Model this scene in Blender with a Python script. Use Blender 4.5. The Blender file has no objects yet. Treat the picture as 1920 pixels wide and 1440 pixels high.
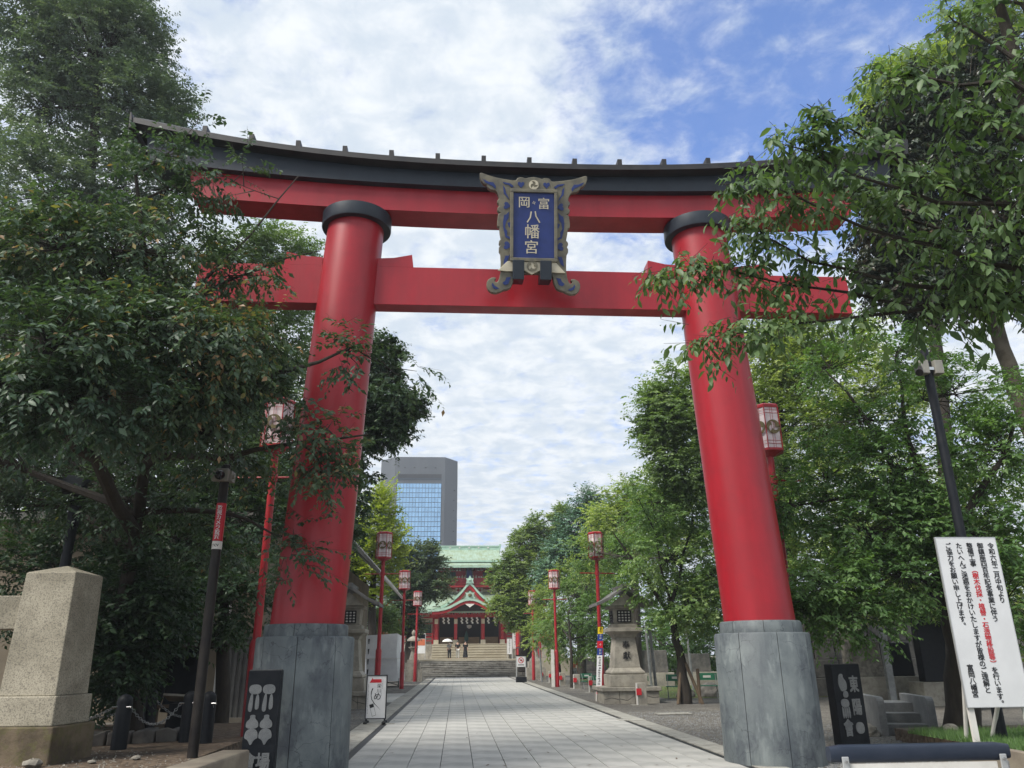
import bpy, bmesh, math, random
import numpy as np
from mathutils import Vector, Matrix
R = math.radians
rng = np.random.default_rng(7)
random.seed(11)
S = bpy.context.scene
COL = S.collection

# ------------------------------------------------------------------ camera
cam_d = bpy.data.cameras.new('camera')
cam = bpy.data.objects.new('camera', cam_d); COL.objects.link(cam)
cam_d.sensor_fit = 'HORIZONTAL'; cam_d.sensor_width = 36.0
cam_d.lens = 36.0*1445/1920
cam_d.clip_start = 0.1; cam_d.clip_end = 3000
PITCH, YAW, ROLL = 19.524374, 4.043241, -0.6
cam.matrix_world = (Matrix.Translation((0, 0, 1.6)) @ Matrix.Rotation(R(-YAW), 4, 'Z')
                    @ Matrix.Rotation(R(90+PITCH), 4, 'X') @ Matrix.Rotation(R(ROLL), 4, 'Z'))
S.camera = cam

# ------------------------------------------------------------------ sky and sun
SUN_DIR = Vector((-0.60, -0.38, 0.85)).normalized()
W = bpy.data.worlds.new('World'); S.world = W; W.use_nodes = True
nt = W.node_tree; nt.nodes.clear()
def N(tree, kind, **kw):
    n = tree.nodes.new(kind)
    for k, v in kw.items():
        if k == 'inp':
            for i, val in v.items(): n.inputs[i].default_value = val
        else: setattr(n, k, v)
    return n
def world():
    L = nt.links.new
    out = N(nt, 'ShaderNodeOutputWorld'); bg = N(nt, 'ShaderNodeBackground')
    bg.inputs['Strength'].default_value = 0.1
    sky = N(nt, 'ShaderNodeTexSky', sky_type='NISHITA', sun_disc=False)
    sky.sun_elevation = math.asin(SUN_DIR.z); sky.sun_rotation = math.atan2(SUN_DIR.x, SUN_DIR.y)
    sky.air_density = 1.0; sky.dust_density = 0.6; sky.ozone_density = 2.5
    tc = N(nt, 'ShaderNodeTexCoord'); sep = N(nt, 'ShaderNodeSeparateXYZ')
    L(tc.outputs['Generated'], sep.inputs[0])
    zc = N(nt, 'ShaderNodeMath', operation='MAXIMUM', inp={1: 0.0}); L(sep.outputs[2], zc.inputs[0])
    za = N(nt, 'ShaderNodeMath', operation='ADD', inp={1: 0.11}); L(zc.outputs[0], za.inputs[0])
    u = N(nt, 'ShaderNodeMath', operation='DIVIDE'); L(sep.outputs[0], u.inputs[0]); L(za.outputs[0], u.inputs[1])
    v = N(nt, 'ShaderNodeMath', operation='DIVIDE'); L(sep.outputs[1], v.inputs[0]); L(za.outputs[0], v.inputs[1])
    uv = N(nt, 'ShaderNodeCombineXYZ'); L(u.outputs[0], uv.inputs[0]); L(v.outputs[0], uv.inputs[1])
    n1 = N(nt, 'ShaderNodeTexNoise', inp={'Scale': 1.5, 'Detail': 5.0, 'Roughness': 0.5, 'Distortion': 0.3}); L(uv.outputs[0], n1.inputs['Vector'])
    n2 = N(nt, 'ShaderNodeTexNoise', inp={'Scale': 11.0, 'Detail': 7.0, 'Roughness': 0.62, 'Distortion': 0.25}); L(uv.outputs[0], n2.inputs['Vector'])
    a = N(nt, 'ShaderNodeMath', operation='MULTIPLY', inp={1: 0.38}); L(n1.outputs['Fac'], a.inputs[0])
    b = N(nt, 'ShaderNodeMath', operation='MULTIPLY_ADD', inp={1: 0.62}); L(n2.outputs['Fac'], b.inputs[0]); L(a.outputs[0], b.inputs[2])
    # a clearer opening in the cloud deck, high to the right of the gate
    bd = Vector((0.36, 0.69, 0.63)).normalized()
    dot = N(nt, 'ShaderNodeVectorMath', operation='DOT_PRODUCT'); L(tc.outputs['Generated'], dot.inputs[0]); dot.inputs[1].default_value = bd
    mr = N(nt, 'ShaderNodeMapRange', interpolation_type='SMOOTHSTEP', inp={1: 0.945, 2: 0.998, 3: 0.16, 4: -0.075}); L(dot.outputs['Value'], mr.inputs[0])
    f = N(nt, 'ShaderNodeMath', operation='ADD'); L(b.outputs[0], f.inputs[0]); L(mr.outputs[0], f.inputs[1])
    cf = N(nt, 'ShaderNodeMapRange', interpolation_type='SMOOTHSTEP', inp={1: 0.36, 2: 0.66, 3: 0.12, 4: 1.0}); L(f.outputs[0], cf.inputs[0])
    n3 = N(nt, 'ShaderNodeTexNoise', inp={'Scale': 10.0, 'Detail': 6.0, 'Roughness': 0.6, 'Distortion': 0.3}); 
    off = N(nt, 'ShaderNodeVectorMath', operation='ADD'); off.inputs[1].default_value = (3.3, 1.7, 0); L(uv.outputs[0], off.inputs[0]); L(off.outputs[0], n3.inputs['Vector'])
    cr = N(nt, 'ShaderNodeMapRange', interpolation_type='SMOOTHSTEP', inp={1: 0.34, 2: 0.68, 3: 0.0, 4: 1.0}); L(n3.outputs['Fac'], cr.inputs[0])
    cc = N(nt, 'ShaderNodeMix', data_type='RGBA'); cc.inputs[6].default_value = (4.3, 4.85, 5.5, 1); cc.inputs[7].default_value = (5.9, 6.15, 6.4, 1)
    L(cr.outputs[0], cc.inputs[0])
    gain = N(nt, 'ShaderNodeVectorMath', operation='MULTIPLY'); gain.inputs[1].default_value = (0.58, 0.98, 1.55); L(sky.outputs[0], gain.inputs[0])
    mx = N(nt, 'ShaderNodeMix', data_type='RGBA'); L(cf.outputs[0], mx.inputs[0]); L(gain.outputs[0], mx.inputs[6]); L(cc.outputs[2], mx.inputs[7])
    L(mx.outputs[2], bg.inputs['Color']); L(bg.outputs[0], out.inputs[0])
world()
sd = bpy.data.lights.new('sun', 'SUN'); sd.energy = 3.0; sd.angle = R(20); sd.color = (1.0, 0.95, 0.87)
sun = bpy.data.objects.new('sun', sd); COL.objects.link(sun)
sun.rotation_euler = (-SUN_DIR).to_track_quat('-Z', 'Y').to_euler(); sun.location = (-20, -10, 40)

S.view_settings.view_transform = 'Standard'; S.view_settings.look = 'None'
S.view_settings.exposure = 0.72; S.view_settings.gamma = 1.0; S.view_settings.use_curve_mapping = False
S.render.engine = 'CYCLES'
S.cycles.max_bounces = 6; S.cycles.diffuse_bounces = 3; S.cycles.glossy_bounces = 3
S.cycles.transmission_bounces = 4; S.cycles.transparent_max_bounces = 4
S.cycles.caustics_reflective = False; S.cycles.caustics_refractive = False
S.cycles.use_denoising = True
S.cycles.sample_clamp_indirect = 4.0

# ------------------------------------------------------------------ materials
def mat(name, c1, c2=None, scale=4.0, rough=0.6, bump=0.0, bscale=None, metallic=0.0, stretch=(1, 1, 1), spec=0.4,
        c3=None, s3=40.0, a3=0.3, lo=0.35, hi=0.65, objrand=0.0, island=0.0, coat=0.0):
    m = bpy.data.materials.new(name); m.use_nodes = True; t = m.node_tree; t.nodes.clear(); L = t.links.new
    out = N(t, 'ShaderNodeOutputMaterial'); p = N(t, 'ShaderNodeBsdfPrincipled'); L(p.outputs[0], out.inputs[0])
    p.inputs['Roughness'].default_value = rough; p.inputs['Metallic'].default_value = metallic
    p.inputs['Specular IOR Level'].default_value = spec
    if coat: p.inputs['Coat Weight'].default_value = coat
    tc = N(t, 'ShaderNodeTexCoord'); mp = N(t, 'ShaderNodeMapping'); mp.inputs['Scale'].default_value = stretch
    L(tc.outputs['Object'], mp.inputs[0])
    cols = None
    if c2 is not None:
        n = N(t, 'ShaderNodeTexNoise', inp={'Scale': scale, 'Detail': 7.0, 'Roughness': 0.6}); L(mp.outputs[0], n.inputs['Vector'])
        r = N(t, 'ShaderNodeMapRange', interpolation_type='SMOOTHSTEP', inp={1: lo, 2: hi}); L(n.outputs['Fac'], r.inputs[0])
        x = N(t, 'ShaderNodeMix', data_type='RGBA'); x.inputs[6].default_value = (*c1, 1); x.inputs[7].default_value = (*c2, 1)
        L(r.outputs[0], x.inputs[0]); cols = x.outputs[2]
        rr = N(t, 'ShaderNodeMapRange', inp={1: 0.3, 2: 0.7, 3: max(0.02, rough-0.1), 4: min(1, rough+0.1)}); L(n.outputs['Fac'], rr.inputs[0]); L(rr.outputs[0], p.inputs['Roughness'])
    else:
        rgb = N(t, 'ShaderNodeRGB'); rgb.outputs[0].default_value = (*c1, 1); cols = rgb.outputs[0]
    if c3 is not None:
        n = N(t, 'ShaderNodeTexNoise', inp={'Scale': s3, 'Detail': 3.0, 'Roughness': 0.7}); L(tc.outputs['Object'], n.inputs['Vector'])
        r = N(t, 'ShaderNodeMapRange', inp={1: 0.48, 2: 0.62, 3: 0.0, 4: a3}); L(n.outputs['Fac'], r.inputs[0])
        x = N(t, 'ShaderNodeMix', data_type='RGBA'); L(r.outputs[0], x.inputs[0]); L(cols, x.inputs[6]); x.inputs[7].default_value = (*c3, 1); cols = x.outputs[2]
    if objrand or island:
        if objrand:
            oi = N(t, 'ShaderNodeObjectInfo'); src = oi.outputs['Random']; amp = objrand
        else:
            g = N(t, 'ShaderNodeNewGeometry'); src = g.outputs['Random Per Island']; amp = island
        r = N(t, 'ShaderNodeMapRange', inp={3: 1-amp, 4: 1+amp}); L(src, r.inputs[0])
        x = N(t, 'ShaderNodeVectorMath', operation='SCALE'); L(cols, x.inputs[0]); L(r.outputs[0], x.inputs['Scale']); cols = x.outputs[0]
    L(cols, p.inputs['Base Color'])
    if bump:
        n = N(t, 'ShaderNodeTexNoise', inp={'Scale': bscale or scale*6, 'Detail': 5.0, 'Roughness': 0.6}); L(mp.outputs[0], n.inputs['Vector'])
        bp = N(t, 'ShaderNodeBump', inp={'Strength': bump, 'Distance': 0.02}); L(n.outputs['Fac'], bp.inputs['Height']); L(bp.outputs[0], p.inputs['Normal'])
    return m

def leaf_mat(name, stops, rough=0.45, trans=0.35, spec=0.35):
    """per-leaf tint attribute picks the colour; thin leaf passes some light"""
    m = bpy.data.materials.new(name); m.use_nodes = True; t = m.node_tree; t.nodes.clear(); L = t.links.new
    out = N(t, 'ShaderNodeOutputMaterial'); p = N(t, 'ShaderNodeBsdfPrincipled'); tr = N(t, 'ShaderNodeBsdfTranslucent'); mx = N(t, 'ShaderNodeMixShader')
    at = N(t, 'ShaderNodeAttribute', attribute_name='tint'); rp = N(t, 'ShaderNodeValToRGB')
    el = rp.color_ramp.elements
    while len(el) < len(stops): el.new(0.5)
    for e, (pos, c) in zip(el, stops): e.position = pos; e.color = (*c, 1)
    L(at.outputs['Fac'], rp.inputs[0]); L(rp.outputs[0], p.inputs['Base Color'])
    p.inputs['Roughness'].default_value = rough; p.inputs['Specular IOR Level'].default_value = spec
    br = N(t, 'ShaderNodeVectorMath', operation='MULTIPLY'); br.inputs[1].default_value = (1.5, 1.7, 0.6); L(rp.outputs[0], br.inputs[0]); L(br.outputs[0], tr.inputs['Color'])
    mx.inputs[0].default_value = trans; L(p.outputs[0], mx.inputs[1]); L(tr.outputs[0], mx.inputs[2]); L(mx.outputs[0], out.inputs[0])
    return m

def base_stone_mat():
    m = bpy.data.materials.new('weathered_base_stone'); m.use_nodes = True; t = m.node_tree; t.nodes.clear(); L = t.links.new
    out = N(t, 'ShaderNodeOutputMaterial'); p = N(t, 'ShaderNodeBsdfPrincipled'); L(p.outputs[0], out.inputs[0]); p.inputs['Roughness'].default_value = 0.62
    tc = N(t, 'ShaderNodeTexCoord')
    def noise(scale, st, d=6, r=0.6):
        mp = N(t, 'ShaderNodeMapping'); mp.inputs['Scale'].default_value = st; L(tc.outputs['Object'], mp.inputs[0])
        n = N(t, 'ShaderNodeTexNoise', inp={'Scale': scale, 'Detail': float(d), 'Roughness': r}); L(mp.outputs[0], n.inputs['Vector']); return n.outputs['Fac']
    def ramp(src, a, b, c=0.0, d=1.0):
        r = N(t, 'ShaderNodeMapRange', interpolation_type='SMOOTHSTEP', inp={1: a, 2: b, 3: c, 4: d}); L(src, r.inputs[0]); return r.outputs[0]
    def mix(f, a, b):
        x = N(t, 'ShaderNodeMix', data_type='RGBA'); L(f, x.inputs[0])
        if isinstance(a, tuple): x.inputs[6].default_value = (*a, 1)
        else: L(a, x.inputs[6])
        x.inputs[7].default_value = (*b, 1); return x.outputs[2]
    c = mix(ramp(noise(1.6, (1, 1, .8)), .35, .65), (.09, .106, .114), (.15, .172, .174))
    c = mix(ramp(noise(6, (1, 1, .16)), .50, .70, 0, .5), c, (.045, .056, .07))
    c = mix(ramp(noise(2.2, (1, 1, .75), 9, .66), .48, .66, 0, .8), c, (.04, .048, .062))
    c = mix(ramp(noise(5, (1, 1, .35)), .54, .68, 0, .4), c, (.23, .26, .26))
    dn = N(t, 'ShaderNodeTexNoise', inp={'Scale': 3.0, 'Detail': 5.0}); L(tc.outputs['Object'], dn.inputs['Vector'])
    ad = N(t, 'ShaderNodeVectorMath', operation='MULTIPLY_ADD'); ad.inputs[1].default_value = (.45, .45, .45); L(dn.outputs['Color'], ad.inputs[0]); L(tc.outputs['Object'], ad.inputs[2])
    vo = N(t, 'ShaderNodeTexVoronoi', feature='DISTANCE_TO_EDGE', inp={'Scale': 2.6}); L(ad.outputs[0], vo.inputs['Vector'])
    crack = ramp(vo.outputs['Distance'], 0.0, .016, 1.0, 0.0)
    gate = N(t, 'ShaderNodeMath', operation='MULTIPLY'); L(crack, gate.inputs[0]); L(ramp(noise(1.1, (1, 1, 1)), .42, .56, 0, .85), gate.inputs[1])
    c = mix(gate.outputs[0], c, (.03, .035, .045))
    L(c, p.inputs['Base Color'])
    bp = N(t, 'ShaderNodeBump', inp={'Strength': .25, 'Distance': .01}); L(noise(30, (1, 1, 1)), bp.inputs['Height']); L(bp.outputs[0], p.inputs['Normal'])
    return m

def gravel_mat(name, c1, c2, c3, scale):
    m = bpy.data.materials.new(name); m.use_nodes = True; t = m.node_tree; t.nodes.clear(); L = t.links.new
    out = N(t, 'ShaderNodeOutputMaterial'); p = N(t, 'ShaderNodeBsdfPrincipled'); L(p.outputs[0], out.inputs[0]); p.inputs['Roughness'].default_value = .85
    tc = N(t, 'ShaderNodeTexCoord')
    vo = N(t, 'ShaderNodeTexVoronoi', inp={'Scale': scale}); L(tc.outputs['Object'], vo.inputs['Vector'])
    n = N(t, 'ShaderNodeTexNoise', inp={'Scale': .7, 'Detail': 8.0, 'Roughness': .65}); L(tc.outputs['Object'], n.inputs['Vector'])
    rp = N(t, 'ShaderNodeValToRGB'); e = rp.color_ramp.elements; e.new(.5)
    for q, (pos, c) in zip(e, ((0, c1), (.5, c2), (1, c3))): q.position = pos; q.color = (*c, 1)
    sp = N(t, 'ShaderNodeSeparateColor'); L(vo.outputs['Color'], sp.inputs[0]); L(sp.outputs[0], rp.inputs[0])
    r = N(t, 'ShaderNodeMapRange', inp={1: .3, 2: .7, 3: .7, 4: 1.25}); L(n.outputs['Fac'], r.inputs[0])
    x = N(t, 'ShaderNodeVectorMath', operation='SCALE'); L(rp.outputs[0], x.inputs[0]); L(r.outputs[0], x.inputs['Scale']); L(x.outputs[0], p.inputs['Base Color'])
    bp = N(t, 'ShaderNodeBump', inp={'Strength': .9, 'Distance': .02}); bp.invert = True; L(vo.outputs['Distance'], bp.inputs['Height']); L(bp.outputs[0], p.inputs['Normal'])
    return m

M = {}
M['red'] = mat('vermilion_paint', (.37, .014, .025), (.29, .011, .02), scale=1.3, rough=.40, spec=.45, stretch=(2.2, 2.2, .22), lo=.3, hi=.72, c3=(.24, .014, .022), s3=2.2, a3=.3, bump=.03, bscale=3)
M['red_pole'] = mat('pole_red_paint', (.40, .022, .03), (.30, .02, .026), scale=3, rough=.4)
M['shrine_red'] = mat('shrine_red_paint', (.42, .022, .028), (.30, .018, .022), scale=1.5, rough=.5)
M['black'] = mat('black_sheet_metal', (.012, .018, .028), (.02, .028, .04), scale=2, rough=.42, bump=.03)
M['cap'] = mat('brown_copper_cap', (.016, .016, .018), (.03, .028, .028), scale=3, rough=.5)
M['black_paint'] = mat('black_paint', (.008, .010, .014), (.014, .016, .020), scale=6, rough=.5, spec=.22, bump=.05, bscale=60)
M['dark_steel'] = mat('dark_steel', (.014, .012, .012), (.028, .024, .021), scale=4, rough=.5, spec=.25)
M['base_stone'] = base_stone_mat()
M['granite'] = mat('granite', (.44, .40, .31), (.27, .245, .185), scale=1.3, rough=.75, bump=.3, bscale=60, c3=(.06, .055, .05), s3=48, a3=.6)
M['granite_mossy'] = mat('stained_granite', (.17, .13, .085), (.08, .062, .04), scale=2.4, rough=.85, bump=.4, bscale=25, c3=(.10, .10, .03), s3=7, a3=.5)
M['lantern_stone'] = mat('lantern_stone', (.40, .37, .31), (.27, .25, .21), scale=1.4, rough=.8, bump=.2, bscale=40, c3=(.13, .12, .11), s3=4, a3=.35)
M['lantern_dark'] = mat('dark_stone_tiles', (.10, .098, .095), (.17, .165, .16), scale=3, rough=.8, bump=.2)
M['grey_stone'] = mat('grey_stone', (.17, .175, .18), (.25, .255, .25), scale=3, rough=.7, bump=.2, bscale=50, c3=(.07, .07, .075), s3=90, a3=.4)
M['step_stone'] = mat('step_stone', (.36, .345, .31), (.20, .19, .17), scale=1.1, rough=.8, stretch=(.6, 1, 3), bump=.2, c3=(.07, .06, .05), s3=1.7, a3=.55)
M['step_clean'] = mat('clean_step_stone', (.42, .38, .29), (.36, .32, .24), scale=1.1, rough=.8)
M['slab'] = mat('paving_stone', (.44, .43, .40), (.365, .36, .335), scale=1.3, rough=.62, bump=.12, bscale=70, c3=(.22, .22, .21), s3=1.7, a3=.22, objrand=.05)
M['slab_far'] = mat('paving_stone_far', (.44, .43, .40), (.365, .36, .335), scale=1.3, rough=.62, c3=(.26, .26, .25), s3=120, a3=.4, island=.05)
M['kerb'] = mat('kerb_stone', (.36, .35, .31), (.27, .26, .23), scale=2, rough=.75, bump=.2, bscale=50, c3=(.12, .11, .10), s3=5, a3=.4, objrand=.1)
M['joint'] = mat('dark_joint', (.06, .06, .058), (.09, .09, .085), scale=6, rough=.9)
M['concrete'] = mat('concrete', (.27, .235, .18), (.19, .16, .125), scale=2, rough=.85, bump=.25, bscale=40)
M['ground'] = gravel_mat('gravel_ground', (.06, .056, .05), (.12, .11, .095), (.2, .185, .16), 26)
M['dirt'] = gravel_mat('bare_dirt', (.06, .04, .026), (.10, .07, .045), (.15, .11, .075), 14)
M['lawn'] = mat('lawn_green', (.05, .085, .018), (.09, .10, .03), scale=.8, rough=.9, bump=.5, bscale=30)
M['white_board'] = mat('white_board', (.72, .73, .74), (.66, .67, .68), scale=1.5, rough=.4)
M['white'] = mat('white_paint', (.72, .7, .66), (.62, .6, .56), scale=3, rough=.5)
M['tarp'] = mat('white_tarp', (.68, .69, .71), (.60, .61, .64), scale=2, rough=.45, bump=.3, bscale=5)
M['ink'] = mat('black_ink', (.012, .012, .014), rough=.5)
M['red_ink'] = mat('red_ink', (.55, .02, .03), rough=.5)
M['sticker_red'] = mat('red_sticker', (.50, .015, .03), rough=.35)
M['sticker_blue'] = mat('blue_print', (.02, .05, .25), rough=.4)
M['sticker_yellow'] = mat('yellow_print', (.75, .55, .02), rough=.4)
M['plaque_blue'] = mat('plaque_blue', (.013, .03, .14), (.02, .04, .18), scale=3, rough=.45)
M['gilt'] = mat('weathered_gilt', (.20, .18, .125), (.12, .112, .09), scale=5, rough=.5, metallic=.15)
M['gilt_light'] = mat('pale_gilt', (.62, .56, .42), (.5, .45, .34), scale=5, rough=.45)
M['verdigris'] = mat('verdigris_copper', (.31, .41, .33), (.25, .33, .24), scale=2.2, rough=.65, stretch=(3, .3, .3), c3=(.20, .22, .09), s3=1.2, a3=.5)
M['verdigris_edge'] = mat('pale_verdigris', (.42, .58, .48), (.32, .47, .38), scale=2, rough=.6)
M['cream'] = mat('cream_plaster', (.62, .55, .42), (.5, .44, .33), scale=2, rough=.8)
M['dark_wood_shade'] = mat('dark_interior', (.018, .012, .010), (.03, .02, .016), scale=2, rough=.7)  # near-black; also stands in for shade inside the hall and behind its beams
M['tan_wood'] = mat('pale_wood', (.36, .24, .12), (.28, .18, .09), scale=2, rough=.6, stretch=(1, 1, 6))
M['green_slat'] = mat('green_slats', (.04, .11, .085), rough=.6)
M['lamp_paper'] = mat('lamp_panel', (.76, .68, .69), (.68, .60, .61), scale=2, rough=.35)
M['crest'] = mat('olive_crest', (.16, .13, .055), (.11, .09, .04), scale=8, rough=.6)
M['concrete_tower'] = mat('tower_cladding', (.065, .073, .085), (.085, .094, .106), scale=.05, rough=.6, stretch=(4, 4, .4))
M['concrete_tower_lit'] = mat('tower_cladding_lit', (.085, .095, .11), rough=.6)  # paler copy of the cladding, sunlit tone put into the colour
M['glass'] = mat('mirror_glass', (.30, .52, .76), (.42, .63, .84), scale=.06, rough=.06, metallic=1.0, objrand=.10)
M['mullion'] = mat('dark_mullion', (.02, .035, .05), rough=.4)
M['office_wall'] = mat('beige_wall', (.22, .18, .13), (.17, .14, .10), scale=1, rough=.85, bump=.1)
M['corrugated'] = mat('grey_corrugated', (.15, .145, .135), (.11, .105, .10), scale=2, rough=.6)
M['metal_roof'] = mat('grey_metal_roof', (.16, .155, .14), (.22, .21, .19), scale=2, rough=.5)
M['bark'] = mat('bark', (.026, .021, .017), (.048, .04, .031), scale=3, rough=.9, stretch=(4, 4, 1), bump=.8, bscale=12)
M['bark_pale'] = mat('pale_bark', (.10, .085, .06), (.06, .05, .035), scale=3, rough=.9, bump=.8, bscale=10)
M['galv'] = mat('galvanised_pipe', (.32, .33, .33), (.24, .25, .25), scale=6, rough=.45, metallic=.5)
M['steel'] = mat('bright_steel', (.6, .6, .6), rough=.25, metallic=1.0)
M['box_grey'] = mat('grey_plastic', (.27, .26, .225), (.22, .21, .185), scale=5, rough=.5)
M['lens'] = mat('camera_dome', (.01, .01, .012), rough=.12)
M['navy_pad'] = mat('navy_vinyl_pad', (.016, .024, .042), (.022, .03, .05), scale=5, rough=.38, bump=.08, bscale=90)
M['alu'] = mat('aluminium', (.62, .63, .63), (.55, .56, .56), scale=6, rough=.35, metallic=.6)
M['chair_green'] = mat('green_plastic', (.025, .15, .085), (.03, .18, .10), scale=4, rough=.45)
M['wood_post'] = mat('weathered_wood', (.14, .10, .065), (.09, .065, .045), scale=4, rough=.85, stretch=(4, 4, .6), bump=.4)
M['rock'] = mat('rock', (.09, .085, .08), (.16, .15, .135), scale=3, rough=.9, bump=.9, bscale=9)
M['rock_pale'] = mat('pale_rock', (.28, .26, .22), (.15, .14, .12), scale=6, rough=.9, bump=.9, bscale=14)
M['skin'] = mat('skin', (.50, .32, .24), rough=.6)
M['hair'] = mat('dark_hair', (.012, .01, .009), rough=.5)
M['cloth_black'] = mat('black_cloth', (.014, .015, .018), rough=.85)
M['cloth_grey'] = mat('grey_cloth', (.28, .29, .30), rough=.85)
M['cloth_white'] = mat('white_cloth', (.68, .67, .63), rough=.85)
M['cloth_orange'] = mat('orange_cloth', (.55, .16, .08), rough=.85)
M['blue_tarp'] = mat('dusty_blue_tarp', (.06, .11, .14), (.09, .15, .18), scale=3, rough=.5, bump=.5, bscale=6)

LEAF = {}
LEAF['cherry_dark'] = leaf_mat('cherry_leaf_dark', [(0, (.036, .068, .045)), (.55, (.070, .115, .070)), (.95, (.12, .17, .10)), (.985, (.30, .27, .10)), (1, (.30, .19, .10))], trans=.24)
LEAF['cherry'] = leaf_mat('cherry_leaf', [(0, (0.058, 0.114, 0.041)), (.5, (0.110, 0.203, 0.071)), (1, (0.184, 0.292, 0.106))])
LEAF['near'] = leaf_mat('near_cherry_leaf', [(0, (0.057, 0.103, 0.049)), (.5, (0.106, 0.171, 0.074)), (1, (0.172, 0.242, 0.107))], trans=.34)
LEAF['path_cherry'] = leaf_mat('path_cherry_leaf', [(0, (0.074, 0.136, 0.050)), (.5, (0.143, 0.236, 0.084)), (1, (0.254, 0.338, 0.130))])
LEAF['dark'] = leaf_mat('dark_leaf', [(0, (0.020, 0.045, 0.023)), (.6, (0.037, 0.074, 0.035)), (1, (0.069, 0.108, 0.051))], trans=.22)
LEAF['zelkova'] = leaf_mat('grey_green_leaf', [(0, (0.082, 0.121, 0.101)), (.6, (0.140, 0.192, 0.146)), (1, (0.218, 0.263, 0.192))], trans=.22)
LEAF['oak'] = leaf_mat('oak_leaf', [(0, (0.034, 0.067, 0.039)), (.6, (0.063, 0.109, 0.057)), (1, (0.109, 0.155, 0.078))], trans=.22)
LEAF['mid'] = leaf_mat('mid_green_leaf', [(0, (0.095, 0.149, 0.061)), (.6, (0.169, 0.245, 0.101)), (1, (0.276, 0.353, 0.154))])
LEAF['lime'] = leaf_mat('lime_leaf', [(0, (0.134, 0.188, 0.055)), (.6, (0.248, 0.314, 0.096)), (1, (0.376, 0.428, 0.149))], trans=.4)
LEAF['ginkgo'] = leaf_mat('ginkgo_leaf', [(0, (0.156, 0.208, 0.026)), (.6, (0.260, 0.312, 0.039)), (1, (0.364, 0.390, 0.065))], trans=.4)
LEAF['camphor'] = leaf_mat('camphor_leaf', [(0, (0.102, 0.162, 0.054)), (.5, (0.186, 0.258, 0.078)), (1, (0.312, 0.372, 0.120))], trans=.3)
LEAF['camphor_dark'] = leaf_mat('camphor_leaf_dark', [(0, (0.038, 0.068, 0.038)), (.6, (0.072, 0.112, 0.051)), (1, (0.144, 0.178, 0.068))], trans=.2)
LEAF['evergreen'] = leaf_mat('evergreen_leaf', [(0, (0.014, 0.030, 0.016)), (.55, (0.030, 0.048, 0.025)), (.8, (0.057, 0.063, 0.037)), (1, (0.086, 0.057, 0.040))], rough=.35, trans=.12, spec=.5)
LEAF['cedar'] = leaf_mat('cedar_needle', [(0, (0.070, 0.148, 0.099)), (.6, (0.118, 0.218, 0.148)), (1, (0.189, 0.298, 0.198))], trans=.15)

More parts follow.
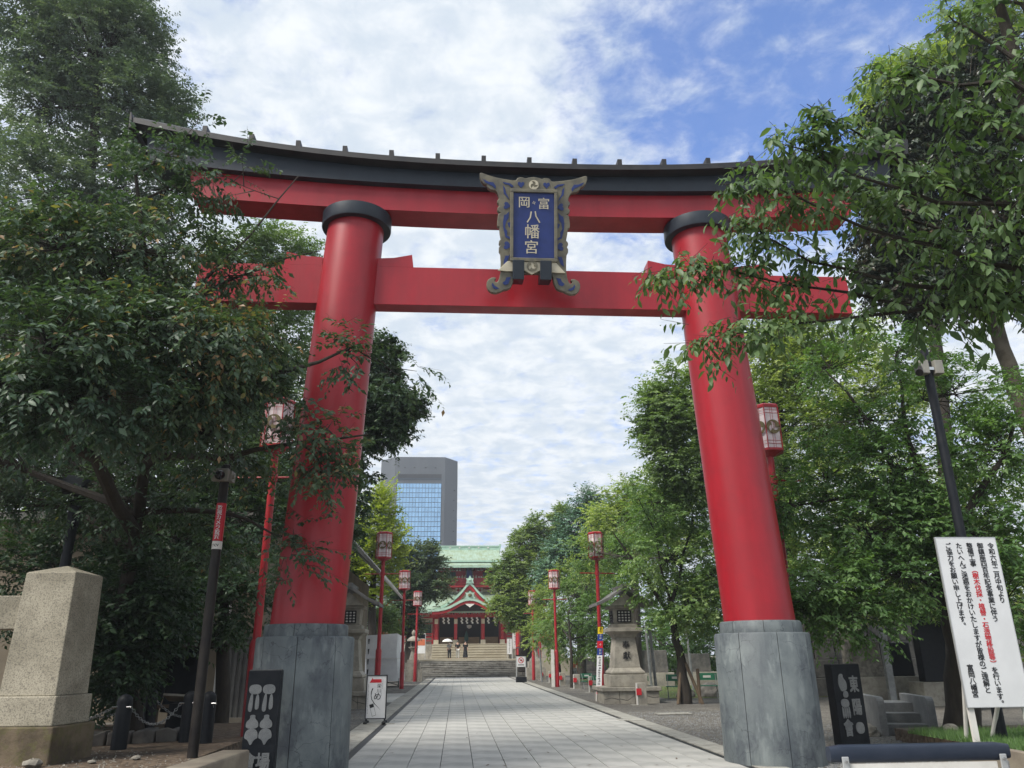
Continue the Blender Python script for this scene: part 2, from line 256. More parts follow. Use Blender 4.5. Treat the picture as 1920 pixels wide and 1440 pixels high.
# ------------------------------------------------------------------ mesh helpers
class MB:
    """collects shapes given in world coordinates; build() links them as one object"""
    def __init__(s, o=(0, 0, 0)): s.v = []; s.f = []; s.o = Vector(o)
    def add(s, vs, fs):
        k = len(s.v); s.v += [tuple(x) for x in vs]; s.f += [tuple(i+k for i in f) for f in fs]; return s
    def box(s, x0, y0, z0, x1, y1, z1, tx=0, ty=0, mtx=None):
        vs = [(x0, y0, z0), (x1, y0, z0), (x1, y1, z0), (x0, y1, z0), (x0+tx, y0+ty, z1), (x1-tx, y0+ty, z1), (x1-tx, y1-ty, z1), (x0+tx, y1-ty, z1)]
        if mtx is not None: vs = [mtx @ Vector(v) for v in vs]
        return s.add(vs, [(0, 3, 2, 1), (4, 5, 6, 7), (0, 1, 5, 4), (1, 2, 6, 5), (2, 3, 7, 6), (3, 0, 4, 7)])
    def tube(s, pts, rad, n=8, cap=True):
        pts = [Vector(p) for p in pts]
        if not hasattr(rad, '__len__'): rad = [rad]*len(pts)
        vs = []; fs = []; prev = None
        for i, p in enumerate(pts):
            d = (pts[min(i+1, len(pts)-1)]-pts[max(i-1, 0)]).normalized()
            a = prev if prev is not None else (Vector((1, 0, 0)) if abs(d.x) < .9 else Vector((0, 1, 0)))
            a = (a-d*a.dot(d)).normalized(); b = d.cross(a); prev = a
            vs += [p+(a*math.cos(2*math.pi*k/n)+b*math.sin(2*math.pi*k/n))*rad[i] for k in range(n)]
        for i in range(len(pts)-1):
            for k in range(n):
                q = (k+1) % n; fs.append((i*n+k, i*n+q, (i+1)*n+q, (i+1)*n+k))
        if cap: fs.append(tuple(range(n-1, -1, -1))); fs.append(tuple((len(pts)-1)*n+k for k in range(n)))
        return s.add(vs, fs)
    def cyl(s, p0, p1, r0, r1=None, n=12): return s.tube([p0, p1], [r0, r0 if r1 is None else r1], n)
    def lathe(s, c, prof, n=12, a0=0, sq=False):
        vs = []; fs = []
        k2 = math.sqrt(2) if sq else 1
        for r, z in prof: vs += [(c[0]+k2*r*math.cos(a0+2*math.pi*k/n), c[1]+k2*r*math.sin(a0+2*math.pi*k/n), c[2]+z) for k in range(n)]
        for i in range(len(prof)-1):
            for k in range(n): q = (k+1) % n; fs.append((i*n+k, i*n+q, (i+1)*n+q, (i+1)*n+k))
        fs.append(tuple(range(n-1, -1, -1))); fs.append(tuple((len(prof)-1)*n+k for k in range(n)))
        return s.add(vs, fs)
    def prism(s, poly, y0, y1, fn=None):
        """polygon of (x,z) extruded along y"""
        n = len(poly); vs = [(x, y0, z) for x, z in poly]+[(x, y1, z) for x, z in poly]
        if fn: vs = [fn(v) for v in vs]
        fs = [tuple(range(n)), tuple(range(2*n-1, n-1, -1))]+[(i, i+n, (i+1) % n+n, (i+1) % n) for i in range(n)]
        return s.add(vs, fs)
    def loft(s, rows):
        """rows of equal length closed sections"""
        n = len(rows[0]); vs = [p for r in rows for p in r]; fs = []
        for i in range(len(rows)-1):
            for k in range(n): q = (k+1) % n; fs.append((i*n+k, i*n+q, (i+1)*n+q, (i+1)*n+k))
        fs.append(tuple(range(n-1, -1, -1))); fs.append(tuple((len(rows)-1)*n+k for k in range(n)))
        return s.add(vs, fs)
    def mesh(s, name, m, smooth=False):
        me = bpy.data.meshes.new(name); o = s.o
        me.from_pydata([(v[0]-o.x, v[1]-o.y, v[2]-o.z) for v in s.v], [], s.f)
        bm = bmesh.new(); bm.from_mesh(me); bmesh.ops.recalc_face_normals(bm, faces=bm.faces)
        bm.to_mesh(me); bm.free()
        me.materials.append(m)
        if smooth:
            me.polygons.foreach_set('use_smooth', [True]*len(me.polygons))
            try: me.set_sharp_from_angle(angle=R(40))
            except Exception: pass
        return me
    def build(s, name, m, parent=None, smooth=False, bevel=0):
        ob = bpy.data.objects.new(name, s.mesh(name, m, smooth)); COL.objects.link(ob)
        if parent is not None: ob.parent = parent
        else: ob.location = s.o
        if bevel:
            b = ob.modifiers.new('bevel', 'BEVEL'); b.width = bevel; b.segments = 2; b.limit_method = 'ANGLE'; b.angle_limit = R(35)
        return ob
def tag(o, label=None, cat=None, group=None, kind=None):
    for k, v in (('label', label), ('category', cat), ('group', group), ('kind', kind)):
        if v: o[k] = v
    return o
def thing(name, loc, label, cat, group=None):
    o = bpy.data.objects.new(name, None); COL.objects.link(o); o.location = loc; o.empty_display_size = .2
    return tag(o, label, cat, group)
def copy_tree(o, parent=None):
    c = o.copy(); COL.objects.link(c); c.parent = parent
    for ch in list(o.children): copy_tree(ch, c)
    return c
def link(name, me, parent, mtx=None):
    ob = bpy.data.objects.new(name, me); COL.objects.link(ob); ob.parent = parent
    if mtx is not None: ob.matrix_local = mtx
    return ob
_glyph = {}
def glyph(ch):
    """vertices and faces of one character, scaled so a kanji fills about one unit, centred"""
    key = ch
    if key in _glyph: return _glyph[key]
    cu = bpy.data.curves.new('glyph', 'FONT'); cu.body = ch; cu.size = 1.0; cu.align_x = 'LEFT'; cu.resolution_u = 2
    ob = bpy.data.objects.new('glyph', cu); COL.objects.link(ob)
    dg = bpy.context.evaluated_depsgraph_get(); dg.update()
    me = bpy.data.meshes.new_from_object(ob.evaluated_get(dg))
    v = np.array([tuple(x.co)[:2] for x in me.vertices]) if len(me.vertices) else np.zeros((0, 2)); f = [tuple(p.vertices) for p in me.polygons]
    bpy.data.objects.remove(ob); bpy.data.curves.remove(cu); bpy.data.meshes.remove(me)
    _glyph[key] = (v, f); return _glyph[key]
_ref = None
def lettering(chars, origin, size, m, parent, o=(0, 0, 0), pitch=1.02, vertical=True, bold=0.0, name='lettering', depth=.003, tilt=None, xs=1.0, rot=0):
    """flat print on a vertical face looking toward -Y; origin = centre of first character"""
    global _ref
    if _ref is None:
        v, _ = glyph('国'); _ref = (v.min(0), v.max(0))
    lo, hi = _ref; em = (hi-lo).max()*1.06; cx = (lo[0]+hi[0])/2; cy = (lo[1]+hi[1])/2
    b = MB(o)
    for i, ch in enumerate(chars):
        v, f = glyph(ch)
        if not len(v): continue
        p = (v-[cx, cy])/em
        if vertical and ch in '（）ー〜': p = np.stack([p[:, 1], -p[:, 0]], 1)
        if vertical and ch in '。、': p = p+[.55, .55]
        if rot: p = p @ np.array([[math.cos(rot), math.sin(rot)], [-math.sin(rot), math.cos(rot)]])
        p = p*size*[xs, 1]
        ox, oz = (0, -i*pitch*size) if vertical else (i*pitch*size, 0)
        for k, (bx, bz) in enumerate([(0, 0)] if bold <= 0 else [(-1, 0), (1, 0)] if bold < .015 else [(-1, -1), (1, 1), (-1, 1), (1, -1)]):
            vs = [Vector((origin[0]+ox+q[0]+bx*bold*size, origin[1]-depth-.0004*k, origin[2]+oz+q[1]+bz*bold*size)) for q in p]
            if tilt: vs = [tilt(q) for q in vs]
            b.add(vs, f)
    return b.build(name, m, parent)
def tomoe(b, c, r, y, fn=None, flip=1):
    """three-comma crest, flat, facing -Y"""
    for k in range(3):
        a0 = 2*math.pi*k/3+.5; pts = []
        for i in range(13):
            a = a0-.55+i/12*2.45; pts.append((r*.96, a))
        for i in range(12, -1, -1):
            u = i/12; a = a0-.55+u*2.45
            rr = r*(.16+.74*u**.75) if u > .12 else r*(.16+.3*(1-u/.12)); pts.append((rr, a))
        poly = [(c[0]+flip*q*math.cos(a), c[2]+q*math.sin(a)) for q, a in pts]
        b.prism(poly, y, y-.012, fn)
    return b

def print_marks(n, origin, size, m, parent, o, pitch=1.0, seed=1, step=None):
    """small print too fine to read: short irregular strokes down a column"""
    r = random.Random(seed); b = MB(o); x, y, z = origin
    for i in range(n):
        ox, oy, oz = (0, 0, -i*pitch*size) if step is None else tuple(q*i for q in step)
        for k in range(4):
            w, h = (r.uniform(.25, .42), .05) if k % 2 else (.05, r.uniform(.2, .4)); cx, cz = r.uniform(-.2, .2), r.uniform(-.25, .25)
            b.add([(x+ox+(cx+sx*w)*size, y+oy-.003-.0004*k, z+oz+(cz+sz*h)*size) for sx, sz in ((-1, -1), (1, -1), (1, 1), (-1, 1))], [(0, 1, 2, 3)])
    return b.build('lettering', m, parent)
# ------------------------------------------------------------------ ground, path, terrace
g = MB(); g.add([(-500, -60, -.03), (500, -60, -.03), (500, 800, -.03), (-500, 800, -.03)], [(0, 1, 2, 3)])
tag(g.build('ground', M['ground']), 'grey gravel ground on both sides of the paved approach', 'ground', kind='structure')
b = MB(); b.add([(8.4, 33, -.022), (34, 31, -.022), (34, 66, -.022), (8.6, 62, -.022)], [(0, 1, 2, 3)])
tag(b.build('lawn', M['lawn']), 'patchy green lawn behind the folding chairs on the right', 'lawn', kind='structure')

# path: individual slabs on a dark bed
X0, X1, NC = -1.79, 4.40, 12
cw = (X1-X0)/NC; SL = 1.0
bed = MB(); bed.add([(-2.55, 6, -.016), (5.02, 6, -.016), (5.02, 72, -.016), (-2.55, 72, -.016)], [(0, 1, 2, 3)])
path = bed.build('path', M['joint']); tag(path, 'pale stone paved approach running straight to the shrine steps', 'path', kind='structure')
sm = MB(); sm.box(-cw/2+.006, -SL/2+.0002, -.05, cw/2-.006, SL/2-.0002, 0)
slab_me = sm.mesh('slab', M['slab'])
far = MB(); rows0 = 10.5
stag = [random.Random(i*7+1).uniform(-.45, .45) for i in range(NC)]
for i in range(NC):
    for j in range(62):
        y = rows0+(j+stag[i])*SL; x = X0+(i+.5)*cw
        if y > 71.8: continue
        z = -.001*(i % 2)
        if j < 25:
            o = link('slab', slab_me, path, Matrix.Translation((x, y, z)) @ Matrix.Rotation(random.gauss(0, .0006), 4, 'X'))
        else:
            far.box(x-cw/2+.006, y-SL/2+.0002, -.05, x+cw/2-.006, min(y+SL/2-.0002, 71.9), z)
o = far.build('far_slabs', M['slab_far'], path); o['kind'] = 'stuff'
near = MB(); near.box(X0, 6, -.05, X1, 9.5, -.003)
near.build('front_slab', M['slab'], path)
# edge bands beyond the drain slots
for nm, xa, xb in (('edge_stone', -2.48, -1.94), ('edge_stone', 4.53, 4.98)):
    me = MB(); me.box(xa, -.745, -.05, xb, .745, .004); me = me.mesh('edge_stone', M['kerb'])
    y = 7.5
    while y < 71:
        link(nm, me, path, Matrix.Translation((random.uniform(-.004, .004), y, random.uniform(-.003, .004)))); y += 1.5
for x in (-1.865, 4.465):
    d = MB(); d.box(x-.07, 6, -.045, x+.07, 72, -.012); d.build('drain_slot', M['ink'], path)
d = MB(); d.box(-2.30, 21.95, -.02, -1.60, 22.25, .008); d.build('drain_cover', M['kerb'], path)
d = MB(); d.box(4.3, 21.9, -.02, 5.0, 22.4, .008); d.build('drain_cover', M['kerb'], path)
b = MB((0, 0, 0)); b.box(-9, 32.5, -.02, -2.5, 40.5, .004)
tag(b.build('side_path', M['slab_far']), 'paved side path leaving the approach to the left', 'path', kind='structure')
b = MB((6.35, 24.1, 0)); b.box(5.85, 23.9, -.02, 6.85, 24.4, .012)
tag(b.build('manhole_slab', M['kerb'], None, bevel=.005), 'flat pale stone slab set in the gravel on the right', 'slab')

# terrace and stairs
b = MB(); b.box(-30, 76.0, -.1, 33, 110, 1.48)
tag(b.build('terrace', M['step_clean']), 'raised stone terrace in front of the shrine', 'terrace', kind='structure')
st = thing('stone_stairs', (1.2, 72.2, 0), 'wide weathered stone stairs rising from the path to the terrace', 'stairs')
zs = [0]
for k in range(10):
    y = 72.2+k*.38+(0.5 if k >= 3 else 0); z = .148*(k+1)
    b = MB((1.2, 72.2, 0)); b.box(-4.2, y+.035, z-.35, 6.05, 76.6, z-.052); b.box(-4.2, y, z-.05, 6.05, y+.5, z); b.build('step', M['step_stone'], st, bevel=.015)
    b = MB((1.2, 72.2, 0)); b.box(-4.2, y+.012, z-.155, 6.05, y+.05, z-.130)
for sx in (-4.75, 6.1):
    b = MB((1.2, 72.2, 0)); b.box(sx, 71.9, -.1, sx+.5, 76.6, 1.2, 0, 0); b.build('side_wall', M['lantern_stone'], st, bevel=.02)
st = thing('shrine_steps', (1.3, 84, 1.48), 'pale clean stone steps directly below the shrine porch', 'stairs')
for k in range(6):
    b = MB((1.3, 84, 1.48)); b.box(-2.6, 83.64+k*.36, 1.3+.25*k, 5.3, 86.9, 1.40+.25*(k+1)); b.box(-2.6, 83.6+k*.36, 1.402+.25*(k+1), 5.3, 84.1+k*.36, 1.48+.25*(k+1)); b.build('step', M['step_clean'], st, bevel=.012)

# left raised bed and its concrete kerb
b = MB()
poly = [(-3.2, 8.8), (-3.0, 11.78), (-3.80, 12.62), (-3.80, 19.6), (-30, 19.6), (-30, 9.0)]
b.add([(x, y, .25) for x, y in poly]+[(x, y, -.1) for x, y in poly], [tuple(range(6))]+[(i, i+6, (i+1) % 6+6, (i+1) % 6) for i in range(6)])
tag(b.build('planting_bed', M['dirt']), 'bare earth planting bed on the left around the stone gatepost', 'planting bed', kind='structure')
b = MB((-3.3, 10.9, 0))
q = [(-2.80, 11.80), (-3.18, 11.80), (-3.42, 9.0), (-3.02, 9.0)]
b.add([(x, y, -.1) for x, y in q]+[(x, y, .45) for x, y in q], [(0, 1, 2, 3), (4, 5, 6, 7)]+[(k, (k+1) % 4, (k+1) % 4+4, k+4) for k in range(4)])
tag(b.build('concrete_kerb', M['concrete'], None, bevel=.03), 'low concrete kerb block in front of the left black stele', 'kerb')

# right raised bed with grass
poly = [(8.35, 12.2), (8.75, 16.3), (13, 16.6), (40, 16.6), (40, 10.5), (8.35, 10.5)]
b = MB(); b.add([(x, y, .19) for x, y in poly]+[(x, y, -.1) for x, y in poly], [tuple(range(6))]+[(i, i+6, (i+1) % 6+6, (i+1) % 6) for i in range(6)])
tag(b.build('grass_bed', M['dirt']), 'low earth bank with grass under the white notice board', 'bank', kind='structure')
kb = thing('bed_kerb', (8.3, 11.5, 0), 'weathered concrete kerb holding the grass bank on the right', 'kerb')
for k in range(4):
    b = MB((8.3, 11.5, 0)); b.box(8.17, 9.6+k*.9, -.1, 8.33, 10.49+k*.9, .23); b.build('kerb_block', M['concrete'], kb, bevel=.012)
def grass(n, fx, fy, z, hmin, hmax, seed, name, label):
    r = np.random.default_rng(seed); x = fx(r, n); y = fy(r, n); a = r.uniform(0, 6.28, n); h = r.uniform(hmin, hmax, n); w = r.uniform(.004, .008, n)
    lx, ly = r.normal(0, .35, n)*h, r.normal(0, .35, n)*h
    V = np.zeros((n, 3, 3)); V[:, 0] = np.stack([x-np.cos(a)*w, y-np.sin(a)*w, np.full(n, z)], 1); V[:, 1] = np.stack([x+np.cos(a)*w, y+np.sin(a)*w, np.full(n, z)], 1)
    V[:, 2] = np.stack([x+lx, y+ly, z+h], 1)
    me = bpy.data.meshes.new(name); me.vertices.add(3*n); me.vertices.foreach_set('co', V.ravel()); me.loops.add(3*n); me.loops.foreach_set('vertex_index', np.arange(3*n))
    me.polygons.add(n); me.polygons.foreach_set('loop_start', np.arange(0, 3*n, 3)); me.update()
    at = me.attributes.new('tint', 'FLOAT', 'FACE'); at.data.foreach_set('value', r.uniform(0, 1, n)); me.materials.append(LEAF['cherry'] if 'bank' in label else LEAF['mid'])
    ob = bpy.data.objects.new(name, me); COL.objects.link(ob); tag(ob, label, 'grass', kind='stuff')
grass(16000, lambda r, n: 8.4+np.abs(r.normal(0, 1.6, n)), lambda r, n: r.uniform(11.5, 15.2, n), .19, .05, .16, 3, 'grass', 'bright grass tufts on the bank below the white notice board')
grass(9000, lambda r, n: r.uniform(8.8, 24, n), lambda r, n: r.uniform(34, 60, n), -.022, .04, .12, 4, 'grass', 'short grass of the lawn behind the folding chairs')

# gravel grains and bits lying about
def scatter(name, label, mt, pts, smin, smax, seed):
    r = np.random.default_rng(seed); b = MB()
    for x, y, z in pts:
        s = r.uniform(smin, smax); a = r.uniform(0, 6.28)
        q = [(x+s*math.cos(a+k*2.09)*r.uniform(.6, 1.2), y+s*math.sin(a+k*2.09)*r.uniform(.6, 1.2), z) for k in range(3)]
        b.add(q+[(x, y, z+s*r.uniform(.4, .9))], [(0, 1, 3), (1, 2, 3), (2, 0, 3)])
    return tag(b.build(name, mt), label, 'gravel', kind='stuff')
pts = [(random.uniform(5.05, 9.0), 12.5+13*random.random()**1.3, -.03) for _ in range(5200)]
scatter('gravel', 'loose grey gravel right of the paved approach', M['grey_stone'], pts, .012, .03, 5)
pts = [(random.uniform(-4.2, -2.5), random.uniform(14, 30), -.03) for _ in range(2200)]
scatter('gravel', 'loose grey gravel left of the paved approach', M['grey_stone'], pts, .012, .03, 6)
pts = [(random.uniform(-7.5, -2.9), random.uniform(11.3, 14.6), .25) for _ in range(900)]
pts = [p for p in pts if p[1] < 19 and not (p[0] > -2.6-(p[1]-11.35)*.95)]
scatter('debris', 'pebbles and dry scraps on the earth around the gatepost', M['rock_pale'], pts, .008, .028, 8)
for k, (x, y, s, lb) in enumerate(((-5.75, 12.02, .13, 'pale curled stone lying at the foot of the granite gatepost'), (-4.62, 12.7, .07, 'small pale stone on the earth left of the camera pole'),
                        (-5.1, 12.35, .06, 'small round pebble on the earth beside the gatepost base'))):
    b = MB((x, y, .25)); r = random.Random(k)
    b.lathe((x, y, .25), [(s*.7, 0), (s*1.0, s*.3), (s*.75, s*.65), (s*.2, s*.8)], 9)
    b.v = [(v[0]+r.uniform(-.2, .2)*s, v[1]+r.uniform(-.2, .2)*s, v[2]+max(0, r.uniform(-.1, .15)*s)) for v in b.v]
    tag(b.build('stone', M['rock_pale'], None, True), lb, 'stone')
r = random.Random(5)
lf = MB(); lf.add([(-.045, 0, .0), (0, -.02, .008), (.05, .0, .014), (0, .02, .01)], [(0, 1, 2, 3)]); lf = lf.mesh('fallen_leaf', M['wood_post'])
for k in range(48):
    o = link('fallen_leaf', lf, None, Matrix.Translation((r.uniform(-1.7, 4.4), 12.8+r.random()**2*22, .004)) @ Matrix.Rotation(r.uniform(0, 6.28), 4, 'Z'))
    tag(o, 'dry brown leaf lying on the stone paving', 'leaf', 'fallen leaves on the path')

# ------------------------------------------------------------------ torii
TC = 1.33; TY = 13.35
to = thing('torii_gate', (TC, TY, 0), 'giant red torii gate with black top lintel over the approach', 'torii gate')
O = (TC, TY, 0)
def arc_panel(cx, cy, r0, r1, z0, z1, a0, a1, rin, n=5, name='base_panel', parent=None):
    b = MB(O); vs = []
    for z, r in ((z0, r0), (z1-.03, r1), (z1, r1-.025)):
        for i in range(n+1):
            a = a0+(a1-a0)*i/n; vs.append((cx+r*math.cos(a), cy+r*math.sin(a), z))
    for z in (z0, z1):
        for i in range(n+1):
            a = a0+(a1-a0)*i/n; vs.append((cx+rin*math.cos(a), cy+rin*math.sin(a), z))
    m = n+1; fs = []
    for l in (0, 1):
        fs += [(l*m+i, l*m+i+1, (l+1)*m+i+1, (l+1)*m+i) for i in range(n)]
    fs += [(2*m+i, 2*m+i+1, 4*m+i+1, 4*m+i) for i in range(n)]
    fs += [(0, m, 2*m, 4*m, 3*m), (n, m+n, 2*m+n, 4*m+n, 3*m+n)]
    b.add(vs, fs); return b.build(name, M['base_stone'], parent, True)
for s in (-1, 1):
    bx, txx = TC+s*3.78, TC+s*3.395
    core = MB(O); core.lathe((bx, TY, 0), [(.74, -.1), (.73, 1.925), (.60, 1.93), (.60, 2.11)], 24)
    base = core.build('pillar_base', M['joint'], to, True)
    for k in range(8):
        a0 = R(-88.6 if s < 0 else -137.9)+k*math.pi/4; arc_panel(bx, TY, .79, .775, -.05, 1.94, a0+.006, a0+math.pi/4-.006, .70, n=9, parent=base)
    for k in range(8):
        a0 = k*math.pi/4+.3*s+.2; arc_panel(bx, TY, .67, .665, 1.942, 2.13, a0+.006, a0+math.pi/4-.006, .58, n=9, name='collar_panel', parent=base)
    rows = [2.0, 2.2]+[2.2+7.55*i/8 for i in range(1, 9)]
    b = MB(O); b.tube([(bx+(txx-bx)*(z-2)/7.75, TY, z) for z in rows], [.585-.05*(z-2)/7.75 for z in rows], 48)
    pil = b.build('pillar', M['red'], to, True)
    b = MB(O); b.lathe((txx, TY, 0), [(.56, 9.47), (.655, 9.475), (.665, 9.5), (.665, 9.745), (.64, 9.755)], 48); b.build('pillar_ring', M['black'], pil, True)
def curve_beam(name, m, x0, x1, y0, y1, zb, zt, n=40, parent=to, endlean=0.0):
    b = MB(O); rows = []
    for i in range(n+1):
        x = x0+(x1-x0)*i/n; u = abs(x-TC); rows.append([(x, y0, zb(u)), (x, y1, zb(u)), (x, y1, zt(u)), (x, y0, zt(u))])
    if endlean:
        rows[0] = [(p[0]-(endlean if k > 1 else 0), p[1], p[2]) for k, p in enumerate(rows[0])]; rows[-1] = [(p[0]+(endlean if k > 1 else 0), p[1], p[2]) for k, p in enumerate(rows[-1])]
    b.loft(rows); return b.build(name, m, parent)
rise = lambda u: .0056*u**2.4
curve_beam('lower_lintel', M['red'], TC-6.5, TC+6.5, 13.05, 13.65, lambda u: 9.75+.0035*u**2.2, lambda u: 10.245+.0046*u**2.22, endlean=.1)
curve_beam('top_lintel', M['black'], TC-7.35, TC+7.35, 12.90, 13.80, lambda u: 10.25+.0046*u**2.22, lambda u: 10.60+rise(u), endlean=.12)
b = MB(O); rows = []
for i in range(49):
    x = TC-7.66+15.32*i/48; u = abs(x-TC); h = rise(u)
    rows.append([(x, 12.68, 10.585+h), (x, 12.84, 10.565+h), (x, 13.86, 10.565+h), (x, 14.02, 10.585+h), (x, 14.02, 10.70+h), (x, 13.45, 11.10+h), (x, 13.25, 11.10+h), (x, 12.68, 10.70+h)])
b.loft(rows); cap = b.build('roof_cap', M['cap'], to)
for s in (-1, 1):
    x = TC+s*7.68; h = rise(7.66); b = MB(O)
    b.prism([(x-.03, 10.45+h), (x+.03, 10.45+h), (x+.06*s+.03, 10.80+h), (x+.02*s-.03, 10.80+h)], 12.66, 14.04); b.build('end_board', M['cap'], cap)
for k in range(-7, 8):
    x = TC+.925*k; h = rise(abs(x-TC)); b = MB(O); b.box(x-.045, 13.12, 11.0+h, x+.045, 13.58, 11.145+h); b.build('ridge_block', M['cap'], cap)
b = MB(O); b.box(TC-6.25, 13.18, 7.83, TC+6.25, 13.52, 8.62); b.build('tie_beam', M['red'], to, bevel=.006)
for s in (-1, 1):
    px = TC+s*3.47
    for t in (-1, 1):
        xi, xo = px+t*.50, px+t*1.18
        b = MB(O); b.prism([(xi, 8.62), (xo+t*.03, 8.62), (xo, 8.885), (xi+(xo-xi)*.5, 8.81), (xi, 8.79)], 13.18, 13.52); b.build('wedge', M['red'], to)

# ------------------------------------------------------------------ name plaque hanging on the gate
PC = Vector((1.32, 12.78, 7.90)); PS = .00229; TILT = math.atan2(.52, 2.35)
pq = thing('name_plaque', PC, 'blue shrine name plaque in an ornate gilt frame on the torii', 'plaque')
def pt(cx, cy): return ((cx-720)*PS+PC.x, (1240-cy)*PS)
def pfn(v):
    # (x, depth toward viewer as -y, height) -> tilted forward about the bottom
    c, s_ = math.cos(TILT), math.sin(TILT); h, d = v[2], v[1]
    return (v[0], PC.y-h*s_+d*c, PC.z+h*c+d*s_)
half = [(720, 252), (760, 258), (790, 268), (808, 258), (830, 257), (852, 264), (866, 285), (890, 287), (960, 278), (1030, 266), (1090, 250), (1150, 228), (1163, 234), (1164, 262), (1150, 300), (1128, 325), (1105, 330), (1100, 352), (1075, 372), (1040, 378), (1022, 392),
        (1010, 420), (1004, 445), (1018, 462), (1019, 480), (1006, 494), (1003, 510), (1017, 524), (1017, 545), (1002, 560), (990, 566), (1010, 575), (1018, 640), (1017, 678), (1000, 684), (996, 730), (986, 785), (1001, 800), (1003, 820), (992, 838), (1002, 856), (1002, 884), (990, 905), (986, 960), (986, 1040),
        (995, 1100), (1006, 1132), (1018, 1146), (1030, 1142), (1036, 1128), (1022, 1116), (1030, 1104), (1058, 1106), (1085, 1122), (1098, 1145), (1100, 1176), (1088, 1208), (1062, 1230), (1025, 1236), (985, 1222), (960, 1208), (935, 1204), (905, 1188), (895, 1165), (884, 1140), (878, 1100), (866, 1074), (800, 1070), (720, 1066)]
poly = [pt(x, y) for x, y in half]+[pt(1440-x, y) for x, y in reversed(half[1:-1])]
b = MB(PC); b.prism(poly, 0, .13, pfn); fr = b.build('frame', M['gilt'], pq, bevel=.012)
ins = [[(1030, 345), (1052, 312), (1090, 308), (1135, 288), (1118, 314), (1085, 330), (1055, 345), (1036, 368)], [(885, 338), (915, 316), (975, 306), (960, 322), (925, 330), (900, 352)], [(972, 335), (966, 400), (950, 420), (922, 455), (930, 430), (948, 400), (955, 360)],
       [(922, 555), (945, 580), (962, 586), (970, 640), (968, 690), (950, 770), (905, 792), (915, 770), (938, 755), (936, 720), (955, 690), (945, 640), (925, 610)], [(903, 620), (915, 645), (935, 650), (925, 680), (905, 700)],
       [(905, 900), (922, 925), (948, 925), (960, 960), (965, 1005), (940, 985), (925, 950)], [(903, 1100), (940, 1106), (948, 1130), (972, 1150), (955, 1168), (925, 1160)], [(1000, 1196), (1040, 1172), (1050, 1150), (1058, 1170), (1045, 1195), (1020, 1204)]]
def heart(cx, cy, r, a):
    out = []
    for i in range(14):
        t = 2*math.pi*i/14; x = .95*math.sin(t)**3; y = (13*math.cos(t)-5*math.cos(2*t)-2*math.cos(3*t)-math.cos(4*t))/16
        out.append((cx+r*(x*math.cos(a)-y*math.sin(a)), cy-r*(x*math.sin(a)+y*math.cos(a))))
    return out
ins += [heart(825, 322, 30, 0), heart(940, 505, 33, -1.4), heart(935, 840, 36, -1.4)]
for p in ins:
    for mirror in (0, 1):
        b = MB(PC); b.prism([pt(1440-x if mirror else x, y) for x, y in p], 0, -.012, pfn); b.build('inset', M['plaque_blue'], pq)
def rect(x0, y0, x1, y1): return [pt(x0, y0), pt(x1, y0), pt(x1, y1), pt(x0, y1)]
for r4 in ((527, 368, 912, 396), (527, 945, 912, 975), (527, 396, 553, 945), (886, 396, 912, 945)):
    b = MB(PC); b.prism(rect(*r4), 0, -.07, pfn); b.build('border', M['gilt'], pq, bevel=.01)
b = MB(PC); b.prism(rect(553, 396, 886, 945), 0, -.03, pfn); b.build('panel', M['plaque_blue'], pq)
def ptilt(v): return Vector(pfn((v.x, v.y, v.z)))
for ch, cx, cy, sz in (('富', 800, 487, 95), ('岡', 640, 478, 95), ('々', 720, 482, 34), ('八', 716, 600, 108), ('幡', 705, 725, 118), ('宮', 700, 855, 112)):
    x, z = pt(cx, cy); b = lettering(ch, (x, -.034, z), sz*PS, M['gilt_light'], pq, o=PC, tilt=ptilt, bold=.009, depth=0.012)
b = MB(PC); x, z = pt(720, 322); tomoe(b, (x, 0, z), 42*PS, 0, pfn); b.build('crest', M['gilt_light'], pq)
b = MB(PC); b.prism([pt(720+46*math.cos(a/8*math.pi), 322+46*math.sin(a/8*math.pi)) for a in range(16)], .0, -.004, pfn); b.build('crest_ground', M['gilt'], pq)
b = MB(PC); b.prism([pt(*q) for q in ((640, 978), (772, 978), (775, 1045), (735, 1062), (703, 1082), (670, 1062), (638, 1045))], 0, -.05, pfn); b.build('crest_plate', M['gilt_light'], pq, bevel=.006)
b = MB(PC); x, z = pt(706, 1012); tomoe(b, (x, 0, z), 46*PS, -.052, pfn); b.build('crest', M['gilt'], pq)
for p in ([(428, 1052), (505, 975), (552, 968), (552, 1056), (500, 1058)], [(864, 968), (900, 978), (978, 1062), (900, 1062), (864, 1058)]):
    b = MB(PC); b.prism([pt(*q) for q in p], 0, -.04, pfn); b.build('corner_trim', M['gilt_light'], pq, bevel=.006)
for x0, x1 in ((548, 640), (770, 862)):
    b = MB(PC); b.prism(rect(x0, 968, x1, 1128), .30, -.10, pfn); b.build('bracket', M['black'], pq, bevel=.01)

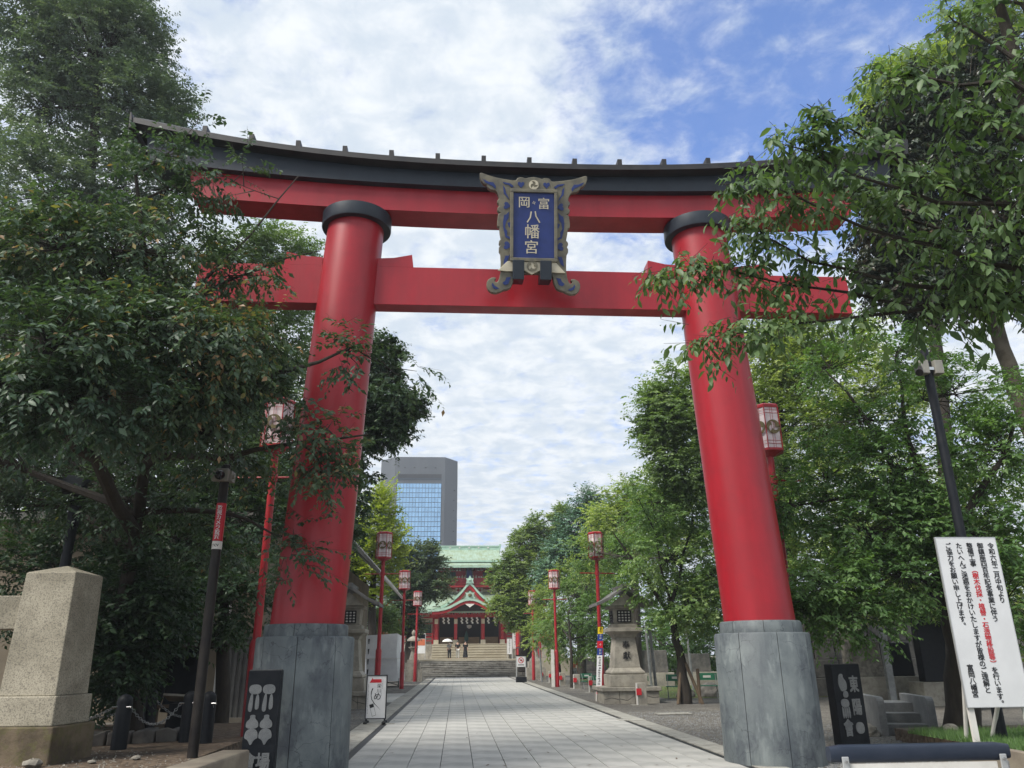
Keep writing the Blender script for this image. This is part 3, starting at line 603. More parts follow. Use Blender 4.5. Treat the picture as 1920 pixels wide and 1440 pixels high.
# ------------------------------------------------------------------ pole lanterns
def pole_lantern(x, y, zl, label, w=.33):
    o = (x, y, 0); t = thing('lantern_pole', o, label, 'street lantern', 'red paper lantern poles along the approach')
    b = MB(o); b.tube([(x, y, -.05), (x, y, 1.9), (x, y, 1.98)], [.125, .12, .085], 14); b.build('pole_sleeve', M['red_pole'], t, True)
    b = MB(o); b.cyl((x, y, 1.9), (x, y, zl+.02), .078, .075, 14); b.build('pole', M['red_pole'], t, True)
    b = MB(o); b.cyl((x-.74, y, zl-.58), (x+.74, y, zl-.58), .022, n=8); b.build('cross_arm', M['red_pole'], t, True)
    b = MB(o); b.cyl((x, y, zl-.66), (x, y, zl-.50), .098, n=14); b.build('clamp', M['red_pole'], t, True)
    a0 = -math.pi/2-math.pi/6*2+math.pi/6*0
    hexa = lambda r, k: (x+r*math.cos(R(-120+60*k)), y+r*math.sin(R(-120+60*k)))
    b = MB(o); b.lathe((x, y, 0), [(.10, zl-.06), (w*.8, zl+.01), (w, zl+.04), (w, zl+.09)], 6, R(-120)); b.build('lamp_base', M['red_pole'], t)
    b = MB(o); b.lathe((x, y, 0), [(w, zl+1.02), (w*1.02, zl+1.08), (w*.85, zl+1.115), (w*.8, zl+1.12)], 6, R(-120)); b.build('lamp_top', M['red_pole'], t)
    b = MB(o); b.lathe((x, y, 0), [(w*.93, zl+.092), (w*.93, zl+1.018)], 6, R(-120)); pan = b.build('lamp_panel', M['lamp_paper'], t)
    b = MB(o)
    for k in range(6):
        p, q = hexa(w, k), hexa(w, k+1); b.cyl((*p, zl+.09), (*p, zl+1.02), 0.013, n=6)
        P, Q = Vector((*p, 0)), Vector((*q, 0))
        for zz in (.18, .25, .88, .95): b.cyl(P.lerp(Q, .03)+Vector((0, 0, zl+zz)), P.lerp(Q, .97)+Vector((0, 0, zl+zz)), .005, n=4)
        for f in (.42, .58):
            e = P.lerp(Q, f)*.985+Vector((x, y, 0))*.015; b.cyl(e+Vector((0, 0, zl+.09)), e+Vector((0, 0, zl+1.02)), .004, n=4)
    b.build('lamp_frame', M['red_pole'], t)
    for k in (0, 1, 5):
        am = R(-120+60*k+30); cn = Vector((x, y, 0))+Vector((math.cos(am), math.sin(am), 0))*w*.866; rot = Matrix.Rotation(am+math.pi/2, 4, 'Z')
        b = MB(o); tomoe(b, (0, 0, zl+.56), .165, -.012, lambda v: rot @ Vector(v)+cn); b.build('crest', M['crest'], t)
    q = random.Random(int(y*10+x*3)); t.rotation_euler = (R(q.uniform(-.35, .35)), R(q.uniform(-.4, .4)), R(q.uniform(-7, 7)))
    return t
for side, sx in (('left', -3.12), ('right', 5.77)):
    w1 = {'left': ('L', -3.93), 'right': ('R', 6.88)}[side][1]
    pole_lantern(w1, 16.2, 5.78, f'red lantern pole directly behind the {side} torii pillar', .335)
    pole_lantern(sx, 32.6, 5.45, f'second red lantern pole from the gate on the {side} of the path')
    pole_lantern(sx, 47.2, 5.40, f'third red lantern pole from the gate on the {side} of the path')
    pole_lantern(sx, 61.7, 5.36, f'farthest red lantern pole near the stairs on the {side}')
b = MB((5.62, 47.0, 0)); b.box(5.42, 47.02, -.03, 5.60, 47.07, 2.0)
tag(b.build('white_post', M['white'], None), 'tall white board post standing against the third right lantern pole', 'post')
# red and white stone bollards on the right
bol_x = [(6.47, 29.1), (6.46, 33.7), (6.46, 39.5), (6.4, 44.3), (6.3, 49.6), (6.3, 55.2), (6.3, 60.6)]
lbs = ['stone bollard with red sign in front of the big right stone lantern', 'stone bollard with red sign beside the leaning banner post', 'stone bollard second beyond the leaning banner post', 'stone bollard just before the third right lantern pole',
       'stone bollard just beyond the third right lantern pole', 'stone bollard before the small right stone lantern', 'stone bollard farthest away at the foot of the right stone lantern']
for (x, y), lb in zip(bol_x, lbs):
    o = (x, y, 0); t = thing('stone_bollard', o, lb, 'bollard', 'stone bollards along the right edge')
    b = MB(o); b.box(x-.10, y-.16, -.03, x+.24, y+.18, .70, .008, .008); b.build('post', M['lantern_stone'], t, bevel=.012)
    b = MB(o); b.box(x-.15, y-.19, -.03, x-.09, y-.165, .69); b.build('white_slat', M['white'], t)
    b = MB(o); b.box(x-.14, y-.225, .30, x+.04, y-.20, .52); b.build('red_sign', M['red_ink'], t)
    b = MB(o); b.box(x-.3, y-.3, -.04, x+.3, y+.25, -.022); b.build('foot_slab', M['kerb'], t)

# ------------------------------------------------------------------ big roofed stone lanterns
def big_lantern(x, y, label, text):
    o = (x, y, 0); t = thing('stone_lantern', o, label, 'stone lantern', 'large roofed stone lanterns')
    P = lambda nm, m, f, bv=.015: (lambda b: (f(b), b.build(nm, M[m], t, bevel=bv))[1])(MB(o))
    fnd = P('foundation', 'lantern_dark', lambda b: b.box(x-1.0, y-1.0, -.05, x+1.0, y+1.0, .39))
    rr = random.Random(int(y*10))
    xs = [-1.02, -.45, .12, .55, 1.02]
    for k in range(4):   # irregular face stones
        b = MB(o); a, c = xs[k], xs[k+1]; j = rr.uniform(.1, .26); j2 = rr.uniform(.1, .26)
        b.prism([(x+a+.01, j+.012), (x+(a+c)/2, j+.06*(-1)**k+.012), (x+c-.01, j2+.012), (x+c-.01, .39), (x+a+.01, .39)], y-1.03, y-.99); b.build('stone', M['lantern_stone'], fnd, bevel=.006)
        b = MB(o); b.prism([(x+a+.01, -.04), (x+c-.01, -.04), (x+c-.01, j2-.01), (x+(a+c)/2, j+.06*(-1)**k-.01), (x+a+.01, j-.01)], y-1.03, y-.99); b.build('stone', M['lantern_stone'], fnd, bevel=.006)
    for k in range(3):
        b = MB(o); b.box(x-1.03, y-.98+k*.66, -.04, x-.99, y-.34+k*.66, .39); b.build('stone', M['lantern_stone'], fnd, bevel=.006)
    P('coping', 'lantern_stone', lambda b: b.box(x-1.1, y-1.1, .392, x+1.1, y+1.1, .53))
    P('plinth', 'lantern_stone', lambda b: b.box(x-.70, y-.70, .532, x+.70, y+.70, .95))
    P('moulding', 'lantern_stone', lambda b: b.lathe((x, y, 0), [(.60, .952), (.64, 1.0), (.63, 1.06), (.56, 1.12), (.50, 1.2)], 4, R(45), True))
    sh = P('shaft', 'lantern_stone', lambda b: b.lathe((x, y, 0), [(.50, 1.202), (.44, 1.75), (.385, 2.25)], 4, R(45), True))
    P('bracket', 'lantern_stone', lambda b: b.lathe((x, y, 0), [(.385, 2.252), (.45, 2.38), (.58, 2.47), (.64, 2.48), (.64, 2.62)], 4, R(45), True))
    P('light_base', 'lantern_stone', lambda b: b.box(x-.48, y-.48, 2.622, x+.48, y+.48, 2.76))
    fb = P('light_box', 'lantern_stone', lambda b: b.lathe((x, y, 0), [(.38, 2.762), (.43, 3.33)], 4, R(45), True))
    for face in range(2):
        rot = Matrix.Rotation(-math.pi/2*face, 4, 'Z')
        fnn = lambda v: Vector((x, y, 0))+rot @ Vector((v[0], v[1], v[2]))
        b = MB(o); b.prism([(-.25, 2.84), (.25, 2.84), (.27, 3.25), (-.27, 3.25)], -.42, -.36, fnn); win = b.build('window', M['white'], fb)
        b = MB(o)
        for k in range(5): b.prism([(-.25+k*.125-.024, 2.84), (-.25+k*.125+.024, 2.84), (-.25+k*.125+.024, 3.25), (-.25+k*.125-.024, 3.25)], -.435, -.41, fnn)
        for k in range(5): b.prism([(-.26, 2.84+k*.1-.022), (.26, 2.84+k*.1-.022), (.26, 2.84+k*.1+.022), (-.26, 2.84+k*.1+.022)], -.437, -.412, fnn)
        b.build('lattice', M['ink'], win)
    P('eave_beam', 'lantern_stone', lambda b: b.box(x-.55, y-.55, 3.332, x+.55, y+.55, 3.44))
    prof = [(0, 4.02), (.3, 3.86), (.62, 3.64), (.95, 3.48), (1.12, 3.43)]
    up = [(x-d, z+.10) for d, z in reversed(prof)]+[(x+d, z+.10) for d, z in prof[1:]]; dn = [(x+d, z-.02) for d, z in reversed(prof)]+[(x-d, z-.02) for d, z in prof[1:]]
    rf = P('roof', 'lantern_dark', lambda b: b.prism(up+dn, y-.95, y+.95), .01)
    b = MB(o); b.prism([(x-.1, 4.05), (x+.1, 4.05), (x+.13, 4.2), (x-.13, 4.2)], y-1.0, y+1.0); b.build('ridge', M['lantern_dark'], rf, bevel=.01)
    b = MB(o); b.prism([(x-.55, 3.44), (x+.55, 3.44), (x, 3.9)], y-.7, y-.6); b.build('gable', M['lantern_stone'], rf)
    for ch, z in zip(text, (2.0, 1.62)):
        lettering(ch, (x, y-.44-(.06 if z < 1.8 else 0)+.0, z), .27, M['ink'], t, o=o, bold=.02, depth=.012)
big_lantern(6.37, 30.9, 'large roofed stone lantern on a block base right of the path', '奉獻')
big_lantern(-3.95, 30.0, 'large roofed stone lantern half hidden behind the left torii base', '奉獻')

def small_lantern(x, y, label, dark):
    o = (x, y, 0); ms = 'lantern_stone'; t = thing('stone_lantern', o, label, 'stone lantern', 'small round topped stone lanterns by the stairs')
    for nm, f in (('base', lambda b: b.box(x-.74, y-.6, -.05, x+.74, y+.9, .82)), ('tier', lambda b: b.box(x-.58, y-.45, .822, x+.58, y+.7, 1.28)), ('plinth', lambda b: b.lathe((x, y, 0), [(.45, 1.282), (.40, 1.5)], 4, R(45), True)),
                  ('shaft', lambda b: b.lathe((x, y, 0), [(.34, 1.502), (.22, 1.85), (.17, 2.12), (.26, 2.28), (.36, 2.34), (.36, 2.42)], 12)),
                  ('light_box', lambda b: b.lathe((x, y, 0), [(.22, 2.422), (.24, 2.85)], 6)), ('roof', lambda b: b.lathe((x, y, 0), [(.50, 2.84), (.48, 2.95), (.28, 3.12), (.10, 3.2)], 12)),
                  ('finial', lambda b: b.lathe((x, y, 0), [(.06, 3.2), (.12, 3.28), (.17, 3.4), (.14, 3.52), (.03, 3.66)], 12))):
        b = MB(o); f(b); b.build(nm, M['lantern_dark' if dark and nm in ('roof', 'light_box', 'finial') else ms], t, nm in ('shaft', 'roof', 'finial'))
    for dx in (-.09, .09):
        b = MB(o); b.box(x+dx-.06, y-.245, 2.5, x+dx+.06, y-.19, 2.75); b.build('window', M['ink'], t)
small_lantern(-3.32, 62.3, 'small stone lantern on a square base left of the stairs', False)
small_lantern(6.2, 64.6, 'small dark topped stone lantern on a square base right of the stairs', True)

# ------------------------------------------------------------------ signs and small things near the path
def aframe():
    x, y = -2.12, 22.2; o = (x, y, 0); t = thing('sign_board', o, 'white standing sign with a red arrow on the left of the path', 'sign')
    zt, zb = 1.17, .13; w = .25
    b = MB(o); b.box(x-w, y-.02, zb, x+w, y+.03, zt); b.build('panel', M['white_board'], t)
    for r4 in ((-w-.025, zb-.02, -w, zt+.02), (w, zb-.02, w+.025, zt+.02), (-w, zt, w, zt+.02), (-w, zb-.02, w, zb)):
        b = MB(o); b.box(x+r4[0], y-.035, r4[1], x+r4[2], y+.04, r4[3]); b.build('frame', M['black_paint'], t)
    for s in (-1, 1):
        b = MB(o); b.cyl((x+s*.24, y-.26, .05), (x+s*.24, y+.26, .05), .025, n=8); b.cyl((x+s*.24, y, .05), (x+s*.24, y, zb), .02, n=8); b.build('foot', M['black_paint'], t)
        for q in (-.26, .24): b = MB(o); b.lathe((x+s*.24, y+q, 0), [(.05, .003), (.055, .04), (.03, .07)], 10); b.build('caster', M['ink'], t)
    b = MB(o); b.prism([(x-.19, 1.0), (x-.11, 1.13), (x-.11, 1.085), (x+.12, 1.085), (x+.12, 1.0)], y-.024, y-.022); b.build('arrow', M['red_ink'], t)
    lettering('深川', (x+.06, y-.022, .92), .105, M['ink'], t, o=o, pitch=1.15, bold=-.004)
    lettering('め', (x+.03, y-.022, .66), .20, M['ink'], t, o=o, bold=.004)
    b = MB(o)   # long brush stroke of the last character
    path_ = [(-.10, .86, .030), (-.13, .78, .022), (-.135, .68, .012), (-.11, .58, .020), (-.04, .48, .026), (.05, .40, .012), (.12, .33, .003)]
    for (x0, z0, w0), (x1, z1, w1) in zip(path_, path_[1:]):
        if z0 > .78: pass
        b.add([(x+x0-w0/2, y-.0235, z0), (x+x0+w0/2, y-.0235, z0), (x+x1+w1/2, y-.0235, z1), (x+x1-w1/2, y-.0235, z1)], [(0, 1, 2, 3)])
    b.build('brush_stroke', M['ink'], t)
    b = MB(o); rot = lambda v: (x-.08+(v[0]*.95+v[2]*-.28), v[1], .33+(v[0]*.28+v[2]*.95))
    for q in ((-.055, -.15, .055, -.143), (-.055, .143, .055, .15), (-.055, -.15, -.049, .15), (.049, -.15, .055, .15), (-.05, .06, .05, .14)):
        b.prism([(q[0], q[1]), (q[2], q[1]), (q[2], q[3]), (q[0], q[3])], y-.0235, y-.022, rot)
    b.build('stamp_box', M['ink'], t)
    for cx, z0, n, sz in ((-.215, .95, 22, .028), (.16, 1.08, 8, .026), (.13, 1.02, 12, .026)):
        print_marks(n, (x+cx, y-.022, z0), sz, M['ink'], t, o, 1.2, n)
aframe()
def nosign():
    x, y = 4.37, 55.9; o = (x, y, 0); t = thing('prohibition_sign', o, 'white prohibition sign on a black weighted stand before the stairs', 'sign')
    b = MB(o); b.box(x-.36, y-.25, .0, x+.36, y+.25, .34); b.build('weight_box', M['black_paint'], t, bevel=.02)
    for s in (-1, 1): b = MB(o); b.box(x+s*.32-.03, y-.03, .34, x+s*.32+.03, y+.03, 1.66); b.build('upright', M['alu'], t)
    b = MB(o); b.box(x-.35, y-.05, 1.66, x+.35, y+.05, 1.75); b.build('top_rail', M['dark_steel'], t)
    b = MB(o); b.box(x-.29, y-.04, .98, x+.29, y+.02, 1.65); b.build('panel', M['white_board'], t)
    b = MB(o); n = 24
    for k in range(n):
        a, c = 2*math.pi*k/n, 2*math.pi*(k+1)/n; b.prism([(x+.19*math.cos(a), 1.40+.19*math.sin(a)), (x+.19*math.cos(c), 1.40+.19*math.sin(c)), (x+.15*math.cos(c), 1.40+.15*math.sin(c)), (x+.15*math.cos(a), 1.40+.15*math.sin(a))], y-.047, y-.042)
    b.prism([(x-.14, 1.5), (x-.11, 1.53), (x+.14, 1.3), (x+.11, 1.27)], y-.05, y-.047); b.build('prohibition_mark', M['red_ink'], t)
    b = MB(o); b.prism([(x-.08, 1.36), (x+.08, 1.36), (x+.09, 1.45), (x-.05, 1.45)], y-.046, y-.043); b.prism([(x-.2, 1.08), (x+.2, 1.08), (x+.2, 1.13), (x-.2, 1.13)], y-.046, y-.043); b.build('pictogram', M['ink'], t)
nosign()
def banner():
    x, y = 5.42, 31.6; o = (x, y, 0); t = thing('leaning_sign', o, 'tall narrow vertical sign leaning on the second right lantern pole', 'sign')
    top = Vector((5.76, 32.3, 2.72)); bot = Vector((5.36, 31.2, .02)); d = top-bot
    def seg(a, c, w, m, nm, dy=0):
        p, q = bot+d*a, bot+d*c; b = MB(o); b.add([(p.x-w, p.y-.02+dy, p.z), (p.x+w, p.y-.02+dy, p.z), (q.x+w, q.y-.02+dy, q.z), (q.x-w, q.y-.02+dy, q.z), (p.x-w, p.y+.02, p.z), (p.x+w, p.y+.02, p.z), (q.x+w, q.y+.02, q.z), (q.x-w, q.y+.02, q.z)],
            [(0, 1, 2, 3), (4, 5, 6, 7), (0, 1, 5, 4), (1, 2, 6, 5), (2, 3, 7, 6), (3, 0, 4, 7)]); return b.build(nm, M[m], t)
    seg(.08, .60, .105, 'white_board', 'white_board'); seg(.60, .70, .1, 'sticker_blue', 'blue_print'); seg(.70, .80, .115, 'sticker_red', 'red_print'); seg(.80, .90, .1, 'sticker_blue', 'blue_print'); seg(.90, 1.0, .1, 'sticker_yellow', 'yellow_print')
    seg(.085, .19, .085, 'red_ink', 'red_print', -.006)
    for s in (-1, 1):
        p = bot+Vector((s*.085, 0, -.02)); b = MB(o); b.cyl(p, bot+d*.09+Vector((s*.085, 0, 0)), .02, n=6); b.build('leg', M['white'], t)
    for n, a, c, m in ((3, .93, .99, 'ink'), (1, .75, .75, 'white'), (2, .84, .88, 'white'), (2, .63, .67, 'white'), (11, .22, .57, 'ink'), (2, .11, .165, 'white')):
        p = bot+d*c; st_ = -d*((c-a)/max(1, n-1)); print_marks(n, (p.x, p.y-.035, p.z), .13, M[m], t, o, seed=n, step=st_)
banner()
# white tarpaulin booth
def tarp():
    o = (-4.4, 50.5, 0); t = thing('covered_booth', o, 'market booth wrapped in a white tarpaulin left of the path', 'booth')
    b = MB(o); nx, nz = 22, 10; fx = []
    r = random.Random(4)
    for j in range(nz+1):
        ring = []
        z = .32+2.62*j/nz
        for i in range(nx):
            u = i/nx*4; s = int(u); f = u-s
            c = [(-5.55, 50), (-3.5, 50), (-3.35, 52.5), (-5.55, 52.5)]; p = Vector(c[s]).lerp(Vector(c[(s+1) % 4]), f)
            w = .05*math.sin(i*2.3+j*.25)*(1.1-j/nz)+.03*math.sin(i*5+j*.8)
            ring.append((p.x+w+(.10*(1-j/nz) if s < 2 else -.05), p.y-w-.12*(1-j/nz)*(1 if s == 0 else 0), z+.12*f*(1 if s == 0 and j == nz else 0)))
        fx.append(ring)
    b.loft(fx); b.build('tarpaulin', M['tarp'], t, True)
    b = MB(o); b.box(-5.57, 49.86, 1.60, -3.42, 49.90, 1.625); b.build('seam_cord', M['white'], t)
    for (x, y) in ((-5.45, 50.1), (-3.5, 50.1), (-3.5, 52.3), (-5.45, 52.3)): b = MB(o); b.cyl((x, y, -.03), (x, y, .5), .035, n=8); b.build('leg', M['dark_steel'], t)
    b = MB(o); b.cyl((-5.4, 50.1, .1), (-3.5, 50.1, .28), .025, n=6); b.cyl((-4.2, 50.1, .28), (-3.5, 50.1, .08), .025, n=6); b.build('brace', M['dark_steel'], t)
    for k in range(4): b = MB(o); b.cyl((-5.35, 49.82, .7+k*.58), (-5.35, 49.82, 1.0+k*.58), .022, .05, 8); b.build('tie', M['ink'], t)
tarp()

# ------------------------------------------------------------------ left foreground
def gatepost():
    o = (-6.1, 12.8, .25); t = thing('granite_gatepost', o, 'massive speckled granite gatepost with a pyramid top at far left', 'gatepost')
    rz = R(-6); c = Vector((-6.12, 12.80, 0)); rot = Matrix.Rotation(rz, 4, 'Z')
    def sq(b, prof): b.lathe((c.x, c.y, 0), prof, 4, R(45)+rz, True)
    b = MB(o); sq(b, [(.555, .1), (.545, .74)]); b.build('base', M['granite_mossy'], t, bevel=.02)
    b = MB(o); sq(b, [(.475, .742), (.47, 1.14)]); b.build('tier', M['granite'], t, bevel=.015)
    b = MB(o); sq(b, [(.42, 1.142), (.385, 2.88), (.372, 2.892), (.004, 3.02)]); b.build('shaft', M['granite'], t, bevel=.012)
gatepost()
b = MB((-7.4, 12.8, 2.3)); b.box(-9.5, 12.62, 2.07, -6.52, 12.98, 2.56)
tag(b.build('granite_rail', M['granite'], None, bevel=.015), 'horizontal granite beam joining the gatepost from the left edge', 'stone rail')
b = MB((-8.2, 14.2, .25)); r = random.Random(2); rows = []
for j in range(7):
    rows.append([(-8.4+.9*math.cos(a)*(1-.08*j)+r.uniform(-.08, .08), 14.2+.6*math.sin(a)*(1-.08*j)+r.uniform(-.08, .08), .25+.32*j) for a in [k/12*2*math.pi for k in range(12)]])
b.loft(rows); tag(b.build('covered_pile', M['blue_tarp'], None, True), 'pile covered with a dusty blue tarp under the granite beam', 'tarp pile')
def camera_pole():
    x, y = -3.88, 12.85; o = (x, y, .25); t = thing('camera_pole', o, 'slim black camera pole with a red sticker left of the torii', 'camera pole')
    b = MB(o); b.cyl((x, y, .1), (x, y, 4.66), .078, .074, 20); b.cyl((x, y, 4.66), (x, y, 4.67), .074, .05, 20); b.build('pole', M['dark_steel'], t, True)
    b = MB(o); b.cyl((x, y, 3.41), (x, y, 4.02), .0785, n=20)
    b.build('red_sticker', M['sticker_red'], t, True)
    b = MB(o); b.cyl((x, y, 3.28), (x, y, 3.405), .0785, n=20); b.build('white_sticker', M['white'], t, True)
    wrap = lambda v: Vector((x+.0795*math.sin((v.x-x)/.079), y-.0795*math.cos((v.x-x)/.079), v.z))
    lettering('監視カメラ設置', (x, y, 3.94), .078, M['white_board'], t, o=o, bold=.02, tilt=wrap, pitch=1.0)
    lettering('TCV', (x-.035, y, 3.34), .05, M['ink'], t, o=o, bold=.03, tilt=wrap, vertical=False, pitch=.75)
    b = MB(o); b.box(x-.155, y-.19, 4.36, x+.105, y-.11, 4.57); b.build('junction_box', M['box_grey'], t, bevel=.012)
    b = MB(o); b.box(x-.10, y-.11, 4.38, x+.14, y+.11, 4.55); b.cyl((x-.19, y-.13, 4.47), (x-.15, y-.13, 4.47), .035, n=10); b.cyl((x+.10, y-.06, 4.46), (x+.18, y-.06, 4.46), .045, n=10); b.build('mount', M['box_grey'], t, bevel=.006)
    b = MB(o); b.tube([(x-.02, y-.19, 4.46), (x-.025, y-.22, 4.45), (x-.03, y-.26, 4.43), (x-.032, y-.29, 4.415)], [.078, .078, .065, .035], 16); b.build('camera_dome', M['lens'], t, True)
camera_pole()
def flood_pole():
    x, y = -6.98, 14.5; o = (x, y, .25); t = thing('floodlight_pole', o, 'dark floodlight pole standing behind the granite gatepost', 'lamp post')
    b = MB(o); b.cyl((x, y, .2), (x, y, 3.95), .085, n=16); b.build('pole', M['black_paint'], t, True)
    b = MB(o); b.cyl((x, y, 3.9), (x, y, 4.28), .105, n=16); sl = b.build('sleeve', M['black_paint'], t, True)
    for s in (-1, 1):
        for z in (3.98, 4.16): b = MB(o); b.cyl((x+s*.06, y-.09, z), (x+s*.07, y-.115, z), .014, n=8); b.build('bolt', M['steel'], sl)
    b = MB(o); b.tube([(x-.05, y, 4.28), (x-.09, y-.05, 4.36), (x+.02, y-.03, 4.40), (x+.14, y, 4.42), (x+.16, y, 4.60)], .016, 8); b.build('bracket', M['black_paint'], t, True)
    m = Matrix.Translation((x-.02, y-.1, 4.62)) @ Matrix.Rotation(R(12), 4, 'Y') @ Matrix.Rotation(R(35), 4, 'X')
    b = MB(o); b.box(-.2, -.13, -.13, .18, .13, .10, .03, .02, mtx=m); b.build('lamp_housing', M['black_paint'], t, bevel=.01)
    b = MB(o); b.box(-.26, -.22, .102, .22, .16, .125, mtx=m); b.build('hood', M['black_paint'], t)
flood_pole()
def ring_link(b, c, d, n_axis, L=.05, w=.022, r=.0065):
    d = d.normalized(); s = n_axis.normalized(); pts = []
    for k in range(8):
        a = 2*math.pi*k/8; pts.append(c+d*(L/2*1.15*math.cos(a))+s*(w*math.sin(a)))
    pts.append(pts[0]); b.tube(pts, r, 4, False)
def bollard(x, y, label, h=.84, r=.125):
    o = (x, y, .25); t = thing('black_bollard', o, label, 'bollard', 'black round topped bollards with chains')
    b = MB(o); b.tube([(x, y, .2), (x, y, .25+h-.12)]+[(x, y, .25+h-.12+.12*math.sin(a)) for a in (.4, .8, 1.15, 1.4)], [r, r*.97]+[r*.97*math.cos(a) for a in (.4, .8, 1.15, 1.4)], 20); b.build('post', M['black_paint'], t, True)
    for s in (-1, 1): b = MB(o); b.cyl((x+s*r*.6, y-r*.7, .25+h-.2), (x+s*(r+.03), y-r*.85, .25+h-.2), .018, n=8); b.build('eyelet', M['steel'], t)
    return o
BP = [(-5.48, 14.2), (-5.85, 16.4), (-4.35, 15.0), (-4.75, 15.25), (-8.2, 14.6)]
BL = ['black bollard in front, nearest to the granite gatepost', 'black bollard behind the one nearest the gatepost', 'black bollard just right of the slim camera pole', 'black bollard mostly hidden behind the camera pole', 'black bollard hidden behind the granite gatepost']
for (x, y), l in zip(BP, BL): bollard(x, y, l)
def chain(p, q, sag, label):
    p, q = Vector(p), Vector(q); b = MB(p.lerp(q, .5)); n = int((q-p).length*1.12/.046); prev = None
    for i in range(n):
        f = (i+.5)/n; c = p.lerp(q, f)-Vector((0, 0, sag*4*f*(1-f))); c2 = p.lerp(q, f+.01)-Vector((0, 0, sag*4*(f+.01)*(1-f-.01)))
        d = c2-c; s = d.cross(Vector((0, 0, 1))).normalized(); s2 = s.cross(d).normalized()
        ring_link(b, c, d, (s+s2) if i % 2 else (s-s2))
    tag(b.build('chain', M['galv'], None), label, 'chain')
ze = .25+.64
chain((-5.34, 14.13, ze), (-4.88, 15.15, ze), .30, 'steel chain sagging between the front bollard and the camera pole')
chain((-5.62, 14.13, ze), (-8.05, 14.5, ze), .33, 'steel chain running left from the front bollard to the gatepost')
chain((-4.25, 14.92, ze), (-4.62, 15.2, ze), .33, 'bright steel chain hanging on the bollard right of the camera pole')
chain((-5.72, 16.33, ze), (-4.85, 17.2, ze-.05), .30, 'steel chain on the rear bollard running right')
chain((-5.98, 16.33, ze), (-7.6, 16.0, ze), .28, 'steel chain on the rear bollard running left')
# rough edging stones round the tree pit
r = random.Random(9); ed = thing('tree_pit_edging', (-5.2, 15.0, .25), 'rough broken stone edging behind the front bollard and chain', 'stone edging')
for k in range(6):
    f0, f1 = k/6, (k+.94)/6; P0, P1 = Vector((-6.6, 14.55, 0)), Vector((-4.62, 15.75, 0)); a, c = P0.lerp(P1, f0), P0.lerp(P1, f1)
    b = MB((-5.2, 15.0, .25)); rows = []
    for q in (a, a.lerp(c, .5), c): rows.append([(q.x+r.uniform(-.02, .02), q.y-.12+r.uniform(-.03, .03), .24), (q.x, q.y+.14, .24), (q.x+r.uniform(-.02, .02), q.y+.13, .46+r.uniform(-.03, .03)), (q.x, q.y-.10+r.uniform(-.03, .03), .46+r.uniform(-.04, .04))])
    b.loft(rows); b.build('edging_stone', M['rock'], ed, bevel=.02)
b = MB((-5.5, 17.0, .25)); b.box(-5.72, 16.9, .2, -5.34, 17.2, .80, .05, .02)
t = thing('information_stand', (-5.5, 17, .25), 'small dark information stand with a pale slanted top behind the chain', 'information stand')
b.build('stand', M['black_paint'], t)
m = Matrix.Translation((-5.48, 17.0, .90)) @ Matrix.Rotation(R(-18), 4, 'X') @ Matrix.Rotation(R(4), 4, 'Y'); b = MB((-5.5, 17, .25)); b.box(-.30, -.2, -.02, .30, .2, .02, mtx=m); b.build('top_plate', M['lantern_stone'], t)
for k, (x, a, lb) in enumerate(((-7.0, 9, 'dark board leaning on the rack, left of three'), (-6.45, 5, 'dark board leaning on the rack, middle of three'), (-6.0, -4, 'dark board leaning on the rack, right of three'))):
    m = Matrix.Translation((x, 19.3, .30)) @ Matrix.Rotation(R(-12), 4, 'X') @ Matrix.Rotation(R(a), 4, 'Y'); b = MB((x, 19.3, .30)); b.box(-.24, -.03, .2, .24, .03, 1.75, mtx=m)
    tag(b.build('notice_board', M['black_paint'], None), lb, 'board')
t = thing('wooden_rack', (-6.5, 19, .25), 'low dark rack on thin legs behind the chained bollards', 'rack')
b = MB((-6.5, 19, .25)); b.box(-7.35, 18.8, .62, -5.85, 19.15, .68); b.build('shelf', M['wood_post'], t)
for x in (-7.2, -6.6, -6.05): b = MB((-6.5, 19, .25)); b.cyl((x, 18.95, .2), (x, 18.95, .62), .035, n=8); b.build('leg', M['wood_post'], t)

# left wall building and corrugated fence behind it
t = thing('beige_building', (-10, 25, 0), 'dim beige walled building behind the trees on the left', 'building')
b = MB((-10, 25, 0)); b.box(-22, 24.5, -.05, -5.75, 30, 5.6); b.build('wall', M['office_wall'], t)
b = MB((-10, 25, 0)); b.box(-22.5, 23.9, 5.6, -5.3, 30.5, 5.85); b.build('roof', M['metal_roof'], t)
b = MB((-10, 25, 0)); b.prism([(-8.4, 2.55), (-6.3, 2.55), (-6.3, 2.62), (-8.4, 2.62)], 23.2, 24.5); b.build('awning', M['metal_roof'], t)
b = MB((-10, 25, 0)); b.box(-7.0, 24.40, 0, -6.75, 24.497, 3.6); b.build('downpipe_box', M['white'], t)
t = thing('corrugated_fence', (-5.6, 23.4, 0), 'grey corrugated metal fence beside the left torii base', 'fence')
for k in range(40):
    x = -6.6+k*.075; b = MB((-5.6, 23.4, 0)); b.box(x, 23.4-(.03 if k % 2 else 0), .12, x+.073, 23.46, 2.15); b.build('rib', M['corrugated'], t)
b = MB((-5.6, 23.4, 0)); b.box(-6.65, 23.35, 2.15, -3.55, 23.48, 2.22); b.build('top_rail', M['corrugated'], t)
b = MB((-5.6, 23.4, 0)); b.box(-6.65, 23.3, -.05, -3.55, 23.5, .12); b.build('footing', M['concrete'], t)

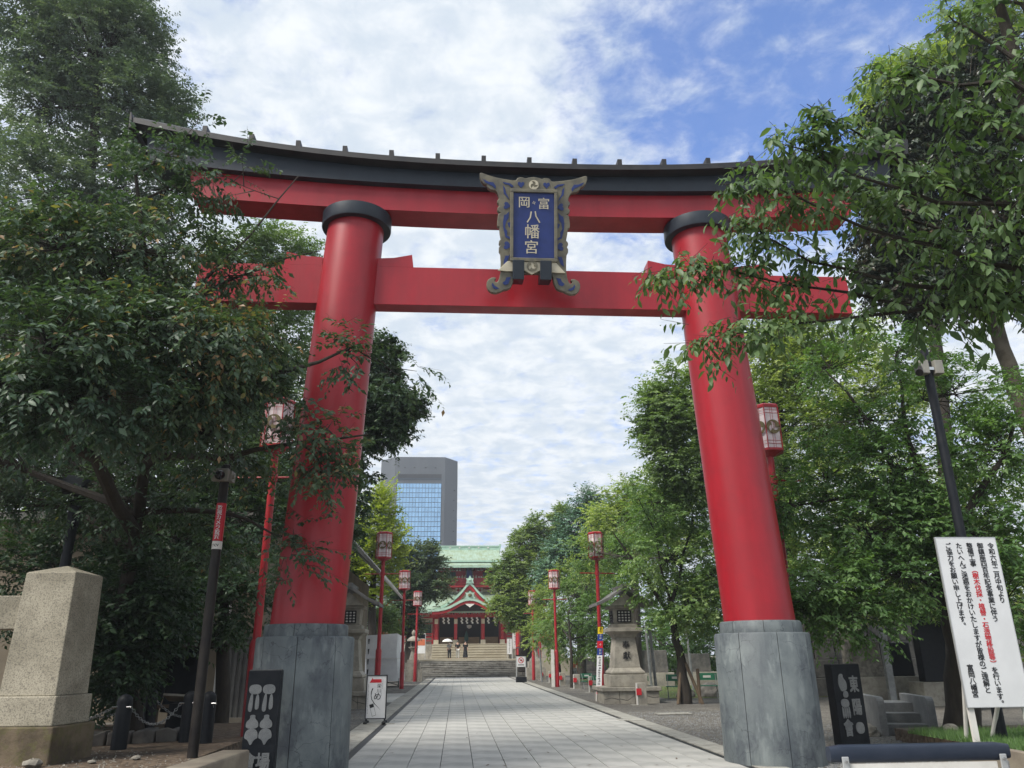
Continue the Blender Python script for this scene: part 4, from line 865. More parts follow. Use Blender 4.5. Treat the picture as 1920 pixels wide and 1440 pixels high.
# black steles
def stele(x0, x1, y, h, label, rz, side):
    xc = (x0+x1)/2; o = (xc, y, 0); t = thing('stone_stele', o, label, 'stele', 'black inscribed steles beside the torii bases')
    rot = Matrix.Translation((xc, y, 0)) @ Matrix.Rotation(R(rz), 4, 'Z') @ Matrix.Translation((-xc, -y, 0)); w = (x1-x0)/2
    b = MB(o); b.box(x0, y, -.05, x1, y+.20, h, mtx=rot); b.build('slab', M['black_paint'], t, bevel=.012)
    b = MB(o); b.box(x0+.01, y+.01, h+.001, x1-.01, y+.19, h+.012, mtx=rot); b.build('top_face', M['lantern_dark'], t)
    return t, (lambda v: rot @ Vector(v)), o
def blob(b, pts, y, fn, n=3):
    # rounded outline by corner cutting
    p = [Vector(q) for q in pts]
    for _ in range(n):
        q = []
        for i in range(len(p)): a, c = p[i], p[(i+1) % len(p)]; q += [a.lerp(c, .25), a.lerp(c, .75)]
        p = q
        if len(p) > 60: break
    b.prism([(v.x, v.y) for v in p], y, y-.012, fn)
t, fn, o = stele(-2.98, -2.52, 12.05, 1.455, 'black stele with thick rounded characters before the left torii base', 3, -1)
for cx in (-2.865, -2.675):
    b = MB(o); W_ = .085
    blob(b, [(cx-.085, 1.27), (cx+.085, 1.27), (cx+.09, 1.14), (cx-.085, 1.14)], 12.05, fn); blob(b, [(cx-.055, 1.15), (cx-.02, 1.15), (cx-.015, .93), (cx-.05, .90), (cx-.085, .94)], 12.049, fn); blob(b, [(cx+.02, 1.14), (cx+.06, 1.14), (cx+.075, .96), (cx+.04, .93), (cx+.01, .95)], 12.048, fn)
    blob(b, [(cx-.04, .87), (cx+.04, .87), (cx+.03, .82), (cx+.085, .78), (cx+.085, .69), (cx-.085, .69), (cx-.085, .78), (cx-.03, .82)], 12.047, fn); blob(b, [(cx-.07, .69), (cx+.07, .69), (cx+.10, .57), (cx+.04, .55), (cx, .46), (cx-.04, .55), (cx-.10, .57)], 12.046, fn)
    b.build('lettering', M['grey_stone'], t)
for ch, cx in (('會', -2.865), ('場', -2.675)): lettering(ch, (cx, 12.05, .27), .21, M['grey_stone'], t, o=o, bold=.03, tilt=fn, depth=.014, xs=.85)
t, fn, o = stele(6.74, 7.36, 14.5, 1.42, 'black stele with thick rounded characters beside the right torii base', 14, 1)
for ch, cx, z in (('東', 7.17, 1.08), ('陽', 7.17, .70), ('會', 6.93, .36)): lettering(ch, (cx, 14.5, z), .27, M['grey_stone'], t, o=o, bold=.03, tilt=fn, depth=.014, xs=.7)
b = MB(o); c = 6.93
blob(b, [(c-.06, 1.26), (c+.03, 1.26), (c+.02, 1.2), (c+.09, 1.12), (c+.08, .99), (c+.02, .97), (c-.05, .96), (c-.10, 1.1)], 14.5, fn); blob(b, [(c-.01, .97), (c+.09, .97), (c+.09, .86), (c-.03, .86)], 14.498, fn)
blob(b, [(c-.09, .84), (c+.08, .84), (c+.09, .70), (c-.09, .70)], 14.499, fn)
for dx in (-.07, -.025, .02, .065): blob(b, [(c+dx-.016, .71), (c+dx+.016, .71), (c+dx+.02, .52), (c+dx-.02, .52)], 14.497, fn, 2)
blob(b, [(7.09, .45), (7.27, .45), (7.27, .26), (7.09, .26)], 14.5, fn); b.build('lettering', M['grey_stone'], t)
TREES = {
 'cherry_left': {'trunk': [(-5.9, 16, 0.2, 0.17), (-6.34, 15.6, 2.17, 0.14), (-6.03, 15.0, 3.47, 0.12), (-5.66, 14.0, 4.66, 0.1), (-5.26, 12.5, 6.15, 0.09), (-5.2, 11.6, 7.87, 0.05), (-5.43, 11.3, 9.2, 0.025)], 'limbs': [[(-5.96, 14.8, 3.83, 0.13), (-5.6, 12.0, 4.55, 0.09), (-5.38, 10.0, 4.7, 0.06), (-5.72, 9.0, 4.85, 0.03)], [(-5.63, 13.8, 4.81, 0.1), (-3.93, 12.0, 5.44, 0.06), (-2.81, 11.3, 5.74, 0.04), (-1.75, 11.6, 6.32, 0.015)], [(-5.63, 13.8, 5.0, 0.08), (-3.73, 12.2, 4.62, 0.05), (-2.5, 11.8, 4.78, 0.03), (-1.44, 11.8, 4.92, 0.012)], [(-5.22, 12.2, 6.6, 0.05), (-4.44, 11.6, 7.11, 0.03), (-3.51, 11.5, 8.26, 0.018), (-2.85, 11.6, 9.5, 0.008)], [(-5.26, 12.0, 7.29, 0.05), (-5.64, 11.0, 7.34, 0.03), (-6.21, 10.6, 7.65, 0.015)], [(-5.2, 12.4, 6.11, 0.05), (-4.34, 11.6, 7.02, 0.03), (-3.44, 11.5, 7.57, 0.02), (-2.4, 11.7, 8.1, 0.008)], [(-5.79, 14.4, 4.16, 0.07), (-4.35, 14.6, 4.19, 0.04), (-3.35, 14.2, 3.74, 0.015)]], 'blobs': [(-6.12, 10.8, 7.49, 1.14, 0.89, 0.65, 34), (-4.88, 11.4, 9.08, 0.89, 0.85, 0.8, 10), (-4.07, 11.5, 9.38, 0.55, 0.55, 0.55, 3), (-4.96, 11.0, 7.64, 1.17, 0.96, 0.75, 30), (-5.06, 11.4, 9.7, 0.54, 0.45, 0.36, 6), (-3.75, 11.4, 7.51, 0.77, 0.65, 0.52, 7), (-5.22, 9.5, 5.48, 1.09, 0.82, 0.55, 38), (-3.95, 10.3, 6.0, 1.43, 0.98, 0.53, 48), (-3.07, 11.2, 6.22, 0.66, 0.51, 0.37, 8), (-1.82, 11.6, 6.18, 0.43, 0.33, 0.24, 4), (-1.03, 11.8, 6.04, 0.39, 0.37, 0.35, 2), (-3.73, 10.8, 5.34, 0.93, 0.66, 0.39, 26), (-2.65, 11.4, 5.52, 0.49, 0.37, 0.25, 4), (-2.08, 11.6, 4.98, 0.58, 0.38, 0.18, 5), (-4.86, 9.6, 4.69, 1.15, 0.77, 0.4, 34), (-4.27, 11.2, 5.05, 1.18, 0.77, 0.35, 28), (-4.25, 14.2, 5.11, 0.69, 0.59, 0.49, 14), (-2.14, 11.8, 4.23, 0.49, 0.35, 0.2, 4), (-1.84, 11.8, 4.61, 0.46, 0.33, 0.21, 4), (-8.54, 15.8, 5.04, 1.18, 0.96, 0.75, 18), (-2.58, 12.3, 3.13, 0.33, 0.41, 0.49, 4), (-4.76, 15.5, 3.83, 0.62, 0.62, 0.62, 10), (-6.11, 14.6, 4.39, 1.28, 0.99, 0.69, 24), (-4.65, 11.5, 10.46, 0.11, 0.17, 0.23, 1), (-7.52, 12.5, 8.3, 1.12, 0.98, 0.84, 22), (-6.12, 12.5, 7.51, 1.38, 1.11, 0.83, 26), (-5.62, 12.5, 5.95, 1.51, 1.15, 0.8, 26), (-4.3, 12.5, 6.55, 0.91, 0.82, 0.73, 12), (-9.5, 13.5, 5.6, 2.0, 1.8, 1.3, 40), (-9, 16, 6.5, 2.2, 2, 1.3, 40), (-11, 15, 4.6, 1.8, 1.8, 1.4, 30), (-8.3, 12.2, 7.5, 1.8, 1.6, 1.1, 26)]},  # last four clumps extend the crown out of view, added to shade the trunk
 'zelkova_left_back': {'trunk': [(-11.22, 25.0, 0.0, 0.4), (-12.05, 25.0, 7.05, 0.3), (-13.17, 25.0, 14.64, 0.18), (-13.92, 25.0, 21.42, 0.15)], 'limbs': [], 'blobs': [(-14.58, 25.0, 24.17, 2.91, 2.6, 2.29, 90), (-16.91, 25.0, 24.84, 1.67, 1.77, 1.88, 40), (-15.58, 25.0, 27.64, 2.8, 2.05, 1.29, 40), (-12.56, 25.0, 21.48, 1.83, 1.93, 2.03, 50), (-15.85, 25.0, 21.33, 1.81, 2.01, 2.21, 42), (-14.51, 24.0, 16.76, 2.21, 2.12, 2.03, 60), (-12.41, 25.0, 17.93, 2.14, 1.95, 1.75, 55), (-11.57, 25.0, 20.07, 1.1, 1.35, 1.6, 24), (-14.21, 24.0, 13.28, 2.3, 2.12, 1.94, 55), (-11.54, 25.0, 14.68, 2.25, 1.97, 1.69, 45), (-13.56, 24.0, 9.92, 2.2, 2.03, 1.86, 45), (-11.29, 25.0, 11.84, 2.17, 1.9, 1.63, 36), (-13.21, 25.0, 11.81, 1.98, 1.8, 1.62, 30), (-11.05, 25.0, 22.05, 0.51, 0.87, 1.23, 7), (-13.38, 25.0, 25.57, 1.27, 1.38, 1.48, 30)]},
 'chestnut_left_back': {'trunk': [(-7.72, 31.0, 0.0, 0.4), (-8.34, 31.0, 8.39, 0.35), (-9.15, 31.0, 16.4, 0.15)], 'limbs': [], 'blobs': [(-9.31, 31.0, 17.95, 1.88, 1.76, 1.65, 45), (-7.97, 31.0, 18.52, 1.3, 1.3, 1.3, 24), (-7.19, 31.0, 17.48, 0.94, 1.18, 1.41, 16), (-8.77, 31.0, 14.89, 2.51, 1.94, 1.37, 40), (-10.28, 31.0, 16.37, 1.85, 1.96, 2.08, 40), (-6.94, 31.0, 14.43, 0.91, 1.25, 1.6, 16), (-7.22, 31.0, 12.49, 1.34, 1.45, 1.56, 22), (-7.22, 31.0, 9.95, 1.31, 1.41, 1.52, 22), (-8.07, 31.0, 7.75, 1.49, 1.49, 1.49, 22), (-8.44, 31.0, 11.53, 2.43, 2.1, 1.77, 40), (-9.58, 30.0, 9.01, 2.7, 2.18, 1.66, 40), (-16.52, 31.0, 7.09, 1.45, 1.34, 1.24, 30), (-17.11, 31.0, 6.07, 1.22, 1.12, 1.02, 20), (-6.31, 30.0, 9.04, 1.47, 1.36, 1.26, 18)]},
 'oak_left_shade': {'trunk': [(-5.49, 20.0, 0.0, 0.16), (-5.71, 20.0, 2.93, 0.12), (-5.93, 20.0, 4.88, 0.06)], 'limbs': [], 'blobs': [(-5.47, 19.0, 3.22, 1.25, 1.19, 1.12, 34), (-6.83, 19.5, 4.03, 1.29, 1.29, 1.29, 34), (-7.51, 18.5, 2.84, 1.08, 1.2, 1.32, 30), (-8.69, 19.0, 4.46, 0.88, 0.95, 1.01, 20), (-10.08, 19.0, 3.48, 1.11, 1.17, 1.23, 24), (-7.62, 18.5, 1.38, 0.81, 0.76, 0.7, 16), (-6.18, 15.2, 2.72, 0.69, 0.69, 0.69, 22), (-6.25, 15.4, 1.69, 0.54, 0.56, 0.59, 20), (-5.86, 16.0, 2.47, 0.62, 0.62, 0.62, 18), (-5.81, 21.0, 5.05, 1.14, 1.06, 0.99, 20), (-7.54, 21.0, 5.61, 1.71, 1.35, 1.0, 26), (-10.64, 21.0, 6.76, 2.01, 1.65, 1.29, 34), (-12.29, 21.0, 6.75, 1.14, 1.07, 1.0, 16), (-11.75, 21.0, 8.26, 1.91, 1.61, 1.32, 30), (-9.34, 21.0, 8.29, 2.07, 1.7, 1.33, 30), (-6.89, 21.0, 8.32, 1.79, 1.49, 1.19, 26), (-5.17, 22.0, 6.43, 1.37, 1.29, 1.22, 20), (-8.36, 20.0, 6.25, 1.92, 1.51, 1.1, 30), (-7.15, 20.0, 2.32, 0.77, 0.77, 0.77, 14)]},
 'dark_tree_beside_pillar': {'trunk': [(-4.05, 25.0, 0.0, 0.26), (-4.06, 25.0, 5.37, 0.2), (-3.68, 24.0, 8.25, 0.12)], 'limbs': [], 'blobs': [(-2.89, 24.0, 10.82, 0.85, 0.91, 0.97, 30), (-2.51, 24.0, 9.43, 0.97, 0.9, 0.83, 40), (-1.82, 24.0, 9.26, 0.52, 0.52, 0.52, 14), (-3.49, 24.0, 7.73, 0.76, 0.72, 0.67, 22), (-2.4, 24.0, 8.53, 0.65, 0.55, 0.44, 14), (-3.09, 24.0, 6.54, 0.5, 0.58, 0.66, 8), (-4.2, 25.0, 7.45, 1.22, 1.31, 1.39, 22), (-4.36, 25.0, 9.83, 1.26, 1.44, 1.62, 24), (-3.35, 24.0, 5.54, 0.41, 0.53, 0.65, 5)]},
 'ginkgo': {'trunk': [(-5.62, 55.0, 0.0, 0.3), (-5.83, 55.0, 6.97, 0.2), (-5.77, 55.0, 11.77, 0.05)], 'limbs': [], 'blobs': [(-5.45, 55.0, 11.4, 0.76, 0.98, 1.21, 18), (-5.27, 55.0, 12.35, 0.3, 0.46, 0.61, 4), (-5.97, 55.0, 9.71, 1.42, 1.27, 1.12, 30), (-4.66, 55.0, 9.52, 0.52, 0.67, 0.82, 6), (-6.07, 55.0, 8.06, 1.85, 1.48, 1.11, 34), (-4.78, 55.0, 8.06, 0.82, 0.78, 0.74, 8), (-6.54, 55.0, 6.62, 1.83, 1.56, 1.28, 30), (-4.03, 55.0, 9.52, 0.19, 0.56, 0.94, 3)]},
 'camphor_left': {'trunk': [(-3.82, 68.0, 0.5, 0.5), (-3.71, 68.0, 4.74, 0.4), (-3.34, 68.0, 7.35, 0.25)], 'limbs': [], 'blobs': [(-3.19, 68.0, 9.8, 1.84, 1.47, 1.1, 34), (-4.74, 68.0, 8.46, 1.37, 1.25, 1.14, 22), (-2.02, 68.0, 8.67, 1.1, 1.01, 0.92, 14), (-3.74, 67.0, 7.26, 2.01, 1.57, 1.12, 34), (-1.64, 67.0, 7.26, 0.99, 0.94, 0.9, 12), (-4.8, 67.0, 5.98, 1.33, 1.2, 1.07, 18), (-4.37, 68.0, 4.53, 1.79, 1.39, 0.98, 20)]},
 'bush_left_green': {'trunk': [(-5.6, 57.0, 0.0, 0.15), (-5.7, 57.0, 3.89, 0.1)], 'limbs': [], 'blobs': [(-5.61, 57.0, 4.43, 1.2, 1.05, 0.9, 26), (-6.25, 57.0, 3.9, 1.12, 0.93, 0.75, 14), (-4.85, 57.0, 4.06, 0.6, 0.67, 0.75, 9)]},
 'camphor_right_mid': {'trunk': [(10.5, 28.0, 0.0, 0.26), (10.72, 28.0, 6.81, 0.22), (9.6, 28.0, 9.91, 0.14)], 'limbs': [], 'blobs': [(8.87, 28.0, 11.21, 1.25, 1.15, 1.04, 40), (7.94, 28.0, 10.11, 0.92, 1.03, 1.13, 32), (9.6, 28.0, 9.91, 1.65, 1.44, 1.23, 40), (7.83, 28.0, 8.74, 0.81, 0.76, 0.71, 20), (8.81, 28.0, 8.23, 1.41, 1.11, 0.81, 28), (7.57, 28.0, 10.75, 0.52, 0.57, 0.62, 10), (11.34, 29.0, 9.12, 1.48, 1.58, 1.69, 30)]},
 'zelkova_right_back': {'trunk': [(12.68, 31.0, 0.0, 0.35), (13.6, 31.0, 8.5, 0.28), (13.92, 31.0, 12.78, 0.15)], 'limbs': [], 'blobs': [(13.53, 31.0, 13.53, 1.65, 1.41, 1.18, 40), (15.16, 31.0, 14.83, 1.67, 1.44, 1.2, 40), (12.87, 31.0, 12.03, 1.39, 1.27, 1.16, 30), (15.61, 31.0, 12.81, 2.11, 1.76, 1.41, 34), (14.0, 31.0, 15.33, 1.2, 1.02, 0.84, 16), (14.14, 31.0, 10.84, 2.07, 1.72, 1.38, 36), (17.14, 31.0, 14.87, 1.68, 1.56, 1.44, 26), (17.06, 30.0, 11.51, 1.81, 1.69, 1.58, 30), (19.21, 30.0, 12.99, 1.84, 1.61, 1.38, 24), (15.96, 31.0, 10.38, 1.83, 1.61, 1.38, 26), (14.35, 31.0, 8.96, 2.03, 1.69, 1.35, 30)]},
 'evergreen_right': {'trunk': [(14.03, 18.0, 0.0, 0.3), (14.74, 18.0, 5.64, 0.26), (14.36, 18.0, 8.18, 0.2), (14.28, 18.0, 9.69, 0.18), (14.29, 18.0, 12.44, 0.12), (14.46, 18.0, 15.46, 0.06)], 'limbs': [], 'blobs': [(13.62, 18.0, 16.93, 1.59, 1.23, 0.87, 46), (15.17, 18.0, 16.43, 1.58, 1.43, 1.27, 52), (12.71, 18.0, 15.57, 0.93, 0.89, 0.85, 24), (13.79, 18.0, 14.52, 1.69, 1.3, 0.92, 48), (12.02, 18.0, 12.71, 1.04, 0.96, 0.89, 28), (13.66, 18.0, 12.42, 1.63, 1.34, 1.04, 44), (12.47, 18.0, 11.07, 1.45, 1.09, 0.72, 30), (15.36, 18.0, 13.68, 1.22, 1.29, 1.37, 34), (16.12, 18.0, 18.44, 1.31, 1.14, 0.98, 26), (16.0, 18.0, 16.46, 1.27, 1.19, 1.11, 26), (11.68, 18.0, 14.26, 0.61, 0.68, 0.76, 12), (11.36, 18.0, 11.53, 0.58, 0.58, 0.58, 10), (14.42, 18.0, 10.96, 1.02, 0.87, 0.73, 18)]},
 'maple_right_top': {'trunk': [(15.09, 24.0, 0.0, 0.3), (16.53, 24.0, 10.73, 0.22), (17.45, 24.0, 19.51, 0.1)], 'limbs': [], 'blobs': [(17.77, 24.0, 23.47, 1.29, 1.02, 0.75, 30), (16.41, 24.0, 22.1, 0.74, 0.79, 0.84, 16), (19.26, 24.0, 24.21, 1.3, 1.09, 0.87, 24), (16.04, 24.0, 21.19, 0.63, 0.57, 0.52, 8), (21.24, 24.0, 25.97, 1.78, 1.44, 1.11, 20), (22.75, 24.0, 25.49, 1.33, 1.33, 1.33, 18), (21.97, 24.0, 27.15, 2.03, 1.46, 0.9, 20)]},
 'cherry_right': {'trunk': [(9.7, 15.6, 0.2, 0.26), (9.8, 15.3, 1.64, 0.23), (9.66, 15.2, 2.84, 0.2), (9.76, 15.2, 3.9, 0.16)], 'limbs': [[(9.73, 15.2, 3.47, 0.12), (9.23, 15.3, 5.02, 0.08), (8.83, 15.6, 6.51, 0.04), (8.24, 16.0, 7.78, 0.015)], [(9.76, 15.2, 3.9, 0.1), (9.46, 15.2, 5.92, 0.06), (9.76, 15.5, 7.23, 0.03)], [(9.73, 15.2, 3.47, 0.12), (10.6, 14.6, 4.87, 0.06), (11.35, 14.5, 5.97, 0.03)], [(9.69, 15.2, 2.74, 0.1), (8.66, 15.0, 3.44, 0.05), (7.2, 14.8, 3.02, 0.02), (6.2, 14.6, 2.51, 0.008)], [(9.69, 15.2, 3.26, 0.08), (8.53, 15.6, 4.74, 0.04), (6.97, 15.8, 4.54, 0.02), (5.51, 15.6, 4.45, 0.006)]], 'blobs': [(8.49, 16.0, 7.78, 0.98, 0.73, 0.49, 10), (9.96, 15.8, 8.12, 1.1, 0.8, 0.49, 12), (8.81, 15.6, 6.39, 1.4, 0.96, 0.52, 17), (10.59, 15.0, 6.82, 1.26, 0.97, 0.69, 20), (8.13, 16.0, 5.4, 1.05, 0.76, 0.47, 12), (9.33, 15.2, 5.22, 1.45, 1.12, 0.78, 40), (10.9, 14.5, 5.51, 0.87, 0.87, 0.87, 28), (6.98, 15.8, 4.6, 0.79, 0.56, 0.34, 14), (5.88, 15.7, 4.41, 0.45, 0.32, 0.2, 5), (8.31, 15.4, 4.03, 1.21, 0.88, 0.55, 30), (6.97, 14.8, 2.92, 0.82, 0.62, 0.41, 24), (7.41, 14.6, 2.31, 0.7, 0.55, 0.4, 16), (8.58, 14.8, 3.01, 0.93, 0.78, 0.62, 24), (10.11, 14.4, 3.77, 0.93, 0.83, 0.72, 20), (6.19, 14.6, 2.42, 0.4, 0.32, 0.25, 7), (10.36, 14.4, 2.57, 0.5, 0.7, 0.91, 16), (9.61, 15.0, 4.29, 0.97, 0.81, 0.65, 20)]},
 'hedge_tree_right_back': {'trunk': [(16.98, 26.0, 0.0, 0.2), (16.89, 26.0, 4.61, 0.15)], 'limbs': [], 'blobs': [(12.84, 25.0, 6.08, 2.15, 1.79, 1.43, 34), (15.45, 25.0, 6.09, 2.16, 1.89, 1.62, 34), (18.13, 25.0, 6.28, 1.82, 1.82, 1.82, 30), (12.87, 25.0, 3.99, 1.92, 1.48, 1.04, 26), (16.02, 26.0, 4.08, 1.64, 1.37, 1.09, 16), (17.81, 25.0, 3.29, 1.22, 1.49, 1.75, 22), (11.25, 26.0, 4.8, 1.09, 1.27, 1.45, 16), (19.83, 26.0, 9.84, 1.58, 1.38, 1.18, 12)]},
 'cherry_path_right': {'trunk': [(8.17, 29.3, 0.0, 0.2), (8.15, 29.3, 1.4, 0.16), (7.95, 29.2, 2.51, 0.14), (7.79, 29.0, 3.63, 0.1)], 'limbs': [[(7.92, 29.2, 2.88, 0.09), (6.9, 28.8, 4.38, 0.06), (5.71, 28.4, 5.89, 0.02)], [(7.84, 29.0, 3.44, 0.08), (8.42, 29.0, 5.18, 0.05), (9.0, 29.0, 7.0, 0.02)], [(7.92, 29.2, 2.88, 0.08), (9.15, 29.0, 4.2, 0.05), (10.52, 29.0, 5.57, 0.02)], [(7.84, 29.0, 3.44, 0.05), (7.34, 28.5, 5.9, 0.03), (6.34, 28.0, 7.81, 0.01)]], 'blobs': [(8.05, 34.0, 7.08, 1.43, 1.25, 1.07, 26), (7.82, 28.5, 6.9, 1.41, 1.21, 1.01, 28), (9.4, 29.0, 6.79, 1.64, 1.44, 1.23, 28), (7.34, 35.0, 5.81, 1.44, 1.2, 0.96, 24), (7.95, 28.8, 4.96, 1.79, 1.44, 1.09, 38), (9.58, 29.0, 4.39, 1.4, 1.3, 1.2, 24), (7.35, 29.5, 4.15, 1.21, 0.86, 0.5, 12), (8.62, 28.8, 3.42, 1.17, 0.98, 0.78, 22), (6.43, 28.0, 7.6, 0.56, 0.4, 0.24, 3), (9.22, 29.0, 2.87, 0.78, 0.78, 0.78, 10), (5.45, 33.0, 5.9, 0.91, 0.8, 0.68, 8), (7.88, 28.8, 2.87, 0.78, 0.53, 0.29, 6)]},
 'young_cherry_right': {'trunk': [(6.45, 46.0, 0.0, 0.09), (6.45, 46.0, 2.5, 0.07), (6.35, 46.0, 3.96, 0.04)], 'limbs': [], 'blobs': [(7.28, 50.0, 5.13, 1.52, 1.18, 0.84, 22), (8.33, 50.0, 5.94, 1.36, 1.19, 1.02, 20), (7.39, 50.0, 3.68, 1.67, 1.33, 1.0, 32), (8.06, 46.0, 3.95, 1.23, 1.16, 1.08, 26), (7.18, 50.0, 2.42, 1.16, 0.94, 0.73, 16), (8.32, 47.0, 2.5, 1.09, 0.94, 0.78, 16), (5.58, 52.0, 3.12, 0.69, 0.65, 0.62, 5)]},
 'young_cherry_right_b': {'trunk': [(6.8, 54.0, 0.0, 0.09), (6.68, 54.0, 2.66, 0.07), (6.55, 54.0, 4.37, 0.04)], 'limbs': [], 'blobs': [(5.87, 56.0, 5.57, 1.13, 0.94, 0.75, 10), (6.29, 55.0, 4.08, 1.47, 1.19, 0.92, 20), (5.45, 58.0, 3.12, 0.96, 0.82, 0.69, 8), (7.73, 54.0, 6.83, 1.47, 1.28, 1.1, 18), (6.49, 54.0, 2.32, 1.25, 0.94, 0.64, 10)]},
 'cedar': {'trunk': [(9.46, 62.0, 0.0, 0.3), (9.72, 62.0, 7.6, 0.2), (10.43, 62.0, 14.21, 0.04)], 'limbs': [], 'blobs': [(10.3, 62.0, 13.33, 0.61, 0.78, 0.96, 9), (11.24, 62.0, 12.68, 0.96, 0.91, 0.87, 12), (9.66, 62.0, 11.6, 1.38, 1.23, 1.08, 22), (11.59, 62.0, 10.95, 1.29, 1.29, 1.29, 18), (8.73, 62.0, 9.68, 1.79, 1.43, 1.07, 30), (10.65, 62.0, 9.26, 1.7, 1.49, 1.28, 26), (8.03, 62.0, 7.82, 2.11, 1.58, 1.05, 34), (10.56, 62.0, 7.4, 1.9, 1.58, 1.26, 24)]},
 'camphor_right_far': {'trunk': [(5.85, 70.0, 0.5, 0.5), (5.9, 70.0, 4.77, 0.42), (5.48, 70.0, 7.94, 0.3), (6.73, 70.0, 11.68, 0.12)], 'limbs': [[(5.91, 70.0, 5.21, 0.3), (4.49, 69.5, 7.44, 0.2), (3.3, 69.0, 8.53, 0.08)]], 'blobs': [(4.0, 69.0, 8.3, 1.31, 1.17, 1.03, 24), (5.18, 69.0, 9.45, 1.5, 1.27, 1.03, 26), (6.01, 70.0, 11.68, 1.44, 1.25, 1.06, 24), (6.76, 70.0, 12.88, 0.87, 0.78, 0.68, 9), (4.75, 68.5, 7.13, 1.57, 1.29, 1.01, 28), (6.08, 69.0, 6.94, 1.86, 1.58, 1.3, 28), (3.81, 67.5, 5.44, 1.08, 0.99, 0.9, 22), (4.79, 67.5, 4.66, 1.17, 0.99, 0.81, 16), (7.41, 70.0, 9.32, 1.91, 1.67, 1.43, 28), (8.82, 71.0, 12.8, 1.28, 1.18, 1.08, 16), (9.36, 71.0, 14.03, 0.99, 0.84, 0.69, 9), (6.98, 69.0, 5.15, 1.66, 1.43, 1.2, 16), (8.29, 71.0, 11.34, 1.46, 1.37, 1.27, 18)]},
 'zelkova_right_far': {'trunk': [(10.08, 46.0, 0.0, 0.3), (10.38, 46.0, 6.04, 0.22), (10.58, 46.0, 9.18, 0.1)], 'limbs': [], 'blobs': [(11.3, 46.0, 10.15, 1.95, 1.62, 1.3, 34), (9.29, 46.0, 9.34, 1.61, 1.37, 1.13, 26), (13.03, 46.0, 11.14, 1.96, 1.64, 1.31, 22), (10.03, 46.0, 10.8, 0.98, 0.81, 0.65, 9), (11.49, 46.0, 8.22, 2.88, 2.08, 1.28, 34), (9.07, 47.0, 7.73, 1.62, 1.46, 1.3, 20), (14.18, 46.0, 9.18, 1.94, 1.94, 1.94, 20)]},
 'backdrop_trees_left': {'trunk': [(-8.54, 48.0, 0.0, 0.3), (-8.84, 48.0, 5.68, 0.2)], 'limbs': [], 'blobs': [(-7.91, 46.0, 6.11, 2.14, 1.99, 1.84, 28), (-9.61, 46.0, 4.93, 2.12, 1.97, 1.82, 24), (-8.25, 60.0, 5.92, 1.39, 1.49, 1.59, 12), (-8.13, 46.0, 9.16, 2.19, 2.03, 1.88, 20)]},
 'backdrop_trees_right': {'trunk': [(15.12, 60.0, 0.0, 0.3), (15.41, 60.0, 4.63, 0.2)], 'limbs': [], 'blobs': [(12.52, 58.0, 4.54, 2.34, 2.14, 1.95, 28), (16.12, 58.0, 4.9, 2.35, 2.16, 1.96, 26), (17.95, 56.0, 5.5, 1.91, 2.1, 2.29, 22), (13.58, 58.0, 2.68, 3.48, 2.12, 0.77, 14), (13.54, 52.0, 2.07, 2.42, 1.69, 0.97, 24), (15.73, 50.0, 2.03, 2.0, 1.47, 0.93, 20), (11.93, 56.0, 1.78, 1.48, 1.07, 0.67, 10), (22.94, 48.0, 3.64, 2.95, 2.13, 1.31, 14), (27.82, 48.0, 4.24, 2.98, 2.32, 1.66, 14)]},
}
